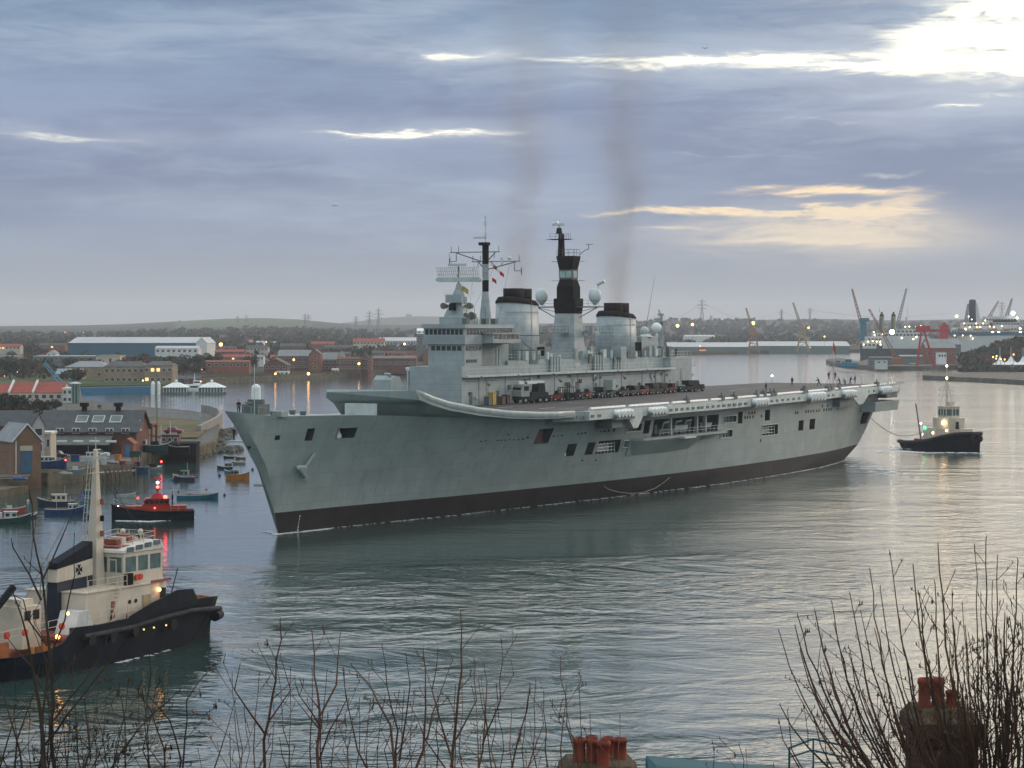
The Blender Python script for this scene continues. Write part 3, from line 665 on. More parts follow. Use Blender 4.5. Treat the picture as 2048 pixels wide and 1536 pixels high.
# funnels
def funnel(sc_,tc_,z0,z1,L,W,lab):
    def ring(k,z,dz=0):
        r=[]
        for i in range(28):
            a=2*math.pi*i/28; cs,sn=math.cos(a),math.sin(a)
            x=math.copysign(abs(cs)**.8,cs)*L/2*k; y=math.copysign(abs(sn)**.8,sn)*W/2*k
            r.append((sc_+x,tc_+y,z+dz*cs))
        return r
    m_=S_(); m_.smooth=True; m_.loft([ring(1.08,z0),ring(1.04,(z0+z1)/2),ring(1,z1,-.35)]); f_=m_.build('funnel',m_fun,carrier,lab)
    m_=S_(); m_.smooth=True; m_.loft([ring(1.03,z1-.25,-.35),ring(1.03,z1+.02,-.35),ring(.92,z1+.55,-.5)]); m_.build('funnel_rim',m_soot,f_)
    for ds,dt in ((-1.5,.2),(2.0,-.3)):
        m_=S_(); m_.smooth=True
        m_.loft([[(sc_+ds+1.5*math.copysign(abs(math.cos(a))**.6,math.cos(a)),tc_+dt+1.5*math.copysign(abs(math.sin(a))**.6,math.sin(a)),z) for a in [2*math.pi*i/20 for i in range(20)]] for z in (z1+.2,z1+2.35)]); m_.build('uptake',m_soot,f_)
    for k in range(5): a=math.pi/2-.15-.12*k; S_().box(sc_+1.2+k*.55,sc_+1.5+k*.55,tc_+W/2*1.0,tc_+W/2*1.06,z0+1.2,z0+2.7).build('louvre',m_blk,f_)
    m_=S_()
    for a in (-.6,.5,1.7,2.6): 
        p=lambda k,z:(sc_+math.cos(a)*L/2*k,tc_+math.sin(a)*W/2*k,z); m_.tube(p(1.1,z0),p(1.03,z1),.05,n=4)
    m_.build('pipe',m_lgrey,f_)
    pr=[(x,y,z1-1.4) for x,y,_ in ring(1.05,0)][0:15]; m_=S_(); m_.path(pr,.05,4); m_.build('handrail',m_lgrey,f_)
    return f_
funnel(80.7,-8.3,19.8,29.5,8.2,5.6,'taller funnel just behind the bridge')
funnel(117.6,-8.3,20.3,27.5,8.2,5.8,'lower funnel behind the main mast')
# main mast tower
def fr4(sc_,tc_,hs,ht,z): return [(sc_-hs,tc_-ht,z),(sc_+hs,tc_-ht,z),(sc_+hs,tc_+ht,z),(sc_-hs,tc_+ht,z)]
mc=(97.6,-7.6)
mt_=S_(); mt_.loft([fr4(*mc,2.2,2.25,18.9),fr4(*mc,1.5,1.72,27.9)]); tw=mt_.build('mast_tower',m_fun,carrier)
S_().loft([fr4(*mc,1.5,1.74,27.9),fr4(*mc,1.62,1.9,29.4),fr4(*mc,1.62,1.9,30.4),fr4(*mc,1.3,1.5,30.45),fr4(*mc,1.3,1.5,32.3),fr4(*mc,.95,1.15,33.6)]).build('tower_band',m_blk,tw)
S_().loft([fr4(*mc,1.0,1.2,33.6),fr4(*mc,1.05,1.25,35.2)]).build('lantern_room',m_dgrey,tw)
for k in range(2): S_().box(mc[0]-1.1,mc[0]-1.02,mc[1]-1.05+1.12*k,mc[1]-.08+1.12*k,33.9,34.95).build('pane',M('pale_green_glass',(.30,.40,.38),.3),tw)
S_().box(mc[0]-.7,mc[0]+.5,mc[1]+1.2,mc[1]+1.28,33.9,34.95).build('pane',MC['pale_green_glass'],tw)
S_().loft([fr4(*mc,1.0,1.2,35.2),fr4(*mc,1.3,1.55,37.2),fr4(*mc,1.3,1.55,37.5)]).build('flared_top',m_blk,tw)
railing([(96.4,-9.1,37.5),(96.4,-6.1,37.5),(98.8,-6.1,37.5),(98.8,-9.1,37.5)],1.1,tw,m_dgrey,1.0)
tp=S_(); tp.loft([fr4(97,-8.6,.42,.45,37.5),fr4(97,-8.6,.34,.36,41.2)]); tp=tp.build('pole_mast',m_soot,tw)
m_=S_(); m_.box(96.2,97.8,-10.3,-7.3,40.2,40.35); m_.tube((97,-11.4,40.3),(97,-6.4,40.3),.05,n=4); m_.cyl(97,-9,41.2,42.2,.55,.4,8); m_.build('crosstree',m_soot,tp)
railing([(96.2,-10.3,40.35),(96.2,-7.3,40.35),(97.8,-7.3,40.35)],.9,tp,m_dgrey,.8)
m_=S_(); m_.tube((97,-9,42),(97,-9,42.6),.15,n=6); m_.box(96.7,97.3,-10.0,-7.9,42.6,42.95); m_.tube((97,-10.2,42.8),(97,-9.2,43.1),.3,n=6)
for k in range(3): m_.tube((97,-9.6+k*.6,42.9),(97,-9.6+k*.6,43.7),.03,n=4)
m_.build('surface_radar',m_rad,tp)
m_=S_(); m_.path([(97.5,-5.6,37.7),(97.5,-4.4,38.5),(97.5,-3.9,38.6),(97.5,-3.9,39.4)],.07,4); m_.tube((97.5,-4.4,39.4),(97.5,-3.1,39.4),.06,n=4)
for z in (33.4,36.6): m_.tube((97.5,-10.6,z),(97.5,-4.6,z),.05,n=4)
m_.build('aerial',m_dgrey,tw)
pf=S_(); pf.box(96.6,98.6,-13.3,-1.6,28.9,29.1)
for sg in (-1,1): pf.tube((97.2,-7.6+sg*5.4,28.9),(97.2,-7.6+sg*2.1,27.2),.09,n=4); pf.tube((97.2,-7.6+sg*5.4,28.9),(97.2,-7.6+sg*2.1,28.2),.06,n=4)
pf=pf.build('radome_platform',m_dgrey,tw); railing([(96.6,-13.3,29.1),(96.6,-9.8,29.1)],1,pf,m_dgrey); railing([(96.6,-5.4,29.1),(96.6,-1.7,29.1)],1,pf,m_dgrey)
for tt in (-12.4,-2.7):
    m_=S_(); m_.smooth=True; pr=[(.25,0),(.35,.25),(.62,.5),(.98,1.0),(1.05,1.6),(.98,2.1),(.72,2.55),(.35,2.8),(.02,2.86)]
    m_.loft([[(97.4+r*math.cos(2*math.pi*i/16),tt+r*math.sin(2*math.pi*i/16),29.3+z) for i in range(16)] for r,z in pr]); m_.build('radome',m_rad,pf)
m_=S_(); m_.tube((97.4,-2.2,32),(97.4,-2.0,32.8),.08,n=4); m_.tube((97.4,-2.3,32.7),(97.4,-1.0,33.3),.28,n=6); m_.build('tracker',m_rad,pf)
for s0,s1 in ((86.5,95.6),(99.7,112.5)):
    m_=S_(); m_.box(s0,s1,-8.2,-6.6,24.6,24.75); g=m_.build('catwalk_bridge',m_dgrey,tw); railing([(s0,-6.6,24.75),(s1,-6.6,24.75)],1,g,m_dgrey,1.2)
m_=S_(); m_.box(99,101.5,-6.2,-3.9,24.6,25.0); m_.cyl(100.2,-4.6,25.0,25.9,.4,.3,8); m_.build('searchlight_platform',m_isl,tw)
S_().box(99.3,100.4,-4.9,-4.6,19.6,21.2).build('door',m_dgrey,tw)
# after part of the island
ap=S_(); ap.box(124,131,-11.5,-6.4,20.4,24.0); ap.box(128,134,-11.5,-7.5,20.2,22.2); ap.build('after_deckhouse',m_isl,carrier)
m_=S_(); m_.cyl(127.5,-7.2,23.9,24.4,1.3,.6,10); m_.sph((127.8,-7.6,25.0),.75,12,8); m_.build('radome',m_lgrey,carrier)
S_().tube((128.5,-7.6,25.6),(131.8,-7.4,34.9),.06,.02,5).build('whip_aerial',m_dgrey,carrier)
m_=S_(); m_.cyl(133.9,-8,22,24.7,.2,.2,8); m_.sph((133.9,-8,25.5),.95,14,10); m_.cyl(133.9,-8,21.5,22,.9,.5,10); m_.build('satellite_dome',m_wht,carrier)
am=S_(); am.cyl(136,-8,20.1,26.6,.42,.33,10); am.cyl(136,-8,26.5,26.8,1.1,1.1,10); am.cyl(136,-8,26.8,27.7,.25,.3,8); am.box(135.7,136.3,-8.6,-7.6,27.7,28.1); am.tube((136,-8.2,28),(136,-8.5,28.8),.15,n=6); am=am.build('after_mast',m_isl,carrier)
railing([(135,-9,26.8),(135,-7,26.8),(137,-7,26.8)],.8,am)
m_=S_()
for k in range(2): m_.box(140.3,143.4,-6.5,-4.6,16.9+k*1.5,17.05+k*1.5)
m_.tube((140.3,-5,14.6),(143.2,-5,17),.08,n=4); m_.build('stern_platform',m_isl,isl); railing([(140.4,-4.6,18.55),(143.4,-4.6,18.55),(143.4,-6.5,18.55)],.9,isl)
for (a,b_) in ((86,90),(102,106),(110,113)):
    for s in range(a,b_): S_().box(s,s+.5,-5.2,-4.9,18.4,20.9).build('vent_trunk',m_isl,isl)
for s in (58,60.5,64,73,76): S_().tube((s,-5,26.1 if s<71 else 20.4),(s,-5,28.6 if s<71 else 23),.04,n=4).build('whip_aerial',m_dgrey,br)
for s in (57,63,66): S_().box(s,s+.9,-5.2,-4.4,26.1,27.0).build('bridge_locker',m_dgrey,br)

S_=lambda: MB(SX)
# ---- people ----
m_navy=M('dark_navy_cloth',(.012,.014,.028),.9); m_skin=M('skin',(.38,.22,.16),.6); m_hair=M('dark_hair',(.02,.014,.01),.8)
m_cream=M('cream_paint',(.50,.44,.36),.5,0,.09,.9,streak=.3,rust=.16)
POSES={'stand':dict(lean=0,arm=(-.05,.0),leg=.10,knee=0),'walk':dict(lean=.08,arm=(.25,-.2),leg=.42,knee=.05),'pull':dict(lean=.42,arm=(.55,.5),leg=.35,knee=.12),'crouch':dict(lean=.5,arm=(.45,.4),leg=.2,knee=.45)}
PM={}
def person_mesh(pose):
    if pose in PM: return PM[pose]
    P=POSES[pose]; ln=P['lean']; kn=P['knee']; hz=.93-kn*.75
    up=lambda d:(math.sin(ln)*d,0,hz+math.cos(ln)*d)
    V_=[(0,0,hz)];r=[.14];E=[]
    def add(p,rr,par): V_.append(p); r.append(rr); E.append((par,len(V_)-1)); return len(V_)-1
    c=add(up(.25),.15,0); sh=add(up(.48),.15,c); nk=add(up(.58),.06,sh); hd=add((up(.70)[0]+.03,0,up(.70)[2]),.10,nk); add((up(.82)[0]+.03,0,up(.82)[2]),.075,hd)
    for k,sg in enumerate((1,-1)):
        a=P['arm'][k]; s_=add((up(.47)[0],sg*.2,up(.47)[2]),.065,sh); e=add((up(.2)[0]+.12*(a>0)+a*.25,sg*.27,up(.22)[2]),.05,s_); w=add((e and V_[e][0]+.1+a*.35,sg*.22,V_[e][2]-.2+abs(a)*.25),.035,e); add((V_[w][0]+.07,sg*.2,V_[w][2]-.05),.035,w)
        l=P['leg']*(1 if k==0 else -1); h_=add((0,sg*.1,hz-.05),.105,0); K=add((l*.45+kn*.5,sg*.11,.48-kn*.1),.075,h_); A=add((l*.8-.02,sg*.11,.09),.05,K); add((l*.8+.15,sg*.13,.04),.04,A)
    me=bpy.data.meshes.new('person_body'); me.from_pydata(V_,E,[]); o=bpy.data.objects.new('tmp',me); sc.collection.objects.link(o)
    o.modifiers.new('k','SKIN').use_smooth_shade=True
    sv=me.skin_vertices[0].data
    for i,x in enumerate(r): sv[i].radius=(x,x)
    sv[0].use_root=True; o.modifiers.new('s','SUBSURF').levels=1
    bpy.context.view_layer.update(); m2=bpy.data.meshes.new_from_object(o.evaluated_get(bpy.context.evaluated_depsgraph_get()))
    bpy.data.objects.remove(o); m2.materials.clear(); hz2=up(.60)[2]; m2.materials.append(m_navy); m2.materials.append(m_skin)
    for p in m2.polygons:
        if p.center.z>hz2 and abs(p.center.y)<.12: p.material_index=1
    m2.name='person_body'; cap=MB(); cap.sph((up(.78)[0]+.02,0,up(.78)[2]),.115,10,6,z0=-.1); PM[pose]=(m2,cap); return PM[pose]
def person(x,y,z,rz,pose,label,group=None,mat=None,parent=None):
    m2,cap=person_mesh(pose); root=bpy.data.objects.new('person',m2 if mat is None else m2.copy()); sc.collection.objects.link(root)
    if mat: root.data.materials[0]=mat
    root.location=(x,y,z); root.rotation_euler=(0,0,rz); tag(root,label,'person',group); cap.build('hair',m_hair,root); return root
crew=[(1532,783,'stand','sailor in dark uniform standing alone nearest the row of parked deck tractors'),(1584,772,'walk','sailor in dark uniform walking alone on the far side of the deck'),(1638,772,'pull','sailor in dark uniform leaning forward, just left of the stern flagstaff'),
 (1657.5,761,'stand','sailor in dark uniform standing close behind the left side of the flagstaff'),(1670.5,761,'stand','sailor in dark uniform standing close behind the right side of the flagstaff'),(1680,772,'pull','sailor in dark uniform bending forward just right of the flagstaff foot'),(1691,771,'crouch','crouching sailor in dark uniform, lower than the others by the flagstaff'),
 (1700,770,'pull','sailor in dark uniform leaning over beside the crouching one'),(1710,769,'stand','rightmost sailor of the group near the flagstaff, standing upright')]
for i,(px,py,pose,lab) in enumerate(crew):
    s,t_=ST(px,py,14.15); p=SHP(s,t_,lerp(DZ,s)+.01); person(p.x,p.y,p.z,R([200,60,150,250,100,190,160,20,200][i]),pose,lab,'sailors on the flight deck near the stern')
p=SHP(-6.9,-1.2,15.0); person(p.x,p.y,15.1,R(100),'stand','person in dark clothes standing at the very tip of the carrier bow')
pl=SHP(3.5,-9.0,11.3)
S_().box(2.6,4.4,-9.8,-3.0,11.1,11.25).build('side_platform',m_grey,carrier)
person(pl.x,pl.y,11.26,R(60),'walk','person in dark clothes on the small platform outboard of the carrier bow')
for k,tt in enumerate((-6.6,-7.5)): p=SHP(63.1+(139.4-55.7)*1.02,-8+(tt+4)*1.02,20.2); person(p.x,p.y,p.z,R(150),'stand',['left one of two dark figures on the after end of the island','right one of two dark figures on the after end of the island'][k],'figures on the island')
# stern flagstaff with ensign (stands on the deck)
fs_=S_(); s,t_=ST(1666.5,775,14.15); zz=lerp(DZ,s); fs_.tube((s,t_,zz),(s,t_,zz+8.9),.07,.045,6); fs_.tube((s,t_,zz+4.2),(s+1.5,t_+.3,zz),.04,n=4); fs_.tube((s,t_,zz+4.2),(s-.4,t_-1.5,zz),.04,n=4)
fs_.build('flagstaff',M('red_and_white_pole',(.42,.2,.17),.6),carrier)
flagm([(s+.05,t_,zz+8.8),(s+.2,t_+.35,zz+7.6),(s+.3,t_+.3,zz+6.2)],1.6,'ensign',m_red,carrier)
flagm([(s-.05,t_,zz+7.0),(s-.1,t_+.2,zz+6.0),(s-.1,t_+.15,zz+5.0)],1.2,'ensign',m_wht,carrier)
# ---- vehicles parked along the island ----
m_tyre=M('tyre_black',(.015,.015,.016),.85); m_vgrey=M('vehicle_grey',(.30,.33,.31),.5,0,.15,1); m_vdark=M('vehicle_dark',(.022,.024,.024),.6,0,.3,1); m_vred=M('vehicle_red',(.15,.03,.024),.55,0,.2,1); m_vyel=M('vehicle_yellow',(.40,.27,.05),.6)
def wheel(par,x,y,r=.42,w=.3):
    o=MB().tube((x,y-w/2,r),(x,y+w/2,r),r,n=12).build('wheel',m_tyre,par); MB().tube((x,y-w/2-.02,r),(x,y+w/2+.02,r),r*.45,n=8).build('rim',m_vgrey,o)
def DP(px,tt):
    k=(px-CX)/FP; s=(k*(BY-tt*stn)-BX-tt*ctn)/(stn-k*ctn); return SHP(s,tt,lerp(DZ,s)+.015)
def deckv(nm_,lab,cat,px,py,rz=0,dt=0,grp=None):
    p=DP(px,{0:-5.6}.get(dt,dt)); return thing(nm_,lab,cat,p,SROT+rz,grp)
cr=deckv('mobile_crane','grey mobile crane truck with raised white jib, parked by the island','mobile crane',1062,801,R(-20))
MB().box(-3.0,3.0,-1.1,1.1,.55,1.1).build('chassis',m_vdark,cr)
cb_=MB().xprism([(1.3,1.1),(3.1,1.1),(3.1,1.9),(2.6,2.9),(1.3,2.9)],-1.1,1.1).build('cab',m_vgrey,cr); MB().box(1.5,2.5,1.08,1.14,2.0,2.7).build('window',m_glass,cb_); MB().box(2.9,3.0,-.9,.9,2.05,2.5).build('window',m_glass,cb_)
MB().box(-2.7,.9,-1.1,1.1,1.1,1.7).build('counterweight',m_vdark,cr); MB().box(-2.6,2.8,-.3,.3,3.0,3.45).build('jib',m_wht,cr); MB().xprism([(-2.4,1.7),(-.8,1.7),(-1.0,3.1),(-2.2,3.1)],-.8,.8).build('turntable',m_vdark,cr)
for x in (-2.2,-.9,2.2):
    for y in (-1,1): wheel(cr,x,y,.5,.35)
def forklift(px,py,lab):
    f=deckv('forklift',lab,'forklift',px,py,R(90))
    MB().xprism([(-1.1,.4),(.9,.4),(.9,1.1),(.2,1.2),(-1.1,1.3)],-.55,.55).build('body',m_vyel if 0 else m_vdark,f)
    m_=MB()
    for y in (-.35,.35): m_.tube((1.0,y,.1),(1.0,y,3.0),.09,n=4)
    for z in (.4,1.6,2.9): m_.tube((1.0,-.35,z),(1.0,.35,z),.07,n=4)
    m_.build('mast',m_vdark,f)
    m_=MB(); m_.box(-.7,.6,-.5,.5,2.1,2.2)
    for x in (-.7,.6):
        for y in (-.5,.5): m_.tube((x,y,1.1),(x,y,2.1),.05,n=4)
    m_.build('cab_frame',m_vdark,f)
    MB().box(1.0,2.0,-.4,-.25,.12,.18).build('fork',m_vdark,f); MB().box(1.0,2.0,.25,.4,.12,.18).build('fork',m_vdark,f)
    for x in (-.7,.6):
        for y in (-.5,.5): wheel(f,x,y,.33,.25)
forklift(1126,798,'dark forklift with tall mast up, right of the mobile crane'); forklift(1143,796,'second forklift just right of the first, partly hidden behind its mast')
def tractor(px,py,lab,col,k=1.0,box=0,rz=0,mast=0,grp='deck tractors parked along the island'):
    f=deckv('deck_tractor',lab,'deck tractor',px,py,rz,0,grp); L=1.7*k
    MB().xprism([(-L,.35),(L,.35),(L,.85),(L*.8,1.05),(-L*.2,1.05),(-L*.3,1.25),(-L,1.25)],-.75,.75).build('body',col,f)
    MB().xprism([(-L*.35,1.05),(-L*.15,1.05),(-L*.15,1.15),(-L*.3,1.7),(-L*.4,1.7)],-.35,.35).build('seat',m_vdark,f)
    MB().tube((L*.25,0,1.05),(0,0,1.6),.04,n=4).tube((-.02,-.2,1.58),(.02,.2,1.62),.04,n=4).build('steering_wheel',m_vdark,f)
    if box: MB().box(-L,L*.2,-.8,.8,1.25,1.25+box).build('canopy_box',m_vdark if box<1.6 else m_grey,f)
    if mast: MB().tube((0,.3,1),(0,.3,2.4),.05,n=4).build('aerial',m_vdark,f)
    for x in (-L*.6,L*.6):
        for y in (-.7,.7): wheel(f,x,y,.36,.28)
    for y in (-.5,.5): MB().box(L-.02,L+.05,y-.12,y+.12,.6,.8).build('headlight',m_wht,f)
    return f
tv=[(1110,799,'small red and grey deck tractor between the mobile crane and the forklift',m_vred,.7,0),(1156,797,'small dark deck tractor right of the two forklifts',m_vdark,.6,0),(1172,796,'red deck tractor left of the tall grey canopied one',m_vred,.75,0),
 (1198,795,'dark deck tractor just left of the tall grey canopied one',m_vdark,1.0,.6),(1217,794,'deck tractor with tall grey canopy box, highest of the row',m_vdark,1.0,1.75),(1243,791,'low dark deck tractor right of the tall canopied one',m_vdark,1.1,0),
 (1262,790,'dark deck tractor, third right of the tall canopied one',m_vdark,1.1,.5),(1281,788,'dark and red deck tractor in the middle of the right hand row',m_vred,1.0,.4),(1300,787,'dark deck tractor with boxy top left of a red one',m_vdark,1.2,.7),(1316,785,'dark deck tractor closest left of the gap with the red trailer unit',m_vdark,1.1,.7),
 (1337,783,'small red unit in the gap before the last dark tractor',m_vred,.6,.5),(1374,781,'big dark deck tractor at the after end of the island',m_vdark,1.5,.8),(1392,779,'low dark tractor, last of the row at the after corner of the island',m_vdark,.9,0)]
for i,(px,py,lab,col,k,bx_) in enumerate(tv): tractor(px,py,lab,col,k,bx_,R((i*37)%40-20),i%3==1)
m_=MB(); 
for i,(px,py,h_,c_,lab) in enumerate(((976,806,1.3,m_dgrey,'dark grey equipment bin on deck forward of the mobile crane'),(984,806,1.9,m_vyel,'tall narrow yellow-topped post box on deck beside a grey bin'),(1003,805,1.2,m_rust,'brown crate on deck between grey bins and the mobile crane'),(1012,804,1.4,m_vdark,'black bin on deck left of the mobile crane'))):
    p=DP(px,-6.4); q_=MB(); q_.box(-.5,.5,-.45,.45,.1,h_); q_.box(-.55,.55,-.5,.5,h_,h_+.08); q_.box(-.45,-.3,-.4,.4,0,.1); q_.box(.3,.45,-.4,.4,0,.1)
    q_.build('equipment_bin',c_,None,lab,'bin',loc=p,rotz=SROT)
# ======================= boats =======================
def hullshape(st,drop,mats,par,fender=None,name='hull',th=.12):
    # st: (x, half beam at rail, half beam at water, rail height), bow last
    m_=MB(); rg=[]
    for x,bt,bw,zt in st:
        i=max(bt-th,.01); zd=zt-drop
        bk=max(bw*.5,.01)
        fz=max(zd/zt,0); mid=bw*.35+bt*.65; ob=(mid+(bt-mid)*(fz-.55)/.45 if fz>.55 else bw+(mid-bw)*fz/.55); ii=max(min(i*.98,ob-th),.005)
        rg.append([(x,-bk,-.6),(x,-bw,0),(x,-(bw*.35+bt*.65),zt*.55),(x,-bt,zt),(x,-i,zt),(x,-ii,zd),(x,ii,zd),(x,i,zt),(x,bt,zt),(x,(bw*.35+bt*.65),zt*.55),(x,bw,0),(x,bk,-.6)])
    m_.loft(rg); n=12
    for k in range(len(m_.f)-2):
        i=k%n; m_.mi[k]=0 if i in(0,1,2,8,9,10,11) else (1 if i in (3,7) else 2)
    m_.mi[-1]=m_.mi[-2]=0
    return m_.build(name,mats,par)
def rake(st,k):  # pull the waterline of the forward stations aft
    return st
m_tblk=M('tug_black',(.008,.011,.017),.6,0,.3,.5,rust=.16,spec=.05); m_tgrey=M('worn_fender_rubber',(.03,.03,.034),.85,0,.4,1,spec=.15)
m_crm=m_cream; m_dkrd=M('deck_oxide_red',(.24,.07,.055),.7,0,.2,1); m_ornge=M('rust_orange_deck',(.30,.11,.04),.7,0,.3,1,emit=None)
m_tglass=M('wheelhouse_glass',(.06,.11,.11),.12,0,.3,1.2,spec=.8)
m_lampo=M('lamp_orange',(1,.5,.15),.5,emit=(1,.42,.08),es=9); m_lampw=M('lamp_warm_white',(1,.9,.7),.5,emit=(1,.78,.45),es=8)
m_lampW=M('lamp_white',(1,1,1),.5,emit=(1,.93,.8),es=12); m_lampr=M('lamp_red',(1,.1,.1),.5,emit=(1,.05,.04),es=12); m_lampg=M('lamp_green',(.1,1,.5),.5,emit=(.03,.9,.35),es=6)
def lamp(c,r,mt,par,nm_='lamp'): return MB().sph(c,r,8,6).build(nm_,mt,par)
def railm(ps,hh,par,mt,step=1.2,r=.03):
    m_=MB()
    for a,b in zip(ps,ps[1:]):
        L_=(Vector(b)-Vector(a)).length; n_=max(1,int(L_/step))
        for k in range(n_+1): p=Vector(a).lerp(Vector(b),k/n_); m_.tube(p,p+Vector((0,0,hh)),r,n=4)
        for q_ in (.5,1): m_.tube(Vector(a)+Vector((0,0,hh*q_)),Vector(b)+Vector((0,0,hh*q_)),r*.85,n=4)
    return m_.build('railing',mt,par)
# ---- black and cream harbour tug in the near left ----
ang=R(28); tf=Vector((math.sin(ang),math.cos(ang),0))
bw_=Vector((-25.5,197.6,0)); tug=thing('tugboat','black and cream tugboat with tall mast and banded funnel, nearest the camera','tugboat',bw_-tf*15,R(62))
X_=lambda s:s+15
st=[(X_(s),a,b,z) for s,a,b,z in ((-32,1.6,.6,1.9),(-31.2,2.6,1.6,1.85),(-29,3.4,2.8,1.8),(-26,3.8,3.5,1.9),(-24.3,3.9,3.7,2.3),(-22.8,3.95,3.8,3.3),(-20,4,3.85,3.2),(-16,4,3.8,3.3),(-12,3.95,3.5,3.6),(-8,3.7,2.8,3.75),(-5,3.2,1.8,3.7),(-3,2.6,.9,3.5),(-1.4,1.8,.3,3.35),(-.4,.9,.05,3.2),(-.05,.2,.02,3.1))]
th_=hullshape(st,.95,[m_tblk,m_tgrey,m_ornge],tug)
fd_=MB(); 
for sg in (1,-1):
    ps=[(X_(s),sg*(a+.12),z-.75) for s,a,z in ((-22,3.95,3.25),(-16,4,3.3),(-12,3.95,3.6),(-8,3.7,3.7),(-5,3.2,3.5),(-3,2.6,3.3),(-1.4,1.9,3.1),(-.3,.9,2.9),(.15,0,2.8))]
    fd_.path(ps,.2,8)
fd_.build('fender_rail',m_tgrey,th_)
bfd=MB(); bfd.smooth=True; bfd.path([(X_(-3.2),-2.75,1.9),(X_(-1.5),-2.0,1.85),(X_(-.3),-.95,1.8),(X_(.2),0,1.8),(X_(-.3),.95,1.8),(X_(-1.5),2.0,1.85),(X_(-3.2),2.75,1.9)],.42,10); bfd.build('bow_fender',m_tblk,th_)
for s,y in ((-14.5,1),(-13.2,1),(-11.6,1),(-11.0,1)): lamp((X_(s),-4.0,2.2),.07,M('dim_port_light',(1,.7,.3),.5,emit=(1,.65,.2),es=1.6),th_,'port_light')
ub=MB(); rg=[]
for q_,y,zr,zt in ((-16.2,3.98,3.3,3.36),(-13.2,3.97,3.5,4.15),(-9.8,3.83,3.65,4.8),(-7.4,3.6,3.7,4.65),(-6.7,3.5,3.7,3.85)): rg.append([(X_(q_),-y,zr-.3),(X_(q_),-y+.0,zt),(X_(q_),-y+.16,zt),(X_(q_),-y+.16,zr-.3)])
ub.loft(rg).build('raised_bulwark',m_tblk,tug)
# deck, deckhouse
MB().prism([(X_(-23.5),-3.7),(X_(-9),-3.4),(X_(-9),3.4),(X_(-23.5),3.7)],2.3,2.6).build('deck',m_dkrd,tug)
dh=MB(); dh.prism([(X_(-20.3),-2.9),(X_(-11),-2.9),(X_(-9.3),-2.3),(X_(-9.3),2.3),(X_(-11),2.9),(X_(-20.3),2.9)],2.6,5.5); dh.prism([(X_(-20.4),-3.0),(X_(-11),-3.0),(X_(-9.2),-2.4),(X_(-9.2),2.4),(X_(-11),3.0),(X_(-20.4),3.0)],5.5,5.58); dh=dh.build('deckhouse',m_crm,tug)
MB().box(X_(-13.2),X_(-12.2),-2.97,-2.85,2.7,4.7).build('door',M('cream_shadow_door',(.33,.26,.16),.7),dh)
for s in (-14.9,-14.1): MB().tube((X_(s),-2.85,4.35),(X_(s),-2.96,4.35),.16,n=10).build('porthole',m_port,dh)
MB().box(X_(-10.9),X_(-10.2),-2.95,-2.6,4.2,5.0).build('window',m_port,dh)
lamp((X_(-11.3),-3.1,4.95),.15,m_lampo,dh); 
MB().box(X_(-12.2),X_(-9.6),-3.05,-2.95,5.55,5.75).build('rail_trim',m_dkrd,dh)
railm([(X_(-20),-2.9,5.58),(X_(-15.2),-2.9,5.58)],.9,dh,m_crm); railm([(X_(-21),-3.6,3.3),(X_(-14.8),-3.6,3.3)],.9,tug,m_crm)
# wheelhouse: walls as frames with panes between them, visor roof
wh=MB(); f0,f1,yw=X_(-14.8),X_(-9.7),2.25
wh.box(f0,f1,-yw,yw,5.58,6.55); wh.box(f0,f1,-yw,yw,7.75,8.1)
for x in (f0+.12,f0+.55+1.2,f0+3.3,f1-.12):
    for y in (-yw+.09,yw-.09): wh.box(x-.13,x+.13,y-.088,y+.088,6.55,7.75)
for y in (-.75,.75):
    for x in (f0+.1,f1-.1): wh.box(x-.09,x+.09,y-.12,y+.12,6.55,7.75)
wh=wh.build('wheelhouse',m_crm,tug)
for a,b in ((f0+.25,f0+1.62),(f0+1.88,f0+3.17),(f0+3.43,f1-.25)):
    for y in (-yw+.08,yw-.08): MB().box(a,b,y-.03,y+.03,6.55,7.75).build('window',m_tglass,wh)
for a,b in ((-2.16,-.87),(-.63,.63),(.87,2.16)):
    for x in (f0+.08,f1-.08): MB().box(x-.03,x+.03,a,b,6.55,7.75).build('window',m_tglass,wh)
MB().box(f0-.05,f0+.02,-1.6,-.9,5.7,7.6).build('door',m_crm,wh); MB().box(f0-.08,f0-.02,-1.5,-1.0,6.6,7.5).build('door_window',m_tglass,wh)
vs=MB(); vs.xprism([(f0-.15,8.1),(f1+.1,8.1),(f1-.3,8.8),(f0+.5,8.45),(f0-.1,8.3)],-yw-.1,yw+.1); vs=vs.build('roof',M('pale_cream_roof',(.55,.52,.47),.45),wh)
for k in range(4): 
    x=f0+.3+k*1.15; z=8.16+.1*k; MB().box(x,x+.85,-yw-.16,-yw-.09,z,z+.36).build('clerestory_pane',m_tglass,vs)
MB().box(f0+.2,f1-.8,-1.6,1.6,8.5,8.56).build('roof_deck',m_dkrd,vs)
rp=railm([(f0+.2,-1.9,8.5),(f1-.6,-1.9,8.75),(f1-.6,1.9,8.75),(f0+.2,1.9,8.5)],.75,vs,m_crm)
for k in range(5): x=f0+1.2+k*.8; MB().box(x,x+.5,-.6,.6,8.6,9.0+.12*(k%3)).build('roof_locker',[m_dkrd,m_crm,m_dkrd,m_crm,m_blk][k],vs)
for x,y in ((f1-1,-.8),(f1-1.6,.5)): 
    MB().tube((x,y,8.7),(x,y,9.3),.06,n=6).sph((x,y,9.45),.22,8,6).build('searchlight',m_crm,vs)
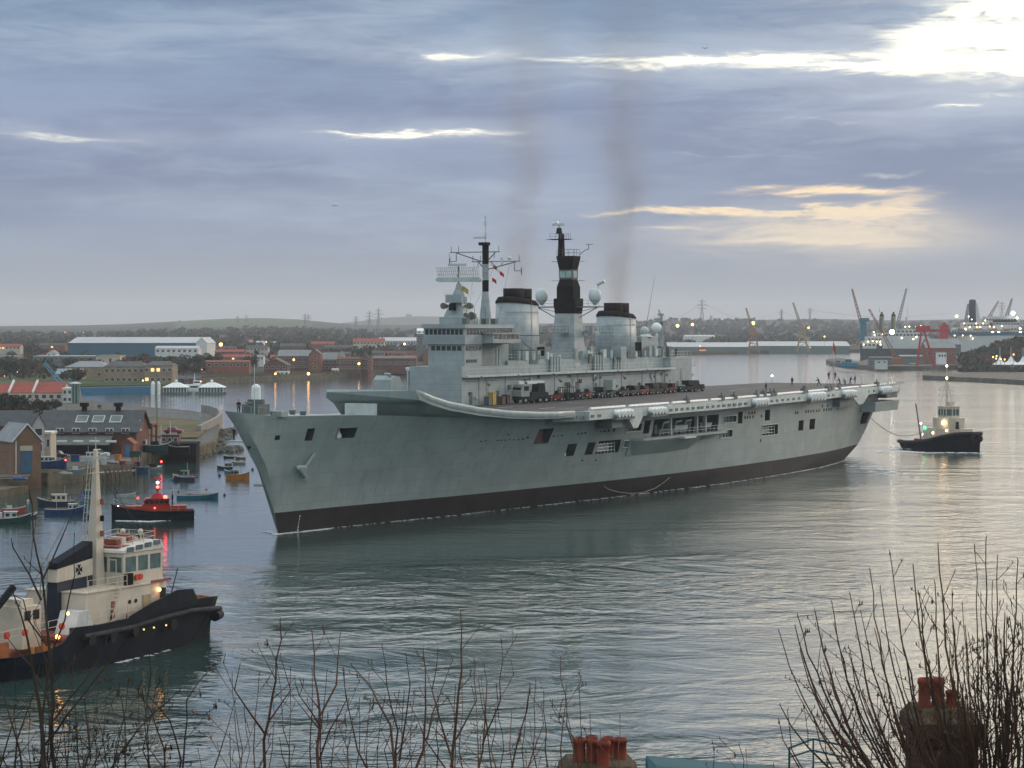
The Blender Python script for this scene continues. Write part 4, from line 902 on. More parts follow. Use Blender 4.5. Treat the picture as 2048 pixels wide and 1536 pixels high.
# mast
mx=X_(-15.4); ms_=MB(); ms_.loft([[(mx-.55,-.5,5.58),(mx+.55,-.5,5.58),(mx+.55,.5,5.58),(mx-.55,.5,5.58)],[(mx-.4,-.38,9.5),(mx+.4,-.38,9.5),(mx+.4,.38,9.5),(mx-.4,.38,9.5)],[(mx-.13,-.13,16.2),(mx+.13,-.13,16.2),(mx+.13,.13,16.2),(mx-.13,.13,16.2)]]); mast=ms_.build('mast',m_crm,tug)
m_=MB(); m_.tube((mx+1.0,0,8.2),(mx+.25,0,11.5),.12,n=6); m_.build('mast_stay',m_crm,mast)
for z,c_ in ((9.6,m_dkrd),(10.8,m_blk),(12.1,m_dkrd)):
    for sg in (-1,1): MB().tube((mx,sg*.62,z-.2),(mx,sg*.62,z+.25),.16,n=8).build('signal_light',c_,mast)
m_=MB(); m_.tube((mx-.8,-.2,14.4),(mx+.8,-.2,14.4),.05,n=4); m_.tube((mx,-1.3,15.6),(mx,1.0,15.6),.05,n=4); m_.tube((mx-.9,.2,8.0),(mx-.2,0,15.5),.03,n=4); m_.tube((mx,0,16.1),(mx,0,17.2),.03,n=4); m_.build('yard',m_crm,mast)
m_=MB()
m_.tube((mx-.5,1.0,6),(mx-.15,.3,15.4),.03,n=4); m_.tube((mx-.5,1.35,6),(mx-.15,.6,15.4),.03,n=4)
for k in range(20): z=6.4+k*.44; m_.tube((mx-.5+.0165*(z-6)*2,1.0-.074*(z-6),z),(mx-.5+.033*(z-6),1.35-.08*(z-6),z),.02,n=3)
m_.build('ladder',m_crm,mast)
flg=MB(); flg.q([(mx-.9,.5,13.0),(mx-1.5,.5,12.9),(mx-1.5,.5,12.1),(mx-.9,.5,12.2)],[(0,1,2,3)]); fo=flg.build('ensign',M('flag_blue_white',(.12,.13,.22),.8,0,.6,6),mast); fo.modifiers.new('s','SOLIDIFY').thickness=.02
# banded funnel with emblem
def fsec(x0,x1,y0,y1,z0a,z0b,z1a,z1b):    # slanting slice of the funnel
    return MB().loft([[(x0,y0,z0a),(x1,y0,z0b),(x1,y1,z0b),(x0,y1,z0a)],[(x0+.1,y0,z1a),(x1,y0,z1b),(x1,y1,z1b),(x0+.1,y1,z1a)]])
fx0,fx1=X_(-20.9),X_(-16.5)
m_tnavy=M('tug_navy',(.016,.019,.035),.5,spec=.25)
for y0 in (-.55,):
    fun=fsec(fx0,fx1,y0,y0+1.0,2.6,2.6,6.3,6.5).build('funnel',m_tnavy,tug)
    fsec(fx0-.01,fx1+.01,y0-.01,y0+1.01,6.3,6.5,7.3,7.8).build('funnel_band',m_crm,fun)
    fsec(fx0,fx1,y0,y0+1.0,7.3,7.8,7.75,9.1).build('funnel_top',m_tblk,fun)
    if y0<0: fun1=fun
fun=fun1
cx_,cz_=X_(-18.2),7.05; em=MB()
for k in range(4):
    a=k*math.pi/2; ca,sa=math.cos(a),math.sin(a)
    em.q([(cx_+ca*u-sa*v,-.585,cz_+sa*u+ca*v) for u,v in ((.05,-.05),(.42,-.22),(.36,0),(.42,.22),(.05,.05))],[(0,1,2,3,4)])
em.build('cross_emblem',m_blk,fun)
m_=MB()
for y in (-.3,.3): m_.tube((fx0-.7,y+.35,2.6),(fx0-.25,y+.35,8.4),.06,n=4)
for k in range(16): m_.tube((fx0-.67+k*.03,.05,2.9+k*.35),(fx0-.67+k*.03,.65,2.9+k*.35),.04,n=4)
m_.build('ladder',M('galvanised',(.3,.31,.3),.5,.4),fun)
for q_ in (-21.2,-18.6,-15.8,-10.9): MB().tube((X_(q_),-4.05,2.2),(X_(q_),-4.28,2.2),.42,n=12).build('tyre_fender',m_tyre,th_)
for a_,b_ in (((mx,0,15.8),(X_(-5.4),0,4.2)),((mx,0,15.0),(X_(-24.5),-.5,5.4)),((mx,0,14.4),(f1-.6,-1.8,8.7))): MB().tube(a_,b_,.022,n=3).build('stay_wire',m_tgrey,mast)
# ladders, lockers, winch gear
m_=MB()
for y in (-3.25,-2.75): m_.tube((X_(-17.9),y,2.6),(X_(-16.3),y,5.9),.05,n=4)
for k in range(11): m_.tube((X_(-17.9+k*.15),-3.25,2.8+k*.3),(X_(-17.9+k*.15),-2.75,2.8+k*.3),.04,n=4)
m_.build('companion_ladder',m_crm,tug)
MB().xprism([(X_(-22.3),2.6),(X_(-19.7),2.6),(X_(-20.4),4.3),(X_(-21.6),4.3)],-3.3,-1.5).build('engine_hatch',M('pale_grey_paint',(.5,.52,.52),.4),tug)
MB().box(X_(-17.2),X_(-16.8),-2.96,-2.9,3.3,4.6).build('notice_board',m_dkrd,tug)
for s in (-13.4,-12.9): MB().tube((X_(s),-2.4,6.1),(X_(s),-2.55,6.1),.24,n=12).build('lifebuoy',M('lifebuoy_red',(.5,.05,.03),.5),wh)
MB().box(X_(-14.8),X_(-14.0),-2.6,-2.3,5.6,6.5).build('canister',m_blk,wh)
ah=MB(); ah.box(X_(-26.2),X_(-24.0),-1.6,1.2,1.9,5.0); ah.box(X_(-25.8),X_(-24.4),-1.2,.8,5.0,5.5); ah=ah.build('winch_control_house',m_crm,tug)
for s in (-25.9,-24.9): MB().box(X_(s),X_(s+.65),-1.66,-1.58,4.0,4.7).build('window',m_port,ah)
bm_=MB(); bm_.path([(X_(-31),-.2,3.0),(X_(-28),-.2,4.6),(X_(-25.5),-.2,6.4)],.28,6); bm_.tube((X_(-31),-.2,1),(X_(-31),-.2,3.2),.35,n=8); bm_.build('crane_boom',m_tblk,tug)
for s,y,c_ in ((-27.5,-2.9,m_dkrd),(-23.4,-3.0,m_dkrd),(-29.4,-2.8,m_dkrd)): MB().tube((X_(s),y,3.4),(X_(s),y-.16,3.4),.27,n=12).build('lifebuoy',MC['lifebuoy_red'],tug)
railm([(X_(-31),-2.6,2.6),(X_(-24),-3.2,3.0)],1,tug,m_crm,1.0)
MB().box(X_(-30.5),X_(-23.4),-3.5,3.5,2.95,3.05).build('towing_deck',m_dkrd,tug) if 0 else None
wn=MB(); wn.tube((X_(-28.5),-1.2,1.8),(X_(-28.5),1.2,1.8),.75,n=12); wn.box(X_(-29.6),X_(-27.4),-1.4,-1.2,.9,2.6); wn.box(X_(-29.6),X_(-27.4),1.2,1.4,.9,2.6); wn.build('towing_winch',m_ornge,tug)
for s,y in ((-24.6,-2.4),(-23.6,2.5),(-27,-3.2)): MB().tube((X_(s),y,.9),(X_(s),y,2.3),.22,.18,8).build('bitt',MC.get('b_orange') or M('b_orange',(.38,.16,.04),.6),tug)
MB().box(X_(-7.2),X_(-5.6),-1.6,1.6,2.7,3.9).build('anchor_windlass',m_blk,tug)
MB().prism([(X_(-5),-2.6),(X_(-2.2),-1.6),(X_(-1.2),0),(X_(-2.2),1.6),(X_(-5),2.6)],2.62,2.75).build('foredeck',m_ornge,tug)
MB().tube((X_(-6.4),-1.9,4.1),(X_(-6.4),-2.2,4.0),.3,n=10).build('searchlight',m_lampw,tug) if 0 else lamp((X_(-7.6),-2.9,4.3),.26,M('dim_lamp',(1,.7,.5),.5,emit=(1,.65,.4),es=1.6),tug,'searchlight')
m_=MB(); m_.tube((X_(-5.6),0,3.6),(X_(-5.0),-.3,5.9),.04,n=4); m_.build('jackstaff',m_blk,tug)
for c,r in (((X_(-22.7),-3.1,4.3),.13),((X_(-24.4),-3.5,2.75),.17)): lamp(c,r,m_lampo,tug)
for k in range(9):
    s=random.uniform(-23,-15.5); MB().box(X_(s),X_(s+.5),-3.4,-3.0,2.6,2.6+random.uniform(.4,.9)).build('deck_gear',random.choice([m_crm,m_lgrey,m_wht,m_tgrey]),tug)
MB().tube((X_(-19),-2.0,5.6),(X_(-19),-2.0,7.2),.02,n=4).build('aerial',m_crm,tug)
# ---- tug at the carrier's stern ----
d0=487; c0=atd(1886,d0); t2=thing('tugboat','small cream and black tugboat with lit mast lights, off the carrier stern','tugboat',c0,R(-60)); t2.scale=(.86,.92,1.1)
st=[(x,a,b,z) for x,a,b,z in ((-13.2,2.0,1.0,1.7),(-12.6,3.2,2.4,1.65),(-9,3.9,3.6,1.6),(-4,4,3.9,1.8),(0,4,3.8,2.3),(4,3.9,3.2,3.0),(8,3.3,2.0,3.6),(11,2.2,.8,3.8),(12.6,1.0,.1,3.8),(13.2,.2,.02,3.75))]
h2=hullshape(st,.8,[m_tblk,m_tgrey,m_ornge],t2)
m_=MB(); m_.smooth=True
for sg in (1,-1): m_.path([(x,sg*(a+.1),z-.35) for x,a,b,z in st],.28,8)
m_.build('fender_rail',m_tgrey,h2)
m_=MB(); m_.sph((13.1,0,2.6),.8,8,6); m_.sph((12.3,-1.2,2.4),.8,8,6); m_.build('bow_fender',m_blk,h2)
a=MB(); a.prism([(-3.5,-3.1),(6,-3.0),(8.5,-1.8),(8.5,1.8),(6,3.0),(-3.5,3.1)],1.6,4.2); a=a.build('deckhouse',m_crm,t2)
b2=MB(); b2.prism([(-.5,-2.6),(5,-2.4),(6.3,-1.2),(6.3,1.2),(5,2.4),(-.5,2.6)],4.2,6.2); b2=b2.build('upper_house',m_crm,t2)
w2=MB(); oc=[(.6,-1.9),(3.6,-1.9),(4.7,-1),(4.7,1),(3.6,1.9),(.6,1.9)]; w2.prism(oc,6.2,6.6); w2.prism(oc,7.8,8.2); w2.prism([(x*1.04,y*1.08) for x,y in oc],8.2,8.35)
for x,y in oc+[(1.6,-1.9),(2.6,-1.9),(1.6,1.9),(2.6,1.9),(4.7,0),(.6,0)]: w2.tube((x*.98,y*.98,6.6),(x*.98,y*.98,7.8),.13,n=4)
w2=w2.build('wheelhouse',m_crm,t2); MB().prism([(x*.95,y*.95) for x,y in oc],6.6,7.8).build('window_band',m_tglass,w2)
mm=MB(); mm.tube((1.2,0,8.3),(1.4,0,15.8),.17,.1,6)
for sg in (-1,1): mm.tube((2.4,sg*1.1,8.3),(1.35,0,13.3),.09,n=4); mm.tube((.4,sg*1.2,8.3),(1.3,0,13.3),.06,n=4)
for z in (8.9,10.2,11.3): mm.tube((1.2,-2.1,z),(1.2,2.1,z),.06,n=4); mm.tube((1.2,-2.1,z),(1.2,-2.1,z+.5),.1,n=6)
mm.box(2.2,3.4,-.6,.6,8.4,9.2); mm=mm.build('mast',m_crm,t2)
lamp((1.4,0,15.9),.22,m_lampw,mm); lamp((1.4,0,13.6),.24,m_lampw,mm)
MB().tube((-6.6,-1.2,1.6),(-8.6,-1.2,8.6),.2,.16,6).build('boom',M('dull_mauve_steel',(.12,.09,.10),.6),t2)
lamp((3.6,-2.9,5.3),.3,M('lamp_flood_warm',(1,.8,.5),.5,emit=(1,.70,.36),es=26),t2,'deck_floodlight'); lamp((-2.6,-3.3,4.2),.3,m_lampg,t2,'starboard_light')
for x,y,z in ((-3.7,-2.9,2.9),(.3,-3.2,3.3),(5.2,-3.25,3.9),(-5.4,-2.2,4.9)): lamp((x,y,z),.2,m_lampw,t2)
MB().tube((7.2,-1.6,4.2),(7.4,-1.8,5.5),.45,.35,8).build('fire_monitor',m_blk,t2)
railm([(-3.4,-3,4.2),(5.8,-2.9,4.2),(8.3,-1.7,4.2),(8.3,1.7,4.2)],.9,t2,m_crm)
for x,y in ((-4.4,-1.6),(-4.2,1.4),(-5.5,0)): MB().box(x-.5,x+.5,y-.5,y+.5,1.0,2.8).build('deck_gear',m_blk if y<0 else m_crm,t2)
p0=SHP(197,9,8.5); p1=c0+Vector((-4.5,-1,3.6)); ps=[]
for k in range(13): q_=p0.lerp(p1,k/12); q_.z-=2.2*math.sin(math.pi*k/12); ps.append(q_)
MB().path(ps,.06,5).build('tow_rope',M('dark_rope',(.05,.045,.04),.9),None,'dark towing rope running from the carrier stern to the small tug','rope')
# ---- red pilot launch ----
pb=thing('pilot_boat','red and black pilot launch with lit red lamps, left of the carrier bow','pilot boat',atd(306,312),R(190))
st=[(x,a,b,z) for x,a,b,z in ((-5.4,1.55,1.3,1.35),(-3,1.75,1.6,1.3),(0,1.75,1.6,1.35),(2.5,1.55,1.1,1.55),(4.2,1.0,.4,1.85),(5.1,.4,.06,2.1),(5.45,.06,.02,2.2))]
h3=hullshape(st,.25,[m_tblk,m_tgrey,m_dkrd],pb)
m_r=M('pilot_red',(.28,.018,.016),.4,0,.15,1); m_ro=M('pilot_orange_red',(.34,.035,.014),.45,0,.1,1)
m_=MB(); m_.smooth=True
for sg in (1,-1): m_.path([(x,sg*(a+.04),z-.12) for x,a,b,z in st],.11,6)
m_.build('fender_rail',m_blk,h3)
s1=MB(); s1.prism([(-4.4,-1.35),(2.2,-1.35),(3.6,-.6),(3.6,.6),(2.2,1.35),(-4.4,1.35)],1.1,1.95); s1.build('trunk_cabin',m_ro,pb)
wc=MB(); wc.prism([(-2.2,-1.2),(1.4,-1.2),(1.4,1.2),(-2.2,1.2)],1.95,2.2); wc.prism([(-2.1,-1.15),(1.2,-1.15),(1.2,1.15),(-2.1,1.15)],2.2,2.75); wc.prism([(-2.2,-1.2),(1.0,-1.2),(1.0,1.2),(-2.2,1.2)],2.75,2.95); wc=wc.build('wheelhouse',m_r,pb)
for k in range(5): MB().box(-2.0+k*.64,-1.52+k*.64,1.12,1.18,2.25,2.7).build('window',m_port,wc)
MB().loft([[(-1.4,-.5,2.95),(.4,-.5,2.95),(.4,.5,2.95),(-1.4,.5,2.95)],[(-1.0,-.25,3.6),(-.2,-.25,3.6),(-.2,.25,3.6),(-1.0,.25,3.6)]]).build('mast_base',m_r,pb)
mm=MB(); mm.tube((-.6,0,3.6),(-.6,0,5.8),.12,.07,6); mm.tube((-.6,-.6,5.0),(-.6,.6,5.0),.05,n=4); mm.tube((-1.1,0,5.5),(-.1,0,5.6),.14,n=6); mm.box(-.9,-.3,-.2,.2,4.0,4.3); mm.build('mast',m_r,pb)
lamp((-.6,.2,5.0),.17,m_lampW,pb,'masthead_light'); lamp((-.6,.25,4.4),.19,m_lampr,pb,'red_light'); lamp((-1.6,1.0,3.1),.26,m_lampr,pb,'red_light'); lamp((2.0,.9,3.0),.2,M('dull_red_lamp',(.9,.1,.1),.5,emit=(1,.1,.1),es=1.2),pb,'red_light'); lamp((-.2,1.4,1.7),.1,m_lampr,pb,'deck_light')
lamp((4.6,.7,1.95),.1,m_lampw,pb,'bow_light')
railm([(2.2,1.3,1.4),(4.4,.8,1.8),(5.2,0,2.1)],.8,pb,m_lgrey,.8,.02); railm([(-4.3,1.4,1.3),(-2.3,1.4,1.3)],.7,pb,m_lgrey,.8,.02)
pp_=thing('x','x','x'); bpy.data.objects.remove(pp_)
q_=atd(306,312)+Vector((2.3,0,0)); person(q_.x+.3,q_.y-.1,1.95,R(200),'stand','person in dark clothes standing behind the red pilot launch wheelhouse')
# ---- small moored boats ----
m_bblue=M('boat_blue',(.02,.05,.14),.5,0,.2,1); m_bnavy=M('boat_navy',(.018,.03,.055),.5,0,.2,1); m_bteal=M('boat_turquoise',(.02,.17,.26),.5,0,.15,1); m_bwht=M('boat_white',(.42,.44,.44),.5,0,.12,1)
m_borg=M('boat_orange',(.38,.14,.03),.55,0,.2,1); m_bgrn=M('boat_dark_green',(.02,.05,.045),.5,0,.2,1); m_bgry=M('boat_grey',(.16,.18,.18),.6,0,.2,1); m_wood=M('varnished_wood',(.16,.08,.04),.6,0,.25,2); m_bred=M('boat_red',(.38,.06,.04),.5)
m_byel=M('boat_yellow',(.40,.28,.06),.6)
def boat(lab,px,py,L,deg,col,cab=None,ccol=None,hgt=.8,extra=None,group='small boats moored off the quay',z=0.0,rim=None,nm_='fishing_boat',cat='boat'):
    L=float(L); B=L*.19
    p=at(px,py,z); b_=thing(nm_,lab,cat,p,R(deg),group)
    st=[(-L/2,B*.72,B*.5,hgt),(-L*.35,B*.95,B*.8,hgt*.95),(0,B,B*.85,hgt*.95),(L*.25,B*.82,B*.5,hgt*1.1),(L*.4,B*.42,B*.12,hgt*1.35),(L*.48,B*.12,.02,hgt*1.55),(L/2,.03,.01,hgt*1.6)]
    hullshape(st,hgt*.45,[col,rim or m_bwht,m_wood],b_,th=.08)
    for sg in (-1,1):
        m_=MB(); m_.path([(x,sg*(a+.02),zz-.03) for x,a,_,zz in st],.05,5); m_.build('rubbing_strake',rim or m_bwht,b_)
    MB().box(-L*.2,-L*.15,-B*.85,B*.85,hgt*.7,hgt*.78).build('thwart',m_wood,b_)
    if cab:
        x0,x1,hh=cab; c=MB(); w_=B*.62; c.loft([[(x0*L,-w_,hgt*.5),(x1*L,-w_,hgt*.5),(x1*L,w_,hgt*.5),(x0*L,w_,hgt*.5)],[(x0*L,-w_*.92,hgt*.5+hh),(x1*L-.15*hh,-w_*.92,hgt*.5+hh),(x1*L-.15*hh,w_*.92,hgt*.5+hh),(x0*L,w_*.92,hgt*.5+hh)]])
        c.box(x0*L-.12,x1*L+.02,-w_,w_,hgt*.5+hh,hgt*.5+hh+.07); c=c.build('cabin',ccol or m_bwht,b_)
        n_=max(2,int((x1-x0)*L/.6)); dx=(x1-x0)*L/n_
        for sg in (-1,1):
            for k in range(n_): MB().box(x0*L+dx*(k+.2),x0*L+dx*(k+.78),min(sg*w_*.93,sg*w_*1.0),max(sg*w_*.93,sg*w_*1.0),hgt*.5+hh*.5,hgt*.5+hh*.85).build('window',m_port,c)
        MB().box(x1*L-.06*hh-.02,x1*L+.02,-w_*.7,w_*.7,hgt*.5+hh*.55,hgt*.5+hh*.85).build('windscreen',m_port,c)
        MB().tube((x0*L+.2,0,hgt*.5+hh),(x0*L+.2,0,hgt*.5+hh*2.1),.03,n=4).build('mast',m_lgrey,b_)
    for e in extra or []:
        kind,x,y,zz,s,mt=e
        if kind=='box': MB().box(x-s,x+s,y-s*.6,y+s*.6,zz,zz+s*1.2).build('gear',mt,b_)
        elif kind=='pole': MB().tube((x,y,zz),(x,y,zz+s),.03,n=4).build('pole',mt,b_)
        elif kind=='lamp': lamp((x,y,zz),s,mt,b_)
        elif kind=='motor': MB().box(x-.15,x+.15,y-.15,y+.15,zz-.3,zz+.5).box(x-.07,x+.07,y-.07,y+.07,zz-.9,zz-.3).build('outboard_motor',mt,b_)
    return b_
boat('bright blue clinker boat with small pale wheelhouse forward, bow to the right',131,1029,5.6,5,m_bblue,(.08,.28,1.0),m_bwht,.85,[('box',-.3,0,.5,.25,m_bred),('pole',-1.2,0,.5,1.2,m_lgrey)])
boat('dark navy boat with brown and cream cabin, tied behind the bright blue boat',112,1012,5.2,185,m_bnavy,(-.28,.12,1.25),m_crm,.8,[('box',.6,0,.5,.5,m_wood)])
boat('turquoise decked boat with tall turquoise cover, right of the navy boat',178,1004,3.6,150,m_bteal,(-.25,.2,1.4),m_bteal,.7,[('box',1.1,0,.6,.3,m_bwht)])
boat('small white open dinghy with blue outboard, left of the pilot launch',252,994,2.9,12,m_bwht,None,None,.45,[('motor',-1.4,0,.6,.2,m_bblue)],nm_='dinghy',cat='dinghy')
boat('dark green hulled boat with white cabins, cut by the left picture edge',18,1047,5.6,8,m_bgrn,(-.1,.2,1.1),m_bwht,.85,[('box',-1.6,0,.6,.7,m_bwht),('pole',-1.2,0,.8,2.2,m_lgrey)])
boat('orange-red upturned-bow boat behind the green hulled one at the left edge',28,1024,3.2,12,m_bred,None,None,.55,[('box',-.6,0,.5,.35,m_bwht)])
boat('dark blue tender beside a pale reflection near the left edge boats',62,1036,2.2,60,m_bnavy,None,None,.5,None)
boat('long low blue open coble with a figure aboard, right of the pilot launch',395,997,6.2,10,m_bteal,None,None,.6,[('box',-1.2,0,.5,.2,m_dgrey),('pole',1.3,0,.5,1.6,m_bred),('box',1.3,0,1.2,.18,m_bred)],rim=m_lgrey,nm_='coble')
boat('grey-blue boat with open wheelhouse and a yellow float, behind the pilot launch mast',368,961,3.9,170,m_bnavy,(-.2,.15,1.3),m_bgry,.7,[('box',1.5,0,.5,.4,m_byel),('box',-1.2,0,.5,.3,m_bred)])
boat('orange fishing boat with cluttered deck and aerials, nearest the carrier bow',476,959,4.1,-15,m_borg,(-.28,.0,1.1),m_bgry,.85,[('pole',.6,0,.6,1.3,m_bred),('box',1.1,.2,.6,.3,m_bred),('pole',-1.5,0,.5,1.3,m_blk)],rim=m_borg)
boat('small grey-green boat with low cabin left of and behind the orange boat',450,938,2.9,175,m_bgrn,(-.45,.0,.75),m_bgry,.5,None)
boat('blue tender lying against the left side of the orange boat',459,946,1.9,170,m_bteal,None,None,.4,None,nm_='dinghy',cat='dinghy')
boat('pale blue dinghy with white seat, middle of the far cluster',477,928,2.6,178,m_bgry,None,None,.4,[('box',-.5,0,.3,.3,m_bwht)],nm_='dinghy',cat='dinghy')
boat('black low dinghy, farthest of the cluster near the bow',458,916,2.1,178,m_blk,None,None,.4,None,nm_='dinghy',cat='dinghy')
boat('brown and white dinghy, farthest right of the cluster near the bow',481,918,2.0,176,m_wood,None,None,.42,[('box',0,0,.3,.25,m_bwht)],nm_='dinghy',cat='dinghy')
boat('dark blue fishing boat moored at the end of the timber jetty',277,944,3.8,172,m_bblue,(-.1,.2,1.2),m_bnavy,1.0,[('box',-1.2,0,.7,.35,m_bnavy)])
boat('grey boat with white mast top and red lamp, beside the jetty end boat',308,941,3.0,10,m_bgry,(-.3,.1,.9),m_blk,.55,[('box',.9,0,.5,.3,m_wht),('lamp',1.3,-.3,1.6,.16,m_lampr)])
boat('blue hulled boat with white cabin, hauled out on the quay beside the white house',101,933,5.4,-6,m_bblue,(-.42,.1,1.1),m_bwht,1.0,[('pole',1.0,0,.9,1.2,m_lgrey),('lamp',2.6,-.2,1.1,.13,m_lampr)],group='boats standing on the quay',z=2.7)
boat('white motor cruiser hauled out behind the tug mast',192,922,3.8,-10,m_bwht,(-.42,.15,1.0),m_bwht,.9,[('pole',-1.4,0,.9,1.4,m_lgrey)],group='boats standing on the quay',z=2.9)
boat('low dark and white speedboat on the quay edge, right of the blue hauled-out boat',154,944,2.6,5,m_bgry,None,None,.45,[('box',-.3,0,.4,.4,m_bwht)],group='boats standing on the quay',z=2.45)
for i,(px,py,mt,r,lab) in enumerate(((393,954,m_bblue,.26,'bright blue mooring buoy right of the grey-blue boat'),(439,952,m_bblue,.28,'bright blue mooring buoy left of the orange boat'),(505,940,m_bblue,.24,'bright blue mooring buoy closest to the carrier bow'),(345,961,m_bteal,.3,'large pale blue buoy left under the grey-blue boat'),
    (449,991,m_bnavy,.2,'dark buoy right of the long blue coble'),(388,939,m_blk,.13,'small black buoy above the bright blue one'),(357,984,m_blk,.14,'small black buoy just behind the coble stern'),(56,1003,m_bwht,.2,'pale buoy near the left edge boats'))):
    b_=MB(); b_.sph((0,0,r*.45),r,12,8); b_.tube((0,0,r*1.3),(0,0,r*1.8),.04,n=6); p=at(px,py); b_.build('mooring_buoy',mt,None,lab,'buoy','mooring buoys off the quay',loc=p)
# ======================= near left bank =======================
m_conc=M('concrete',(.22,.21,.19),.85,0,.2,.4,bump=.2); m_stone=M('harbour_stone',(.10,.085,.06),.9,0,.45,.6,streak=.3,bump=.4); m_tarm=M('quay_ground',(.085,.082,.075),.9,0,.35,.25)
m_gras=M('dull_grass',(.095,.082,.038),.95,0,.35,.15); m_bri=M('red_brick',(.22,.085,.055),.85,0,.15,.5,brick=3); m_brid=M('dark_red_brick',(.13,.055,.042),.85,0,.2,.5,brick=3); m_brb=M('brown_brick',(.20,.12,.08),.85,0,.15,.5,brick=3)
m_slate=M('slate_roof',(.05,.058,.062),.6,0,.2,.8,tile=3); m_slateg=M('grey_roof',(.17,.19,.20),.5,0,.15,.5,tile=2); m_rtile=M('red_tile_roof',(.27,.065,.045),.75,0,.15,.6,tile=3); m_rend=M('cream_render',(.42,.37,.30),.8,0,.08,.4,streak=.15); m_wrend=M('white_render',(.52,.52,.50),.75,0,.08,.4,streak=.15)
m_win=M('house_window',(.03,.035,.04),.25,0,.3,.5,spec=.5); m_lit=M('lit_window',(1,.6,.25),.5,emit=(1,.5,.16),es=1.3); m_frame=M('white_joinery',(.6,.6,.57),.5); m_bdoor=M('blue_door',(.05,.10,.16),.6); m_sand=M('sandstone',(.24,.18,.125),.85,0,.2,.3,brick=1.5)
def G(px,py,z=2.4): return at(px,py,z)
land=[(56,966,0),(57,985,0)]
sh=[at(-420,990),at(-60,988),at(56,985),at(57,972),at(95,972),at(135,966),at(200,958),at(262,952),at(266,938),at(300,930),at(345,921),at(400,914),at(432,905),at(437,880),at(440,858),at(420,845),at(385,838),at(340,833),at(300,830),at(230,824),at(165,812),at(160,789),at(90,785),at(-420,785)]
pts=[(p.x,p.y) for p in sh]
MB().prism(pts,-1.5,2.2).build('near_bank',[m_stone],kind='structure')
def inset(ps,k=.995): cx=sum(p[0] for p in ps)/len(ps); cy=sum(p[1] for p in ps)/len(ps); return [(cx+(x-cx)*k,cy+(y-cy)*k) for x,y in ps]
MB().prism(inset(pts,.985),2.2,2.35).build('quay_ground',m_tarm,kind='structure')
gp=[at(305,833.5,2.9),at(345,836,2.9),at(390,841,2.9),at(414,848,2.9),at(412,858,2.9),at(395,873,2.9),at(330,873,2.9),at(295,866,2.9),at(290,845,2.9)]
MB().prism([(p.x,p.y) for p in gp],2.0,2.75).build('grass',m_gras,kind='structure')
# lower stone quay in front with steps of mud
MB().prism([(p.x,p.y) for p in (at(-300,1000),at(-20,998),at(56,985),at(56,962),at(-300,962))],-1.2,1.1).build('stone_ledge',m_stone,None,'weed-covered low stone ledge at the left edge below the brick shed','quay ledge')
# promenade wall and rail
def wallp(pp,z0,z1,th): 
    m_=MB()
    for a,b in zip(pp,pp[1:]):
        d=Vector((b.x-a.x,b.y-a.y,0)).normalized(); n_=Vector((-d.y,d.x,0))*th/2
        m_.prism([(a.x-n_.x,a.y-n_.y),(b.x-n_.x,b.y-n_.y),(b.x+n_.x,b.y+n_.y),(a.x+n_.x,a.y+n_.y)],z0,z1)
    return m_
cw_=[at(398,888),at(410,881),at(425,873),at(437,864),at(442,856),at(438,848),at(424,842),at(405,838)]
wallp(cw_,-.5,4.0,.8).build('sea_wall',m_conc,None,'pale curved concrete sea wall round the end of the grassy point','sea wall')
pr_=thing('promenade_fence','pale upright railing fence along the far side of the grassy point','fence',(0,0,0)); m_=MB(); fp=[at(296,829,2.9),at(340,831,2.9),at(380,834.5,2.9),at(404,838,2.9)]
for a,b in zip(fp,fp[1:]):
    n_=26
    for k in range(n_): p=a.lerp(b,k/n_); m_.box(p.x-.05,p.x+.05,p.y-.05,p.y+.05,2.3,4.1)
m_.build('upright_bars',M('galvanised_pale',(.30,.31,.31),.6),pr_,kind='stuff'); m_=MB(); m_.path([p+Vector((0,0,1.15)) for p in fp],.06,4); m_.build('top_rail',MC['galvanised_pale'],pr_)
# rubble breakwater
random.seed(21); m_=MB()
for k in range(620):
    u=random.random(); p=at(398,905).lerp(at(447,862),u) if random.random()<.6 else at(398,905).lerp(at(452,901),u)
    p=p+Vector((random.uniform(-3,3),random.uniform(-5,5),0)); r=random.uniform(.35,1.1)
    m_.loft([[(p.x+r*k_*math.cos(a+random.uniform(-.3,.3)),p.y+r*k_*math.sin(a),z) for a in (0,1.1,2.3,3.4,4.6,5.5)] for k_,z in ((1,-.3),(1,.3*r),(.55,random.uniform(.5,1.2)*r))])
m_.build('rock_rubble',M('wet_rock',(.085,.08,.07),.85,0,.5,1),kind='stuff')
m_=MB()
for k in range(500):
    p=at(300,925).lerp(at(405,912),random.random())+Vector((random.uniform(-2,2),random.uniform(-6,4),0)); r=random.uniform(.2,.6); m_.loft([[(p.x+r*k_*math.cos(a),p.y+r*k_*math.sin(a),z) for a in (0,1.3,2.4,3.6,4.9)] for k_,z in ((1,-.1),(.6,random.uniform(.15,.5)))])
m_.build('foreshore_stones',M('foreshore',(.10,.085,.06),.9,0,.5,1),kind='stuff')
def qbox(nm_,lab,cat,px,py,z,w_,d_,h_,mt,rz=0,grp=None):
    p=at(px,py,z); m_=MB(); m_.box(-w_/2,w_/2,-d_/2,d_/2,0,h_); m_.box(-w_/2-.06,w_/2+.06,-d_/2-.06,d_/2+.06,h_,h_+.08); m_.box(-w_*.4,w_*.4,-d_/2-.03,-d_/2,h_*.2,h_*.8); return m_.build(nm_,mt,None,lab,cat,grp,loc=p,rotz=rz)
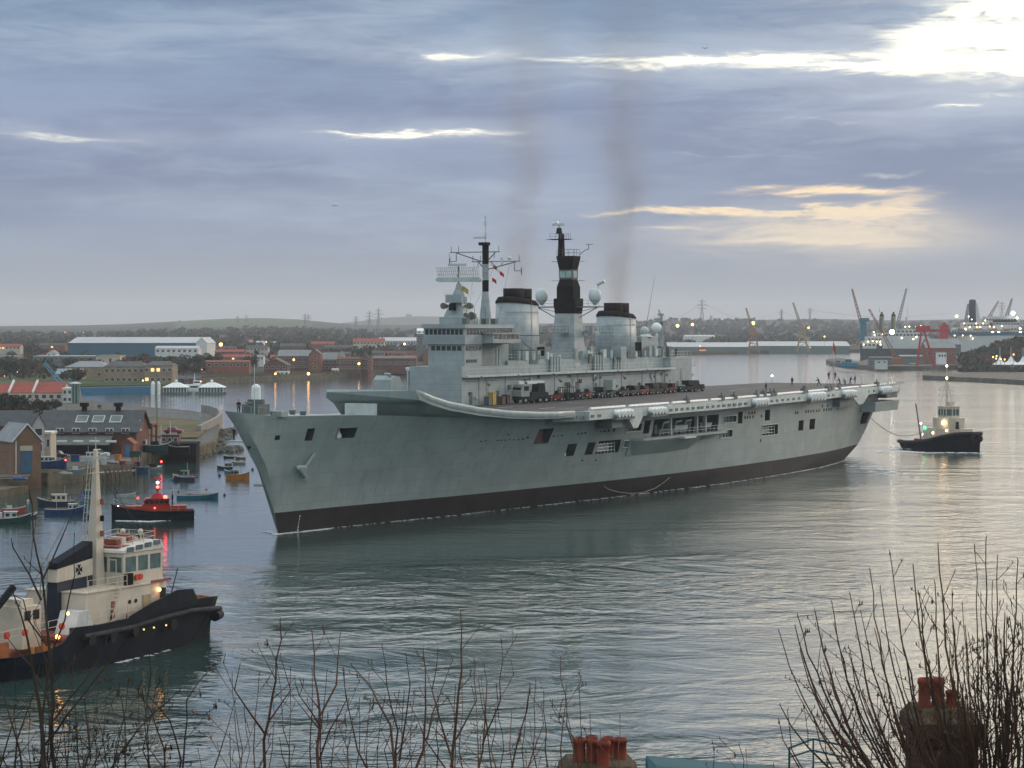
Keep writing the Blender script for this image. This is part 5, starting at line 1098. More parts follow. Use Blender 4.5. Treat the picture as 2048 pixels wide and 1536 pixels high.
# generic gabled building: footprint from picture columns on the distance d
def house(nm_,lab,cat,px0,px1,d,pyb,pye,pyr,depth,wall,roof,wins=(0,0),rt=0,ridge='x',chim=0,group=None,door=None,lit=0,flat=False,hip=0,wm=None,rot=0,wh=.9,over=.25,cm=None):
    x0=(px0-CX)/FP*d; x1=(px1-CX)/FP*d; zb=zat(pyb,d); ze=zat(pye,d); zr=zat(pyr,d if ridge=='y' else d+depth/2); w_=x1-x0
    t_=thing(nm_,lab,cat,((x0+x1)/2,d+depth/2,zb),rot,group); W=w_/2; D=depth/2; he=ze-zb; hr=max(zr-zb,he+.1)
    m_=MB(); m_.box(-W,W,-D,D,-3,he)
    if not flat and not hip:
        if ridge=='x': m_.yprism([(-D,he),(D,he),(0,hr)],-W,W)
        else: m_.xprism([(-W,he),(W,he),(0,hr)],-D,D)
    m_.build('wall',wall,t_)
    r=MB(); o=over; tk=.14
    if flat: r.box(-W-.15,W+.15,-D-.15,D+.15,he,he+.35)
    elif hip: r.loft([[(-W-o,-D-o,he),(W+o,-D-o,he),(W+o,D+o,he),(-W-o,D+o,he)],[(-W*hip,-.1,hr),(W*hip,-.1,hr),(W*hip,.1,hr),(-W*hip,.1,hr)]])
    else:
        for sg in (-1,1):
            if ridge=='x': r.loft([[(-W-o,sg*(D+o),he-o*(hr-he)/D),(W+o,sg*(D+o),he-o*(hr-he)/D),(W+o,0,hr),(-W-o,0,hr)],[(-W-o,sg*(D+o),he-o*(hr-he)/D+tk),(W+o,sg*(D+o),he-o*(hr-he)/D+tk),(W+o,0,hr+tk),(-W-o,0,hr+tk)]])
            else: r.loft([[(sg*(W+o),-D-o,he-o*(hr-he)/W),(sg*(W+o),D+o,he-o*(hr-he)/W),(0,D+o,hr),(0,-D-o,hr)],[(sg*(W+o),-D-o,he-o*(hr-he)/W+tk),(sg*(W+o),D+o,he-o*(hr-he)/W+tk),(0,D+o,hr+tk),(0,-D-o,hr+tk)]])
    rf=r.build('roof',roof,t_)
    nx,nz=wins
    for i in range(nx):
        for j in range(nz):
            cx=-W+w_*(i+.5)/nx; ww=min(w_/nx*.28,.7); fh=he/nz; z0=fh*j+fh*.38; z1=fh*j+fh*.38+min(fh*.42,wh*1.4)
            mt=m_lit if random.random()<lit else (wm or m_win)
            f_=MB().box(cx-ww-.08,cx+ww+.08,-D-.05,-D+.05,z0-.08,z1+.08).build('window',m_frame,t_)
            MB().box(cx-ww,cx+ww,-D-.08,-D-.03,z0,z1).build('pane',mt,f_)
    for k in range(chim):
        cx=-W*.85+2*W*.85*(k/(max(chim-1,1))) if chim>1 else W*.5
        MB().box(cx-.45,cx+.45,-.35,.35,hr-.6,hr+1.1).build('chimney',cm or m_brid,rf)
    if door:
        a,b,h_,mt=door; MB().box(-W+w_*a,-W+w_*b,-D-.07,-D+.02,0,h_).build('door',mt,t_)
    return t_,W,D,he,hr,rf
sh_,W,D,he,hr,rf=house('brick_shed','small brown brick gabled shed with blue roller door at the left edge','shed',1,60,367,950,884,851,9,m_brb,m_slateg,(0,0),ridge='y',rot=R(30),door=(.26,.68,3.6,m_bdoor))
sh_.location.y+=3.2; sh_.location.x-=1.2
MB().box(-W+2*W*.25,-W+2*W*.69,-D-.1,-D,3.6,4.4).build('lintel',m_rend,sh_); 
for sg in (-1,1): MB().loft([[(sg*(W+.2),-D-.3,he-.25),(sg*(W+.2),-D-.27,he-.25),(0,-D-.27,hr),(0,-D-.3,hr)],[(sg*(W+.2),-D-.3,he+.0),(sg*(W+.2),-D-.27,he+.0),(0,-D-.27,hr+.25),(0,-D-.3,hr+.25)]]).build('barge_board',m_frame,sh_)
MB().tube((-W+.5,-D-.08,0),(-W+.5,-D-.08,he),.08,n=6).build('drainpipe',m_frame,sh_)
house('white_house','tall narrow white and mauve gabled house behind the brick shed','house',51,76,396,914,851,829,5,M('mauve_render',(.36,.32,.33),.8),m_slate,(1,2),ridge='y',wm=m_win,wh=1.3,rot=R(26),over=.15)
house('white_extension','cream flat-roofed extension right of the tall narrow house','house',73,101,399,909,868,868,5,m_rend,m_frame,(3,1),flat=True)
house('slate_house','dark slate roof behind the brick shed, left of the tall white gable','house',-60,52,410,905,852,822,10,m_brid,m_slate,(0,0))
ls,W,D,he,hr,rf=house('boat_shed','long red brick boat shed with dark slate roof and three rooflights','boat shed',76,273,430,909,863,821.5,15,m_brid,m_slate,(0,0),over=.5)
for px in (162,195,230):
    x=(px-CX)/FP*433-ls.location.x; k=(hr-he)/D; f_=MB(); y0,y1=-D*.62,-D*.3
    f_.loft([[(x-1.1,y0,he+(y0+D)*k+.18),(x+1.1,y0,he+(y0+D)*k+.18),(x+1.1,y1,he+(y1+D)*k+.18),(x-1.1,y1,he+(y1+D)*k+.18)],[(x-1.1,y0,he+(y0+D)*k+.3),(x+1.1,y0,he+(y0+D)*k+.3),(x+1.1,y1,he+(y1+D)*k+.3),(x-1.1,y1,he+(y1+D)*k+.3)]]); f_=f_.build('rooflight',m_lgrey,rf)
    MB().q([(x-.95,y0+.2,he+(y0+.2+D)*k+.32),(x+.95,y0+.2,he+(y0+.2+D)*k+.32),(x+.95,y1-.2,he+(y1-.2+D)*k+.32),(x-.95,y1-.2,he+(y1-.2+D)*k+.32)],[(0,1,2,3)]).build('pane',M('rooflight_glass',(.10,.13,.13),.3),f_)
for px in (168,236):
    x=(px-CX)/FP*437-ls.location.x; MB().box(x-.45,x+.45,-.45,.45,hr-.3,hr+.8).box(x-.75,x+.75,-.75,.75,hr+.8,hr+1.5).build('ventilator',m_blk,rf)
for px in (120,152,185,219,251):
    x=(px-CX)/FP*430-ls.location.x; f_=MB().box(x-.75,x+.75,-D-.06,-D,5.0-1.2,5.0-.1).build('window',m_frame,ls); MB().box(x-.6,x-.1,-D-.1,-D-.04,3.95,4.75).build('pane',m_win,f_); MB().box(x+.1,x+.6,-D-.1,-D-.04,3.95,4.75).build('pane',m_win,f_)
x1=W; f_=MB().box(W,W+.08,-4,-1.6,5.2-1.0,5.2+1.0).build('window',m_frame,ls); MB().box(W+.06,W+.12,-3.7,-3.0,4.4,6.0).build('pane',m_win,f_); MB().box(W+.06,W+.12,-2.6,-1.9,4.4,6.0).build('pane',m_win,f_)
la=MB(); la.box(-W+2,W-4.5,-D-4,-D,-2,2.0); la.build('lean_to',m_blk,ls); MB().loft([[(-W+1.8,-D-4.3,1.9),(W-4.3,-D-4.3,1.9),(W-4.3,-D,3.4),(-W+1.8,-D,3.4)],[(-W+1.8,-D-4.3,2.05),(W-4.3,-D-4.3,2.05),(W-4.3,-D,3.55),(-W+1.8,-D,3.55)]]).build('lean_to_roof',M('fibre_cement_roof',(.10,.105,.10),.7,0,.2,.6),ls)
for px in (117,150,183,216): x=(px-CX)/FP*424-ls.location.x; MB().box(x-.9,x+.9,-D-3.2,-D-2.4,2.38,2.72).build('rooflight',m_wht,ls)
house('brick_kiosk','small orange brick gabled store with bright blue door, at the end of the long shed','store',243,266,420,915,887,878,4,m_bri,m_bri,(0,0),ridge='y',door=(.3,.7,2.3,M('bright_blue_door',(.03,.14,.32),.5)))
house('low_brick_store','small flat brick store with pale door on the grass, below the red car','store',322,357,452,888,873,873,3,m_bri,m_slate,(3,1),flat=True)
house('tarred_shed','low black tarred shed behind the beach, right of the dark fishing boats','shed',330,392,440,905,888,884,5,m_blk,m_blk,(0,0))
# red boat hoist
bh=thing('boat_hoist','red steel boat hoist frame over the dark fishing boats','boat hoist',G(276,896)); 
for x in (-2.6,2.6): MB().box(x-.2,x+.2,-.2,.2,0,4.3).build('leg',m_vred,bh); MB().box(x-.2,x+.2,5.8,6.2,0,4.3).build('leg',m_vred,bh); MB().box(x-.2,x+.2,-.2,6.2,4.3,4.7).build('side_beam',m_vred,bh)
MB().box(-2.8,2.8,5.7,6.1,3.8,4.3).build('cross_beam',m_vred,bh)
boat('dark trawler on the hard with white wheelhouse, under the red hoist',288,902,5.0,178,m_blk,(-.1,.2,1.4),m_bwht,1.3,[('pole',-1.6,0,1,2.4,m_vred)],group='dark fishing boats ashore by the hoist',z=2.4)
boat('dark green trawler on the hard, right of the one under the hoist',318,903,5.0,5,m_bgrn,(-.3,.0,1.2),m_blk,1.3,[('pole',1.0,0,1,2.4,m_vred),('box',.8,0,1,.4,m_bwht)],group='dark fishing boats ashore by the hoist',z=2.4)
boat('dark hull lying behind the beach, rightmost of the laid-up trawlers',355,903,4.4,176,m_blk,(-.1,.2,.7),m_blk,1.0,None,group='dark fishing boats ashore by the hoist',z=2.4)
# cars
def car(lab,p,deg,col,k=1.0,grp=None,lit=0):
    c=thing('parked_car',lab,'car',p,R(deg),grp)
    MB().xprism([(-2.1*k,.35),(2.1*k,.35),(2.1*k,.75),(1.5*k,.9),(-2.0*k,.95)],-.85,.85).build('body',col,c)
    MB().loft([[(-1.5*k,-.8,.9),(1.0*k,-.8,.9),(1.0*k,.8,.9),(-1.5*k,.8,.9)],[(-1.1*k,-.65,1.42),(.4*k,-.65,1.42),(.4*k,.65,1.42),(-1.1*k,.65,1.42)]]).build('windows',m_win,c)
    MB().box(-1.05*k,.35*k,-.66,.66,1.42,1.47).build('roof',col,c)
    for x in (-1.3*k,1.3*k):
        for y in (-.8,.8): MB().tube((x,y-.1,.33),(x,y+.1,.33),.33,n=10).build('wheel',m_tyre,c)
    for y in (-.55,.55): MB().box(2.05*k,2.13*k,y-.15,y+.15,.55,.72).build('headlight',m_lampw if lit else m_wht,c)
    return c
car('dark red car parked on the grass behind the small brick store',G(347,868,2.8),0,M('car_dark_red',(.22,.02,.04),.3),.95)
for i,(px,py,c_,lab) in enumerate(((300,929,m_conc,'pale hut-like skip on the beach under the red hoist'),)): pass
for a in (('fish_crate','stack of blue fish boxes on the quay before the long lean-to','crate',150,922,1.4,.9,1.0,m_bblue),('fish_crate','pale crate stack on the quay left of the motor cruiser','crate',168,924,1.1,.9,.8,m_bwht),('fish_crate','orange plastic bin near the small brick kiosk','crate',236,921,.9,.9,.9,m_borg),
  ('fish_crate','dark green skip at the right of the blue-doored kiosk','skip',272,914,2.0,1.2,1.0,m_bgrn),('fish_crate','red oil tank on the quay by the jetty root','tank',246,932,1.0,.7,.8,m_vred),('fish_crate','grey equipment box before the cream extension','box',86,921,1.2,.8,1.0,m_bgry)):
    qbox(a[0],a[1],a[2],a[3],a[4],2.4,a[5],a[6],a[7],a[8],random.uniform(-.4,.4))
car('small white van-like car parked before the dark lean-to of the long shed',G(198,915,2.4),8,m_wht,.9); car('dark grey car parked on the quay by the cream extension',G(116,918,2.4),-5,m_vdark,.9)
# jetty of timber
jt=thing('timber_jetty','low timber jetty with stout piles reaching out from the quay below the long shed','jetty',(0,0,0)); a_,b_=at(168,950,1.9),at(262,943,1.9)
MB().prism([(a_.x,a_.y),(b_.x,b_.y),(b_.x,b_.y+5),(a_.x,a_.y+5)],1.7,2.0).build('decking',M('weathered_timber',(.14,.12,.095),.85,0,.3,1),jt)
for k in range(12):
    p=a_.lerp(b_,k/11); MB().tube((p.x,p.y-.1,-.5),(p.x,p.y-.1,2.9),.16,n=6).build('pile',MC['weathered_timber'],jt); MB().tube((p.x,p.y+4.9,-.5),(p.x,p.y+4.9,2.9),.16,n=6).build('pile',MC['weathered_timber'],jt)
MB().path([a_+Vector((0,0,.8)),b_+Vector((0,0,.8))],.07,4).path([a_+Vector((0,5,.8)),b_+Vector((0,5,.8))],.07,4).build('handrail',MC['weathered_timber'],jt)
for i,(px,py,lab,mt) in enumerate(((35,960,'blue tarpaulin heap on the ledge before the brick shed',m_bblue),(128,950,'dark upturned tender on the quay edge',m_bgry),(222,927,'grey stacked gear on the quay behind the jetty',m_bgry),(210,910,'green net pile by the low dark sheds',m_bgrn))):
    p=G(px,py,2.3); m_=MB(); m_.sph((0,0,.1),.9,9,5,.55,-.2); m_.sph((.8,.2,.1),.6,8,5,.6,-.2); m_.build('gear_heap',mt,None,lab,'gear heap',loc=p)
# poles, lamp posts, flag masts
def pole(px,pyb,pyt,z,lab,nm_='lamp_post',cat='lamp post',mt=None,r=.08,arm=0,group=None):
    p=at(px,pyb,z); d=p.y; h_=zat(pyt,d)-z; m_=MB(); m_.tube((0,0,0),(0,0,h_),r,r*.6,6)
    if arm: m_.tube((0,0,h_),(arm,0,h_+.2),.05,n=4); m_.box(arm-.25,arm+.25,-.1,.1,h_+.1,h_+.25)
    return m_.build(nm_,mt or m_dgrey,None,lab,cat,group,loc=p)
pole(314,862,746,2.6,'tall dark mast standing beside the grassy point','mast','mast',r=.13); pole(341,886,842,2.5,'thin white flagpole on the grass near the red car','flagpole','flagpole',m_frame); pole(322,897,848,2.5,'thin pale pole by the brick store','flagpole','flagpole',m_frame)
pole(133,822,791,2.4,'dark lamp post before the red roofed terrace','lamp_post',arm=-.6); pole(184,819,783,2.2,'dark lamp post left of two on the river walk behind the long shed',arm=.5); pole(204,819,784,2.2,'dark lamp post in the middle behind the long shed',arm=.5); pole(226,821,792,2.2,'dark lamp post nearest the right ventilator',arm=.5)
for i,px in enumerate((196,200)): p=at(px,820,2.2); person(p.x,p.y,2.2,R(40+90*i),'stand',['left one of two dark figures on the river walk above the long shed roof','right one of two dark figures on the river walk above the long shed roof'][i],'people on the river walk')
# pink terrace with red roofs, at the upper left
for i,(a,b,lab) in enumerate(((-40,18,'red roofed cream terrace section cut by the left picture edge'),(18,66,'middle red roofed cream terrace section with white sloping parapet'),(66,125,'right red roofed cream terrace section next to the glass stair tower'))):
    t_,W,D,he,hr,rf=house('terrace',lab,'terraced house',a,b,715,820,786,765+(i==0)*3,14,m_rend,m_rtile,(4,2),group='red roofed terrace by the river',over=.1)
    MB().loft([[(-W-.3,-D-.5,he-.2),(-W+.3,-D-.5,he-.2),(-W+.3,0,hr+.2),(-W-.3,0,hr+.2)],[(-W-.3,-D-.5,he+.5),(-W+.3,-D-.5,he+.5),(-W+.3,0,hr+.9),(-W-.3,0,hr+.9)]]).build('parapet',m_wrend,t_)
house('pale_tower','pale grey square end block of the red roofed terrace','tower',125,144,712,822,778,778,9,m_wrend,m_frame,(2,3),flat=True)
gt=thing('glass_tower','green glass stair tower with flared flat top beside the river','tower',atd(151,705,zat(822,705))); 
MB().prism([(1.2*math.cos(a),1.2*math.sin(a)) for a in [k*math.pi/4 for k in range(8)]],0,7.6).build('glass',M('green_glass',(.03,.09,.075),.2),gt)
for k in range(8): a=k*math.pi/4; MB().tube((1.25*math.cos(a),1.25*math.sin(a),0),(1.25*math.cos(a),1.25*math.sin(a),7.6),.08,n=4).build('mullion',m_lgrey,gt)
MB().tube((0,0,7.6),(0,0,8.3),.9,1.9,8).tube((0,0,8.3),(0,0,8.8),1.9,.3,8).build('roof',m_lgrey,gt)
# ---- trees ----
m_bark=M('bark',(.05,.04,.03),.9,0,.3,2); m_leafs=[M('winter_foliage',(.06,.05,.034),.9,0,.55,.35,spec=.1),M('evergreen_foliage',(.028,.045,.024),.9,0,.55,.35,spec=.1),M('russet_foliage',(.10,.048,.03),.9,0,.45,.35,spec=.1)]
def crownpts(rng,n,rx,rz,q,c=(0,0,0)):
    vs=[];fs=[]
    lob=[(rng.uniform(-.6,.6)*rx,rng.uniform(-.6,.6)*rx,rng.uniform(-.45,.6)*rz,rng.uniform(.3,.6)) for _ in range(7)]
    for _ in range(n):
        l=rng.choice(lob); v=Vector((rng.gauss(0,1),rng.gauss(0,1),rng.gauss(0,1))).normalized()*rng.uniform(.55,1.05)
        p=Vector((l[0]+v.x*rx*l[3],l[1]+v.y*rx*l[3],l[2]+v.z*rz*l[3]))+Vector(c); a=Vector((rng.gauss(0,1),rng.gauss(0,1),rng.gauss(0,1))).normalized(); b=a.orthogonal().normalized(); c2=a.cross(b)
        s=q*rng.uniform(.5,1.2); o=len(vs); vs+=[p-b*s-c2*s*.6,p+b*s-c2*s*.5,p+b*s*.7+c2*s*.7,p-b*s*.5+c2*s*.6]; fs.append((o,o+1,o+2,o+3))
    return vs,fs
TP_={}
def tree(lab,p,h,kind=0,group=None,nm_='tree',w_=.42):
    key=(kind,random.randrange(3))
    if key not in TP_:
        rng=random.Random(hash(key)%977+kind*7); m_=MB(); v,f=crownpts(rng,900,.42,.40,.045,(0,0,.62)); m_.q([tuple(x) for x in v],f)
        c=m_.build('crown',m_leafs[kind]); tk=MB(); tk.tube((0,0,-.1),(0,0,.5),.035,.022,6)
        for k in range(6): a=k*1.05; tk.tube((0,0,.28+.05*k),(.26*math.cos(a),.26*math.sin(a),.55+.06*k),.014,.006,4)
        tk=tk.build('trunk',m_bark); TP_[key]=(c.data,tk.data); bpy.data.objects.remove(c); bpy.data.objects.remove(tk)
    t_=thing(nm_,lab,'tree',p,random.uniform(0,6),group); t_.scale=(h*w_/.42,h*w_/.42,h)
    for n_,me in zip(('crown','trunk'),TP_[key]): o=bpy.data.objects.new(n_,me); sc.collection.objects.link(o); o.parent=t_
    return t_
random.seed(31)
for px,d,pyb,pyt,kd,lab in ((25,520,856,806,0,'wide brown bare tree above the slate-roofed house at left'),(58,530,850,800,0,'brown tree between the slate-roofed house and the long boat shed'),(-5,640,836,778,0,'large brown tree cut by the left edge in front of the red roofs'),(84,560,838,800,0,'low brown thicket tree directly behind the left end of the boat shed roof'),(12,600,840,780,0,'bare brown tree at the left edge in front of the red roofs'),(38,590,842,792,1,'dark round evergreen left of the slate-roofed house'),(60,600,835,798,0,'brown bush-like tree before the cream terrace'),(92,620,828,796,0,'leafless bushy tree in front of the middle red roofed terrace section'),(112,620,826,800,1,'dark green shrubby tree left of the pale end block'),(76,470,866,826,1,'dark conifer between the narrow white house and the long slate roof'),(-10,560,860,800,1,'dark evergreen cut by the left picture edge')):
    z=zat(pyb,d); tree(lab,atd(px,d,z),zat(pyt,d)-z,kd,'trees round the near left houses',w_=.5)
# ======================= far bank =======================
random.seed(77)
def H(lab,px0,px1,d,pyb,pye,pyr,dep,wall,roof,wins=(0,0),nm_='building',cat='building',**k): return house(nm_,lab,cat,px0,px1,d,pyb,pye,pyr,dep,wall,roof,wins,**k)
m_bluew=M('blue_cladding',(.03,.10,.15),.6,0,.12,.1,tile=1); m_metal=M('pale_sheet_roof',(.36,.38,.40),.45,0,.10,.05,tile=.4); m_greenw=M('green_grey_cladding',(.09,.13,.13),.7,0,.12,.1)
H('huge blue clad warehouse with long pale ribbed roof, biggest building on the far left bank',137,392,1413,704,686,674.5,60,m_bluew,m_metal,(0,0),'warehouse','warehouse')
H('pale gabled end bay at the right end of the huge blue warehouse',392,414,1400,704,686,675,40,m_wrend,m_metal,(0,0),'warehouse','warehouse',ridge='y')
H('low white annex in front of the right half of the blue warehouse',310,396,1370,708,697,692,16,m_wrend,m_metal,(8,1),'warehouse','warehouse')
H('long low dark shed with thin white roof edge, left under the blue warehouse',66,190,1220,724,713,711,20,m_dgrey,m_metal,(12,1),'shed','shed',flat=True)
H('cream boxy building right of the long low dark shed',192,240,1210,728,712,712,18,m_rend,m_slateg,(0,0),flat=True)
H('brown hall with pale flat hipped roof, left of the stone school building',130,212,1010,762,734,722,22,m_sand,m_slateg,(3,1),hip=.5)
H('low brown stone wing with blue-grey roof left of the brown hall',108,160,985,766,748,738,14,m_sand,M('blue_grey_roof',(.16,.22,.25),.5),(5,1))
H('large old sandstone building with tall windows behind the river lawn',208,288,950,769,733,722,16,m_sand,m_slate,(7,2),chim=3,hip=.7)
H('sandstone end pavilion with lit window bays, right part of the old stone building',288,345,945,769,731,722,15,m_sand,m_slate,(5,2),lit=.5,chim=2,hip=.6)
H('orange-red brick wall-like row right of the stone buildings',411,498,1100,738,724,721,8,m_bri,m_bri,(6,1))
H('small dark shed low on the bank at the foot of the brick row',345,400,1000,768,758,752,8,m_brid,m_slate,(3,1))
H('broad dark brown gabled boathouse with low roof, facing the river',528,574,1120,742,730,717.5,18,m_brid,M('brown_roof',(.09,.07,.06),.7),(4,1),ridge='y')
H('long slate-roofed brick mill building above the quay',556,620,1180,738,712,700,14,m_brid,m_slateg,(8,3))
H('tall red brick gable end of the slate-roofed mill',618,641,1165,742,708,699,14,m_bri,m_slate,(1,3),ridge='y')
H('brick house with grey slate roof right of the tall brick gable',642,674,1180,742,719,706,12,m_brid,m_slateg,(4,2))
H('cream gabled house peeping over the brick rows',676,688,1230,722,710,703,9,m_rend,m_slate,(1,1),ridge='y')
H('low dark red brick workshops in the middle of the far quay',674,722,1170,742,719,714,14,m_brid,m_brid,(7,2))
H('brick house with small chimneys left of the narrow brick tower',720,736,1175,741,713,707,10,m_brid,m_slate,(2,3),ridge='y',chim=1)
H('narrow red brick tower on the far quay',736,744,1165,742,712,711,6,m_bri,m_slate,(1,4),flat=True)
H('long brown low factory behind the quay, right of the narrow tower',746,832,1220,736,717,712,20,m_brid,M('brown_flat_roof',(.13,.10,.085),.8),(12,1),lit=.15)
H('terrace of small brick gabled houses with light trim, in front of the island',767,852,1500,715,708,702,14,m_bri,m_brid,(12,1),lit=.25,chim=5)
H('long red roofed block on the hill left of the white warehouse',706,768,1750,690,684,677,14,m_rend,m_rtile,(9,1),chim=3)
H('pale grey long warehouse left of the grain tower',756,838,1900,691,682,675,40,m_metal,m_metal,(14,1),'warehouse','warehouse')
H('grey-green grain tower with white top storey beside the carrier bridge','' and 0 or 833,853,1500,700,668,668,16,m_dgrey,m_wht,(2,3),'tower','tower',flat=True)
H('white top storey house of the grain tower',834,852,1502,668,662,657,12,m_wht,m_wht,(2,1),'tower_house','tower')
H('dark red brick barn with steep roof next to the grain tower',846,872,1350,719,704,692,14,m_bri,m_brid,(2,1),ridge='y')
H('small blue-white house among the trees above the brown boathouse',514,527,1260,722,714,710,8,m_wrend,m_slateg,(2,1))
H('low white modern building with thin mast, under the green hill',541,575,2100,689,684,682,20,m_wht,m_wht,(5,1),flat=True)
H('white small kiosk left of the low white modern building',512,527,2000,689,685,682,12,m_wht,m_metal,(2,1))
H('small gabled cottage with white walls left of the blue warehouse',93,112,1330,716,707,701,10,m_wrend,m_slateg,(2,1),ridge='y')
H('grey long roof at the far left behind the dark trees',-30,36,1300,722,713,711,14,m_dgrey,m_metal,(5,1),flat=True)
H('low brick quay office with pale gable near the red container',664,676,1160,748,740,737,6,m_rend,m_rend,(2,1))
H('white quay kiosk with lamp beside the red boat shed on the far quay',552,577,1110,750,744,743,5,m_wht,m_wht,(3,1),flat=True)
for a in (('red brick terrace row with slate roof right of the blue warehouse, upper row',424,470,1450,704,697,692,'b','s'),('brown brick terrace row directly under the first one right of the blue warehouse',430,488,1330,713,704,699,'d','r'),('cream fronted terrace row above the brown boathouse roof',492,536,1500,702,696,691,'c','s'),('dark brick terrace row climbing behind the mill roof',560,610,1560,698,692,687,'d','s'),
  ('red roofed terrace row above the tall brick gable',622,668,1620,694,688,683,'b','r'),('brick terrace row with pale chimneys left of the red roofed hill block',650,704,1480,702,695,690,'b','s'),('low red brick terrace just above the orange brick row',440,500,1220,722,714,709,'b','r'),('brown works building between the mill and the workshops roofline',648,700,1290,716,708,704,'d','s'),('brick cottages above the long brown low factory, left part',744,768,1330,713,706,701,'b','s'),('slate-roofed brick row left of the big blue warehouse',78,130,1500,698,691,686,'b','s'),('red roofed houses at the far left edge beyond the dark trees',-20,40,1480,700,693,688,'c','r'),('dark sheds on the bank between stone pavilion and brick row',350,400,1120,742,733,729,'d','s')):
    H(a[0],a[1],a[2],a[3],a[4],a[5],a[6],10,{'b':m_bri,'d':m_brid,'c':m_rend}[a[7]],{'s':m_slate,'r':m_rtile}[a[8]],(max(3,int((a[2]-a[1])/7)),1),'terrace_row','terrace',chim=4,lit=.12,group='terrace rows on the far bank')
# long sheds right of the carrier
H('long white roofed quay shed with green-grey walls, directly right of the carrier aerials',1336,1500,2080,706,694,685,40,m_greenw,m_metal,(0,0),'quay_shed','warehouse')
H('second long white roofed quay shed left of the passenger ships',1500,1700,2120,704,692,683,45,m_greenw,m_metal,(0,0),'quay_shed','warehouse')
H('low pale roofs far behind the quay sheds, right of the carrier',1370,1430,2700,679,673,670,30,m_wrend,m_metal,(0,0),'quay_shed','warehouse')
H('orange lit open doorway shed on the far quay right of the carrier',1400,1412,2070,706,699,698,8,M('orange_lit_wall',(1,.4,.2),.6,emit=(1,.25,.08),es=.35),m_slate,(0,0),'kiosk','shed',flat=True)
# distant rows of houses, all alike
pr=[]
for i in range(3):
    t_,*_r=house('terraced_house','tiny brick terraced house in the distant rows below the hills','house',500,512,2000,690,684,680,10,[m_bri,m_brid,m_rend][i],[m_slate,m_brid,m_rtile][i],(3,1),group='distant terraced houses',chim=1); pr.append(t_)
spots=[]
for k in range(130):
    px=random.choice([random.uniform(400,1000),random.uniform(-20,135),random.uniform(420,840)]); d=random.choice((1300,1420,1550,1750,2000,2300,2700,3100)); spots.append((px,d))
def terr(px,d):
    s0=lerp(SHOR,px); D1=5200+300*math.sin(px*.004); zr=zat(lerp(RIDGE,px),D1); k=(d-s0)/(D1-s0)
    return min(3+(zr-3)*max(k,0)**1.7,3+14*(1-math.exp(-max(d-s0,0)/600))+max(0,(k-.55)/.45)**1.6*(zr-14))
for i,(px,d) in enumerate(spots):
    p=atd(px,d,terr(px,d)+.2)
    zone='left of the blue warehouse' if px<150 else ('around the blue warehouse' if px<420 else ('under the green hill' if px<650 else ('below the far monument hill' if px<840 else 'behind the carrier island')))
    lb='tiny %s terraced house in the distant rows %s'%(['red brick slate-roofed','dark brick','cream walled red-roofed'][i%3],zone)
    if i<3: pr[i].location=p; pr[i]['label']=lb
    else: copytree(pr[i%3],loc=p,rotz=random.uniform(-.5,.5),label=lb)
# woods: the far tree cover that reads as one mass
def wood(name,n,area,hr_,q,mats,seed,lab=None,per=46):
    rng=random.Random(seed); m_=MB(); vs=[];fs=[]
    for k in range(n):
        px,d=area(rng); z=terr(px,d); h=rng.uniform(*hr_); mi=rng.choices(range(len(mats)),[6,3,.5][:len(mats)])[0]
        v,f=crownpts(rng,per,h*rng.uniform(.6,.9),h*.5,q,(0,0,h*.5)); c=atd(px,d,z); m_.cur=mi; m_.q([tuple(x+c) for x in v],f)
    return m_.build(name,mats,kind='stuff')
wood('far_woodland',1500,lambda r:(lambda px:(px,max(lerp(SHOR,px)+r.uniform(350,2500),1500)))(r.uniform(-100,1250)),(5,9),2.0,m_leafs,3,per=34)
wood('far_woodland',1000,lambda r:(r.uniform(1250,2150),r.uniform(2350,5000)),(4,7),3.0,m_leafs[:2],4,per=34)
wood('bank_scrub',260,lambda r:(lambda px:(px,lerp(SHOR,px)+r.choice([r.uniform(60,380),r.uniform(250,600)])))(r.choice([r.uniform(345,860),r.uniform(-60,200),r.uniform(230,420)])),(3,6.5),1.0,m_leafs,6,per=70)
random.seed(8)
for px,d,h,kd,lab in ((20,1000,8,1,'dark tree on the far bank above the left red roofs'),(60,1050,7,0,'brown leafless tree left of the blue crane'),(246,1080,8,2,'russet tree rising behind the old stone building, leftmost'),(275,1090,9,2,'broad russet tree above the middle of the stone building'),(305,1085,8,0,'brown tree above the sandstone end pavilion'),(335,1070,8,1,'green tree right over the sandstone end pavilion'),
    (366,1060,7,0,'brown tree standing on the bank between the stone pavilion and the brick row'),(385,1150,8,1,'dark evergreen below the right end of the blue warehouse'),(425,1200,8,1,'dark evergreen right of the blue warehouse foot'),(455,1250,7,0,'brown tree beyond the orange brick row'),(500,1160,7,1,'dark tree at the right end of the orange brick row'),(655,1330,9,1,'dark tree behind the grey slate-roofed brick house'),
    (690,1350,9,1,'dark evergreen above the dark red workshops'),(730,1380,9,1,'dark spreading tree behind the narrow brick tower'),(215,1250,7,1,'dark tree over the cream boxy building'),(140,1150,6,1,'small dark tree left of the brown hall')):
    tree(lab,atd(px,d,terr(px,d)),h,kd,'trees on the far bank',w_=.6)
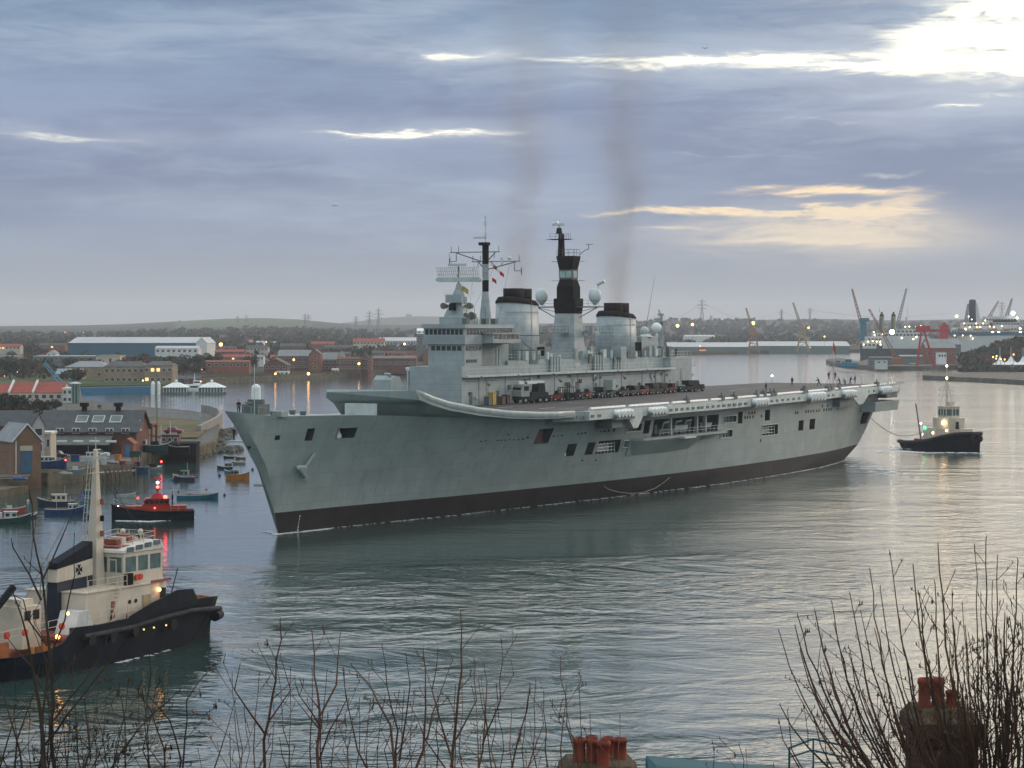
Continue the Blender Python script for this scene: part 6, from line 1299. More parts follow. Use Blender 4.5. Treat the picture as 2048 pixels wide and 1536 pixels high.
# river wall, lawn, landing stage, blue pontoon
m_=MB(); rw=[at(300,781),at(345,772),at(455,765.8),at(560,761),at(660,756),at(760,750.5),at(860,744.5)]
m_.path([p+Vector((0,-1,2.4)) for p in rw],.35,4); 
wallp(rw,-.5,2.6,2.0).build('quay_wall',m_stone,None,'long stone quay wall with rows of timber fenders along the far bank','quay wall')
qp=thing('quay_fender_piles','row of closely set timber fender piles along the far quay wall','pile row',(0,0,0)); mm=MB()
for a,b in zip(rw[2:],rw[3:]):
    n_=22
    for k in range(n_): p=a.lerp(b,k/n_); mm.box(p.x-.4,p.x+.4,p.y-1.6,p.y-1.1,-.3,3.0)
mm.build('piles',M('pile_timber',(.07,.06,.045),.9),qp,kind='stuff')
p0,p1=atd(155,880),atd(300,905)
MB().prism([(p0.x,p0.y),(p1.x,p1.y),(p1.x,p1.y+6),(p0.x,p0.y+6)],-.2,2.3).build('floating_pontoon',M('pontoon_blue',(.02,.12,.22),.6,0,.15,.3),None,'long low bright blue floating wall by the river lawn','pontoon')
lw=[atd(150,889,0),atd(310,915,0),atd(345,935,0),atd(330,955,0),atd(140,945,0)]
MB().prism([(p.x,p.y) for p in lw],-1,2.9).build('lawn',M('river_lawn',(.06,.075,.03),.95,0,.3,.1),kind='structure')
def pavilion(px0,px1,lab):
    d=880; x0=(px0-CX)/FP*d; x1=(px1-CX)/FP*d; W=(x1-x0)/2; t_=thing('ferry_pavilion',lab,'pavilion',((x0+x1)/2,d+4,0),0,'white roofed pavilions of the ferry landing')
    MB().box(-W-1,W+1,-4,4,-.3,.7).build('pontoon',m_dgrey,t_); MB().box(-W*.92,W*.92,-3,3,.7,2.5).build('glazing',m_tglass,t_)
    for k in range(9): x=-W*.94+W*1.88*k/8; MB().box(x-.12,x+.12,-3.12,-2.95,.7,2.6).build('column',m_frame,t_)
    MB().loft([[(-W-.3,-3.8,2.5),(W+.3,-3.8,2.5),(W+.3,3.8,2.5),(-W-.3,3.8,2.5)],[(-W*.25,-.6,4.3),(W*.25,-.6,4.3),(W*.25,.6,4.3),(-W*.25,.6,4.3)]]).build('roof',m_wht,t_); MB().sph((0,0,4.8),.6,8,6).build('finial',m_wht,t_)
pavilion(325,374,'left white hipped-roof pavilion of the ferry landing'); pavilion(395,447,'right white hipped-roof pavilion of the ferry landing')
for i,px in enumerate((306,317)): 
    p=atd(px,878,0); m_=MB(); m_.tube((0,0,-.3),(0,0,4.0),.75,.75,12); m_.tube((0,0,4.0),(0,0,4.9),.75,.3,12); m_.build('landing_dolphin',m_wht,None,['left of two white capped dolphins beside the ferry landing','right of two white capped dolphins beside the ferry landing'][i],'dolphin','white dolphins at the landing',loc=p)
fe=thing('ferry','small white river ferry with tall mast between the two pavilions','ferry',atd(392,893,0),R(5)); hullshape([(-7,2.2,1.8,1.6),(0,2.4,2.2,1.5),(5,1.8,1.2,1.7),(7,.3,.1,2.0)],.3,[m_wht,m_wht,m_dgrey],fe)
MB().box(-4,3,-1.8,1.8,1.2,3.4).build('cabin',m_wht,fe); MB().box(-3.8,2.8,-1.86,1.86,2.1,2.8).build('windows',m_port,fe); MB().box(-1,1.6,-1.2,1.2,3.4,4.8).build('wheelhouse',m_wht,fe); MB().box(-.8,1.5,-1.26,1.26,3.9,4.5).build('windows',m_port,fe); MB().tube((-.5,0,4.8),(-.5,0,7.6),.15,.06,5).build('mast',m_wht,fe)
# blue lattice crane jib behind the terrace
def jib(m_,a,b,w0,w1,n=10,r=.12):
    a,b=Vector(a),Vector(b); d=(b-a).normalized(); u=d.cross(Vector((0,1,0))).normalized() if abs(d.y)<.9 else Vector((1,0,0)); v=d.cross(u).normalized()
    P=lambda t,i:a.lerp(b,t)+(u*(1 if i in(0,1) else -1)+v*(1 if i in(0,3) else -1))*(w0+(w1-w0)*t)/2
    for i in range(4): m_.tube(P(0,i),P(1,i),r,r*.8,4)
    for k in range(n):
        for i in range(4): m_.tube(P(k/n,i),P((k+1)/n,(i+1)%4),r*.55,n=3)
    return m_
def crane(lab,px0,py0,px1,py1,d,mt,base=None,w=(2.2,.9),r=.2,group=None,pxb=None,pyb=None,cabin=True):
    p0=atd(px0,d,zat(py0,d)); p1=atd(px1,d,zat(py1,d)); t_=thing('crane',lab,'crane',(p0.x,p0.y,3),0,group); o=Vector(t_.location)
    jib(MB(),p0-o,p1-o,*w,n=12,r=r).build('jib',mt,t_)
    if cabin: MB().box(-3,3,-2.5,2.5,p0.z-o.z-2.2,p0.z-o.z+1.2).build('machine_house',base or mt,t_)
    if pyb:
        zb=zat(pyb,d)-o.z; zt=p0.z-o.z-2; m_=MB()
        for x in (-1,1):
            for y in (-1,1): m_.tube((x*5,y*4,zb),(x*1.6,y*1.6,zt),r*1.6,r*1.2,4)
        for k in range(1,4):
            zz=zb+(zt-zb)*k/4; q=5-3.4*k/4
            m_.path([(-q,-q*.8,zz),(q,-q*.8,zz),(q,q*.8,zz),(-q,q*.8,zz),(-q,-q*.8,zz)],r,4); m_.tube((-q,-q*.8,zz),(q*.8,-q*.7,zz+(zt-zb)/4),r*.8,n=3)
        m_.build('portal_tower',mt,t_)
    return t_
m_orc=M('crane_orange',(.30,.12,.05),.6); m_ylc=M('crane_buff',(.28,.20,.11),.6); m_grc=M('crane_grey',(.16,.17,.18),.6); m_rdc=M('crane_red',(.38,.03,.035),.5); m_blc=M('crane_blue',(.02,.14,.20),.5)
crane('blue lattice crane boom sloping behind the red roofed terrace',128,772,88,726,760,M('jib_blue',(.08,.22,.34),.5),w=(1.3,.7),r=.12)
crane('slim orange dockside crane, leftmost of the far right quay',1507,664,1492,616,2060,m_orc,pyb=706,r=.35); crane('buff dockside crane, second from left with taller jib',1605,662,1586,605,2060,m_ylc,pyb=703,r=.38)
crane('tall orange-brown crane jib left of the blue crane tower',1727,664,1704,578,1900,m_orc,r=.4,cabin=False,pyb=690); crane('tall grey crane leaning right behind the twin funnels',1795,650,1813,577,2000,m_grc,r=.32,pyb=690)
crane('long rust-brown mobile crane jib on the right hand quay',1795,721,1738,618,1330,M('crane_rust',(.26,.09,.04),.6),w=(1.8,.7),r=.2)
crane('red and white small crane above the white ferry, left of two',1975,640,1997,602,2000,M('crane_pink',(.32,.16,.15),.6),r=.3,cabin=False); crane('dark grey crane above the white ferry at the right picture edge',2012,636,2024,597,2000,m_grc,r=.34,cabin=False)
crane('dark straight crane leaning just left of the dark blue ship funnel',1932,643,1936,608,1850,m_grc,r=.32,cabin=False)
bt=thing('crane_tower','short turquoise blue crane tower between the orange jib and the ships','crane',atd(1726,1800,3)); MB().box(-2.2,2.2,-2,2,0,zat(640,1800)-3).build('tower',m_blc,bt); MB().box(-3,4.5,-2.4,2.4,zat(643,1800)-3,zat(636,1800)-3).build('machine_house',m_blc,bt)
rc=thing('crane','bright red hammerhead crane on A-shaped legs on the near right quay','crane',atd(1850,1310,2.6)); zt=zat(664,1310)-2.6
for x0,x1 in ((-4.5,-2.2),(5.5,-.4)):
    m_=MB()
    for y in (-1.5,1.5): m_.tube((x0,y*1.3,0),(x1,y,zt),.45,.35,4)
    for k in range(1,5): q=k/5; m_.tube((x0+(x1-x0)*q,-1.7,zt*q),(x0+(x1-x0)*q,1.7,zt*q),.2,n=4)
    m_.build('leg',m_rdc,rc)
MB().box(-5,2.5,-1.8,1.8,zt,zt+3.5).build('machine_house',m_rdc,rc); MB().box(2.5,14,-.8,.8,zt+.2,zt+1.4).build('jib',m_rdc,rc); MB().tube((-4,-1.6,zt*.45),(3.5,-1.6,zt*.45),.25,n=4).build('brace',m_rdc,rc)
r2=thing('crane','low red crane tower standing at the bow of the white ferry','crane',atd(1888,1500,3)); m_=MB(); m_.box(-2.4,2.4,-2,2,0,zat(650,1500)-3); m_.box(-1,1,-1,1,zat(650,1500)-3,zat(645,1500)-3); m_.build('tower',m_rdc,r2); MB().box(-3,3,-2.4,2.4,6,8).build('gantry',m_rdc,r2)
# pylons
def pylon(px,pyt,pyb,d,lab=None):
    zb=zat(pyb,d); h=zat(pyt,d)-zb; m_=MB(); r=.00009*d
    for x in (-1,1):
        for y in (-1,1): m_.tube((x*h*.09,y*h*.09,0),(x*h*.022,y*h*.022,h*.62),r,n=3); m_.tube((x*h*.022,y*h*.022,h*.62),(0,0,h),r,n=3)
    for k in range(5): q=h*.62*k/5; q2=h*.62*(k+1)/5; a=h*(.09-.068*k/5); b=h*(.09-.068*(k+1)/5); m_.tube((-a,-a,q),(b,-b,q2),r*.7,n=3); m_.tube((a,-a,q),(-b,-b,q2),r*.7,n=3)
    for z,l in ((.62,.16),(.75,.19),(.88,.13)): m_.tube((-h*l,0,h*z),(h*l,0,h*z),r,n=3); m_.tube((-h*l,0,h*z),(0,0,h*(z+.07)),r*.7,n=3); m_.tube((h*l,0,h*z),(0,0,h*(z+.07)),r*.7,n=3)
    return m_.build('pylon',m_grc,None,lab,'pylon','electricity pylons on the skyline',loc=atd(px,d,zb-2),rotz=random.uniform(-.4,.4))
PYL=[(757,612,668,3300,'tallest lattice pylon left of the carrier, right one of the close pair'),(739,618,668,3400,'lattice pylon just left of the tallest one by the carrier'),(712,629,664,3900,'small pylon left of the close pair near the carrier'),(610,624,662,3900,'left one of the double pylons on the green hill slope'),(617,626,662,3950,'right one of the double pylons on the green hill slope'),
 (1404,594,648,3300,'tall narrow pylon immediately right of the carrier aerials'),(1563,615,645,4000,'pylon between the slim orange crane and the buff crane'),(1620,612,643,4200,'pylon just right of the buff crane'),(1422,628,646,4600,'tiny pylon right of the tall narrow pylon'),(475,629,660,4700,'faint pylon on the green hill, left of two'),(493,628,660,4700,'faint pylon on the green hill, right of two'),(2004,600,640,3600,'pylon above the white ferry between its funnel and cranes'),(1812,632,645,4600,'tiny faint pylon behind the twin funnels')]
for a in PYL: pylon(*a)
for px,pyt,lab in ((359,638,'tiny block on the skyline above the blue warehouse'),(818,627,'twin-topped monument silhouette on the far hill right of the pylons')):
    d=5000 if px<500 else 8300; z=zat(645,d); h=zat(pyt,d)-z; m_=MB(); w_=.0011*d*(1 if px<500 else 1.9)
    if px<500: m_.box(-w_/2,w_/2,-4,4,0,h)
    else:
        for k in range(4): x=-w_/2+w_*k/3; m_.box(x-1.2,x+1.2,-3,3,0,h)
        m_.box(-w_/2-1.5,w_/2+1.5,-4,4,h*.75,h)
    m_.build('hilltop_monument',m_grc,None,lab,'monument',loc=atd(px,d,z-3))
# overhead wires
for i,(a,b) in enumerate((((1404,606),(1563,622)),((1563,622),(1700,628)),((1404,606),(1260,640)),((1620,620),(1900,626)))):
    P0=atd(a[0],3500,zat(a[1],3500)); P1=atd(b[0],4000,zat(b[1],4000)); ps=[]
    for k in range(9): q=P0.lerp(P1,k/8); q.z-=18*math.sin(math.pi*k/8)*(1 if i<3 else .5); ps.append(q)
    MB().path(ps,.16,3).build('power_line',m_grc,None,['power line sagging between the tall narrow pylon and the next one right','power line running right from the middle skyline pylon','power line running left from the tall narrow pylon behind the carrier','power line strung above the far right shipyard'][i],'power line','power lines on the skyline')
# ======================= right hand shore =======================
random.seed(61)
q1=[at(1652,728),at(1665,731),at(1694,737),at(1757,741.5),at(1845,741),at(1919,738.5),at(1942,738),at(1946,733),at(2140,731)]
q1b=[atd(2300,1700,0),atd(1760,1750,0),atd(1716,1500,0),at(1680,723),at(1652,725)]
MB().prism([(p.x,p.y) for p in q1+q1b],-2,2.4).build('shipyard_quay',[M('quay_wall_grey',(.11,.10,.085),.9,0,.35,.15,streak=.4)],kind='structure')
MB().prism(inset([(p.x,p.y) for p in q1+q1b],.985),2.4,2.6).build('quay_ground',m_tarm,kind='structure')
q2=[at(1845,759),at(1990,766),at(2160,777),atd(2200,1190,0),at(1950,752),at(1900,753.5),at(1846,753.5)]
MB().prism([(p.x,p.y) for p in q2],-2,2.0).build('stone_pier',M('quay_wall_grey'),None,'low dark stone pier at the right picture edge, nearest the stern tug','pier')
q3=[at(1925,750),at(1928,745),at(1945,742),at(2100,738),at(2140,752)]
MB().prism([(p.x,p.y) for p in q3],-2,3.2).build('pier_root',m_stone,kind='structure')
# wooded bank rising at the right edge
md_=MB(); rg=[]
for px,zt,d in ((1915,1,1420),(1935,2,1420),(1960,6,1430),(1990,10,1440),(2035,14,1450),(2100,17,1460),(2200,20,1470)):
    a=atd(px,d-110,2.2); b=atd(px,d-60,2.4+zt*.5); c=atd(px,d,2.4+zt); e=atd(px,d+120,2.4+zt*.8); rg.append([tuple(a),tuple(b),tuple(c),tuple(e)])
md_.loft(rg,cap=False,close=False).build('wooded_bank_slope',M('far_scrub'),kind='structure')
rng=random.Random(9); m_=MB()
for k in range(330):
    px=rng.uniform(1925,2120); u=rng.random(); zt=lerp([(1915,1),(1960,6),(2035,14),(2100,17),(2200,20)],px); d=1330+u*110; z=2.4+zt*(u**.8); h=rng.uniform(2.5,5.5)
    v,f=crownpts(rng,60,h*.8,h*.5,.9,(0,0,h*.4)); c=atd(px,d,z); m_.cur=rng.choice((0,0,0,1,2)); m_.q([tuple(x+c) for x in v],f)
for k in range(160):
    px=rng.uniform(1930,2120); d=rng.uniform(1180,1330); h=rng.uniform(1,2.6); v,f=crownpts(rng,40,h*1.2,h*.5,.6,(0,0,h*.4)); c=atd(px,d,2.5); m_.cur=rng.choice((0,1)); m_.q([tuple(x+c) for x in v],f)
m_.build('bank_scrub',m_leafs,kind='stuff')
# sheds and yards on the quay
H('brick workshop with long grey roof and white doors, behind the red hammerhead crane',1852,1912,1400,718,696,684,18,m_bri,m_slateg,(5,1),'workshop','workshop')
H('pale grey sloping roofed hall at the foot of the white ferry',1856,1922,1480,700,689,678,22,m_dgrey,m_slateg,(0,0),'hall','hall')
H('low white office block with framed windows before the brick workshop',1876,1893,1330,718,706,705,7,m_wht,m_metal,(3,1),flat=True)
H('dark low store left of the mobile crane jib foot',1740,1785,1360,724,716,713,9,m_dgrey,m_slate,(4,1))
H('pale container like store at the foot of the mobile crane',1752,1775,1315,728,722,722,5,m_wrend,m_metal,(2,1),flat=True)
H('low grey shed row between the mobile crane and the red crane',1800,1845,1390,722,713,710,9,m_greenw,m_slateg,(4,1))
for i,(px,py,lab) in enumerate(((1700,722,'turquoise green workboat shed heap near the tip of the shipyard quay'),)): 
    boat(lab.replace('shed heap','laid up'),px,733,9,170,m_bteal,(-.1,.3,3),m_bteal,2.2,None,group='boats laid up on the shipyard quay',z=2.6,nm_='workboat')
boat('grey barge-like workboat at the very tip of the shipyard quay',1672,731,8,175,m_bgry,(-.3,.0,2.0),m_bgry,1.8,None,group='boats laid up on the shipyard quay',z=2.6,nm_='workboat')
for i,(px,py) in enumerate(((1765,729),(1780,728),(1812,728),(1826,729),(1885,727),(1897,727),(1910,726),(1925,726),(1938,726))):
    car('car parked on shipyard quay, %s'%['white, left of the mobile crane foot','pale, directly left of the mobile crane','grey, right of the mobile crane foot','silver, left of the red crane legs','dark, headlamps lit','silver, first right of the one with lit lamps','pale, second right of the one with lit lamps','white, third right of the one with lit lamps','grey, last at the right end of the parked row'][i],at(px,py,2.65),0 if i!=4 else -100,[m_wht,m_wht,m_bgry,m_lgrey,m_vdark,m_lgrey,m_lgrey,m_wht,m_bgry][i],1.0,'cars parked on the shipyard quay',i==4)
# marquee
mq=thing('marquee','white pointed marquee tents at the right picture edge under the wooded bank','marquee',atd(2022,1270,3)); 
for x,s in ((-6,3.6),(0,5.0),(6.5,4.0)):
    MB().loft([[(x-s,-s,1.5),(x+s,-s,1.5),(x+s,s,1.5),(x-s,s,1.5)],[(x-s*.35,-s*.35,3.2),(x+s*.35,-s*.35,3.2),(x+s*.35,s*.35,3.2),(x-s*.35,s*.35,3.2)],[(x-.1,-.1,6.2),(x+.1,-.1,6.2),(x+.1,.1,6.2),(x-.1,.1,6.2)]]).build('canopy',m_wht,mq); MB().tube((x,0,6),(x,0,11),.12,n=4).build('pole',m_wht,mq)
# --- ships ---
def shiphull(par,L,B,h,mat,stripe=None,zs=0):
    m_=MB(); rg=[]
    for x,b in ((-L/2,.8),(-L*.42,1),(0,1),(L*.3,.95),(L*.42,.6),(L*.48,.25),(L*.51,.02)):
        hh=h*(1+max(0,x/L-.2)*.5); rg.append([(x,-b*B/2,hh),(x,-b*B/2*.95,0),(x,-b*B/4,-1),(x,b*B/4,-1),(x,b*B/2*.95,0),(x,b*B/2,hh)])
    m_.loft(rg); o=m_.build('hull',mat,par)
    if stripe:
        MB().box(-L*.42,L*.33,-B/2-.25,-B/2+.3,h-zs-1.5,h-zs).build('hull_stripe',stripe,o)
    return o
def deckrow(par,x0,x1,w,z,n,mt=None,lit=.3):
    for k in range(n):
        x=x0+(x1-x0)*(k+.5)/n; dx=(x1-x0)/n*.32; MB().box(x-dx,x+dx,-w-.12,-w+.1,z,z+1.1).build('window',m_lampw if random.random()<lit*.12 else (mt or m_port),par)
m_cw=M('liner_white',(.45,.46,.46),.5,0,.06,.2); m_cb=M('liner_navy',(.02,.03,.06),.5); m_hdk=M('ship_dark_hull',(.05,.05,.055),.6,0,.3,.2)
# white ferry with dark blue funnel
D=1850; xl=(1886-CX)/FP*D; xr=(2110-CX)/FP*D; L_=xr-xl
fy=thing('passenger_ferry','large white passenger ferry with dark blue funnel and lit decks at the right edge','passenger ferry',((xl+xr)/2,D,0),R(180))
fy.rotation_euler=(0,0,R(180))
fl_=shiphull(fy,L_,16,zat(668,D),m_cw); 
def FX(px): return -((px-CX)/FP*D-(xl+xr)/2)
for (a,b,y0,y1,mt,nm_) in ((1893,2040,668,661,m_cw,'lower_deck'),(1905,2030,661,655,m_cw,'upper_deck'),(1924,1975,655,645,m_cw,'deckhouse'),(1982,2036,655,640,m_cw,'bridge_block'),(1968,2030,645,633,m_cw,'bridge_deck')):
    o=MB().box(FX(b),FX(a),-6.5,6.5,zat(y0,D),zat(y1,D)).build(nm_,mt,fy)
    n_=int((b-a)/6)
    for k in range(n_):
        x=FX(a)+(FX(b)-FX(a))*(k+.5)/n_; MB().box(x-.8,x+.8,6.45,6.6,zat((y0+y1)/2+1,D)-.3,zat((y0+y1)/2+1,D)+.9).build('window',m_lampw if random.random()<.09 else m_port,o)
MB().box(FX(2060),FX(1890),7.9,8.2,zat(671,D),zat(665,D)).build('hull_stripe',M('stripe_blue',(.03,.09,.17),.5),fl_)
fn=MB(); fn.smooth=True; cx_=(FX(1938)+FX(1952))/2; rr=lambda k,z,sx=0:[(cx_+sx+2.9*k*math.cos(2*math.pi*i/16),2.4*k*math.sin(2*math.pi*i/16),z) for i in range(16)]
fn.loft([rr(1,zat(645,D)),rr(1,zat(604,D)),rr(.8,zat(599,D))]); fn.build('funnel',m_cb,fy,'dark blue funnel')
MB().xprism([(FX(1952),zat(648,D)),(FX(1964),zat(648,D)),(FX(1958),zat(630,D)),(FX(1954),zat(606,D)),(FX(1950),zat(606,D))],-1.5,1.5).build('funnel_fin',m_cw,fy)
jib(MB(),(FX(1932),0,zat(645,D)),(FX(1936),0,zat(608,D)),1.4,1.0,n=8,r=.2).build('lattice_mast',m_grc,fy)
for px in (1985,2000,2015,2029): MB().tube((FX(px),0,zat(634,D)),(FX(px),0,zat(622,D)),.35,.2,5).build('mast',m_cw,fy)
for k in range(8):
    px=1905+k*15; MB().tube((FX(px)-2.2,8.6,zat(659,D)),(FX(px)+2.2,8.6,zat(659,D)),.8,n=8).build('lifeboat',m_borg if k%2 else m_cw,fy)
# ship with twin buff funnels
D=1700; xl=(1722-CX)/FP*D; xr=(1868-CX)/FP*D
ty=thing('survey_ship','white and grey ship with twin buff and green funnels and many deck lamps','ship',((xl+xr)/2,D,0),R(180)); FX2=lambda px:-((px-CX)/FP*D-(xl+xr)/2)
shiphull(ty,xr-xl,15,zat(692,D),m_hdk); MB().box(FX2(1862),FX2(1762),-7,7.6,zat(697,D),zat(677,D)).build('white_side',m_cw,ty)
for (a,b,y0,y1,nm_) in ((1724,1765,697,682,'after_house'),(1732,1855,684,673,'main_deckhouse'),(1745,1845,673,666,'upper_deckhouse'),(1790,1838,666,659,'bridge')):
    o=MB().box(FX2(b),FX2(a),-6,6.9,zat(y0,D),zat(y1,D)).build(nm_,m_cw,ty); n_=int((b-a)/7)
    for k in range(n_): x=FX2(a)+(FX2(b)-FX2(a))*(k+.5)/n_; MB().box(x-.8,x+.8,6.8,7.0,zat((y0+y1)/2+1,D)-.4,zat((y0+y1)/2+1,D)+.9).build('window',m_port,o)
for px,lab in ((1763.5,'left buff and green funnel with dark top'),(1787,'right buff and green funnel with dark top')):
    o=MB().tube((FX2(px),0,zat(668,D)),(FX2(px),0,zat(633,D)),1.9,1.6,12).build('funnel',m_ylc,ty,lab); MB().tube((FX2(px),0,zat(633,D)),(FX2(px),0,zat(628,D)),1.75,1.2,12).tube((FX2(px),0,zat(628,D)),(FX2(px),0,zat(624,D)),.7,n=8).build('funnel_top',m_blk,o)
    MB().box(FX2(px)+.3,FX2(px)+1.9,.5,1.9,zat(664,D),zat(636,D)).build('green_band',M('funnel_green',(.04,.12,.10),.6),o)
MB().tube((FX2(1815),0,zat(660,D)),(FX2(1815),0,zat(616,D)),.3,.15,5).build('mast',m_cw,ty); MB().tube((FX2(1759),0,zat(624,D)),(FX2(1759),0,zat(616,D)),.25,.1,5).build('mast',m_grc,ty)
# ======================= lamps =======================
def lamp_post(px,py,d,r,mt,lab,group='lit street lamps on the far bank',gz=3.0):
    z=zat(py,d); t_=thing('street_lamp',lab,'street lamp',atd(px,d,gz),0,group)
    MB().tube((0,0,0),(0,0,z-gz),.12,.09,5).build('post',m_grc,t_); MB().sph((0,-.3,z-gz),r*.8,10,8).build('lamp',mt,t_)
m_lo2=M('sodium_lamp',(1,.6,.25),.5,emit=(1,.45,.10),es=7); m_lo3=M('dim_sodium_lamp',(1,.5,.3),.5,emit=(1,.33,.10),es=2.2)
LL=[(441.8,689,1300,1.15,m_lo2,'large orange street lamp right of the blue warehouse'),(532.6,684,1700,.8,m_lo3,'faint orange lamp above the brown boathouse'),(587.7,719.5,1150,.6,m_lo2,'orange lamp in front of the slate-roofed mill'),(550.8,747.5,1090,.55,m_lo2,'orange lamp by the white quay kiosk'),(617,747.5,1110,.8,m_lo2,'bright orange lamp on the quay below the tall brick gable'),
 (718,727.5,1140,.7,m_lo2,'orange lamp before the dark red workshops near the narrow tower'),(809,688,1480,.8,m_lo2,'orange lamp on the hill left of the grain tower'),(87,739,1200,.45,m_lo3,'small orange lamp beside the top of the blue crane boom'),(22,741,1000,.4,m_lo3,'small orange lamp at the left edge above the red roofs'),(48,740,1010,.4,m_lo3,'small orange lamp over the middle red roof'),(9,752,1000,.3,m_lo3,'lowest small orange lamp at the far left edge'),(35,744,1005,.3,m_lo3,'small orange lamp between two others above the left red roofs'),
 (286,761,938,.35,m_lo2,'lamp at the foot of the sandstone end pavilion'),(355,739,1050,.3,m_lo3,'dim lamp right of the sandstone pavilion, upper'),(378,736,1060,.3,m_lo3,'dim lamp left of the orange brick row'),(404,739,1080,.3,m_lo3,'dim lamp at the left end of the orange brick row'),(402,763,885,.22,m_lo2,'small lamp between the two white ferry pavilions'),(130,664.5,2900,.8,m_lo3,'tiny lamp on the left hillside, left of two'),(167,665,2900,.7,m_lo3,'tiny lamp on the left hillside, right of two'),
 (1355,651.5,2300,1.9,m_lo2,'large orange lamp right of the carrier, first from the left'),(1385,649,2300,1.6,m_lo2,'large orange lamp right of the carrier, second from the left'),(1506,646.5,2080,1.9,m_lo2,'large orange lamp on the slim orange crane'),(1617,655.5,2080,1.0,m_lo2,'orange lamp beside the buff crane'),(1649,673,2090,.7,m_lo2,'small lamp on the sheds right of the buff crane'),(1400,692,2060,.9,m_lo3,'orange glow lamp over the lit doorway on the far quay'),(1620,695,2060,.6,m_lo3,'dim orange lamp at the foot of the buff crane'),
 (1784,664,1600,2.0,m_lampW,'largest white floodlight in front of the twin funnels'),(1913,632.5,1840,1.3,m_lampw,'white lamp left of the dark blue funnel'),(2026,626.5,1840,1.9,m_lampW,'large square white floodlight at the right edge over the ferry'),(2034,636,1830,1.0,m_lampw,'lamp just right of and under the large right floodlight'),(2040,657,1820,.9,m_lampw,'lamp at the extreme right edge above the wooded bank')]
for a in LL: lamp_post(*a)
WL_=[(1744,664),(1746,670),(1761,669),(1807,653.5),(1815,653),(1828,653),(1838,652),(1724,689),(1758,689),(1733,683),(1742,682),(1750,683),(1757,683),(1829,674),(1823,678),(1800,676)]
for px,py in WL_: MB().sph((-((px-CX)/FP*1700-ty.location.x),7.8,zat(py,1700)),.4,8,6).build('deck_lamp',m_lampw,ty)
for px,py in ((1924,647),(1935,654),(1948,647),(1962,647),(1966,641),(1905,671),(1921,671),(1937,671),(1941,677),(1950,654),(1956,654),(1975,653),(1983,654),(1999,652),(1933,633),(1939,639)): MB().sph((-((px-CX)/FP*1850-fy.location.x),8.9,zat(py,1850)),.4,8,6).build('deck_lamp',m_lampw,fy)
for i,(px,py) in enumerate(((1986,714),(1993,712),(2001,718),(2009,719),(1992,717),(2027,709))): lamp_post(px,py,1240,.42,m_lo2,['leftmost','upper','lower middle','rightmost','central','farther right, on the tent'][i]+' of the small warm lamps round the marquee','small warm lamps by the marquee',2.6)
lamp_post(1544,751.5,900,.5,m_lampw,'single white light on the water beyond the carrier deck',None,0.0)
# ======================= gulls =======================
for i,(px,py,d,lab) in enumerate(((670,412,600,'tiny dark gull in the sky left of the masts'),(930,760,380,'x'),(1410,97,500,'tiny dark gull high above the smoke'),(1765,607+180,700,'gull low over the water left of the stern tug'),(1540,820,450,'x'))):
    if lab=='x': continue
    m_=MB(); m_.sph((0,0,0),.13,6,4); m_.q([(0,-.1,.05),(0,.15,.05),(.45,.1,.25),(.8,-.05,.12)],[(0,1,2,3)]); m_.q([(0,-.1,.05),(0,.15,.05),(-.45,.1,.25),(-.8,-.05,.12)],[(0,1,2,3)])
    m_.build('gull',m_hair,None,lab,'gull','gulls in the air',loc=atd(px,d,zat(py,d)))
# ======================= bow and stern foam, wakes =======================
m_foam=M('foam',(.55,.58,.58),.6,0,.2,1)
def foam(name,ps,w_,n,seed,par=None):
    rng=random.Random(seed); m_=MB()
    for k in range(n):
        u=rng.random()*(len(ps)-1); i=int(u); p=ps[i].lerp(ps[i+1],u-i)+Vector((rng.gauss(0,w_),rng.gauss(0,w_*2),0)); r=rng.uniform(.04,.22)*(1+w_)
        m_.q([(p.x-r*2,p.y,.03),(p.x-r*.3,p.y-r*1.3,.05),(p.x+r*2,p.y-r*.2,.03),(p.x+r*.2,p.y+r,.09)],[(0,1,2,3)])
    return m_.build(name,m_foam,kind='stuff')
foam('bow_foam',[SHP(-.6,0,0),SHP(3,1,0),SHP(9,1.8,0)],.22,150,1); foam('bow_foam',[at(532,1064),at(560,1069)],.2,60,2)
foam('hull_foam',[SHP(s,lerp(WL,s)+.35,0) for s in range(8,186,6)],.15,380,3)
foam('quarter_foam',[at(1562,946),at(1590,944),at(1622,938)],.3,220,4); foam('stern_foam',[at(1690,918),at(1720,925),at(1790,950)],1.6,160,5)
foam('tug_foam',[at(40,1352),at(126,1339),at(212,1325),at(262,1319),at(330,1300)],.2,240,6); foam('launch_foam',[at(235,1042),at(300,1044),at(388,1036)],.2,200,7); foam('tug_wake',[at(1805,903),at(1850,906),at(1968,906)],.4,240,8); foam('tug_wake',[at(1760,905),at(1806,893)],1.0,90,9)
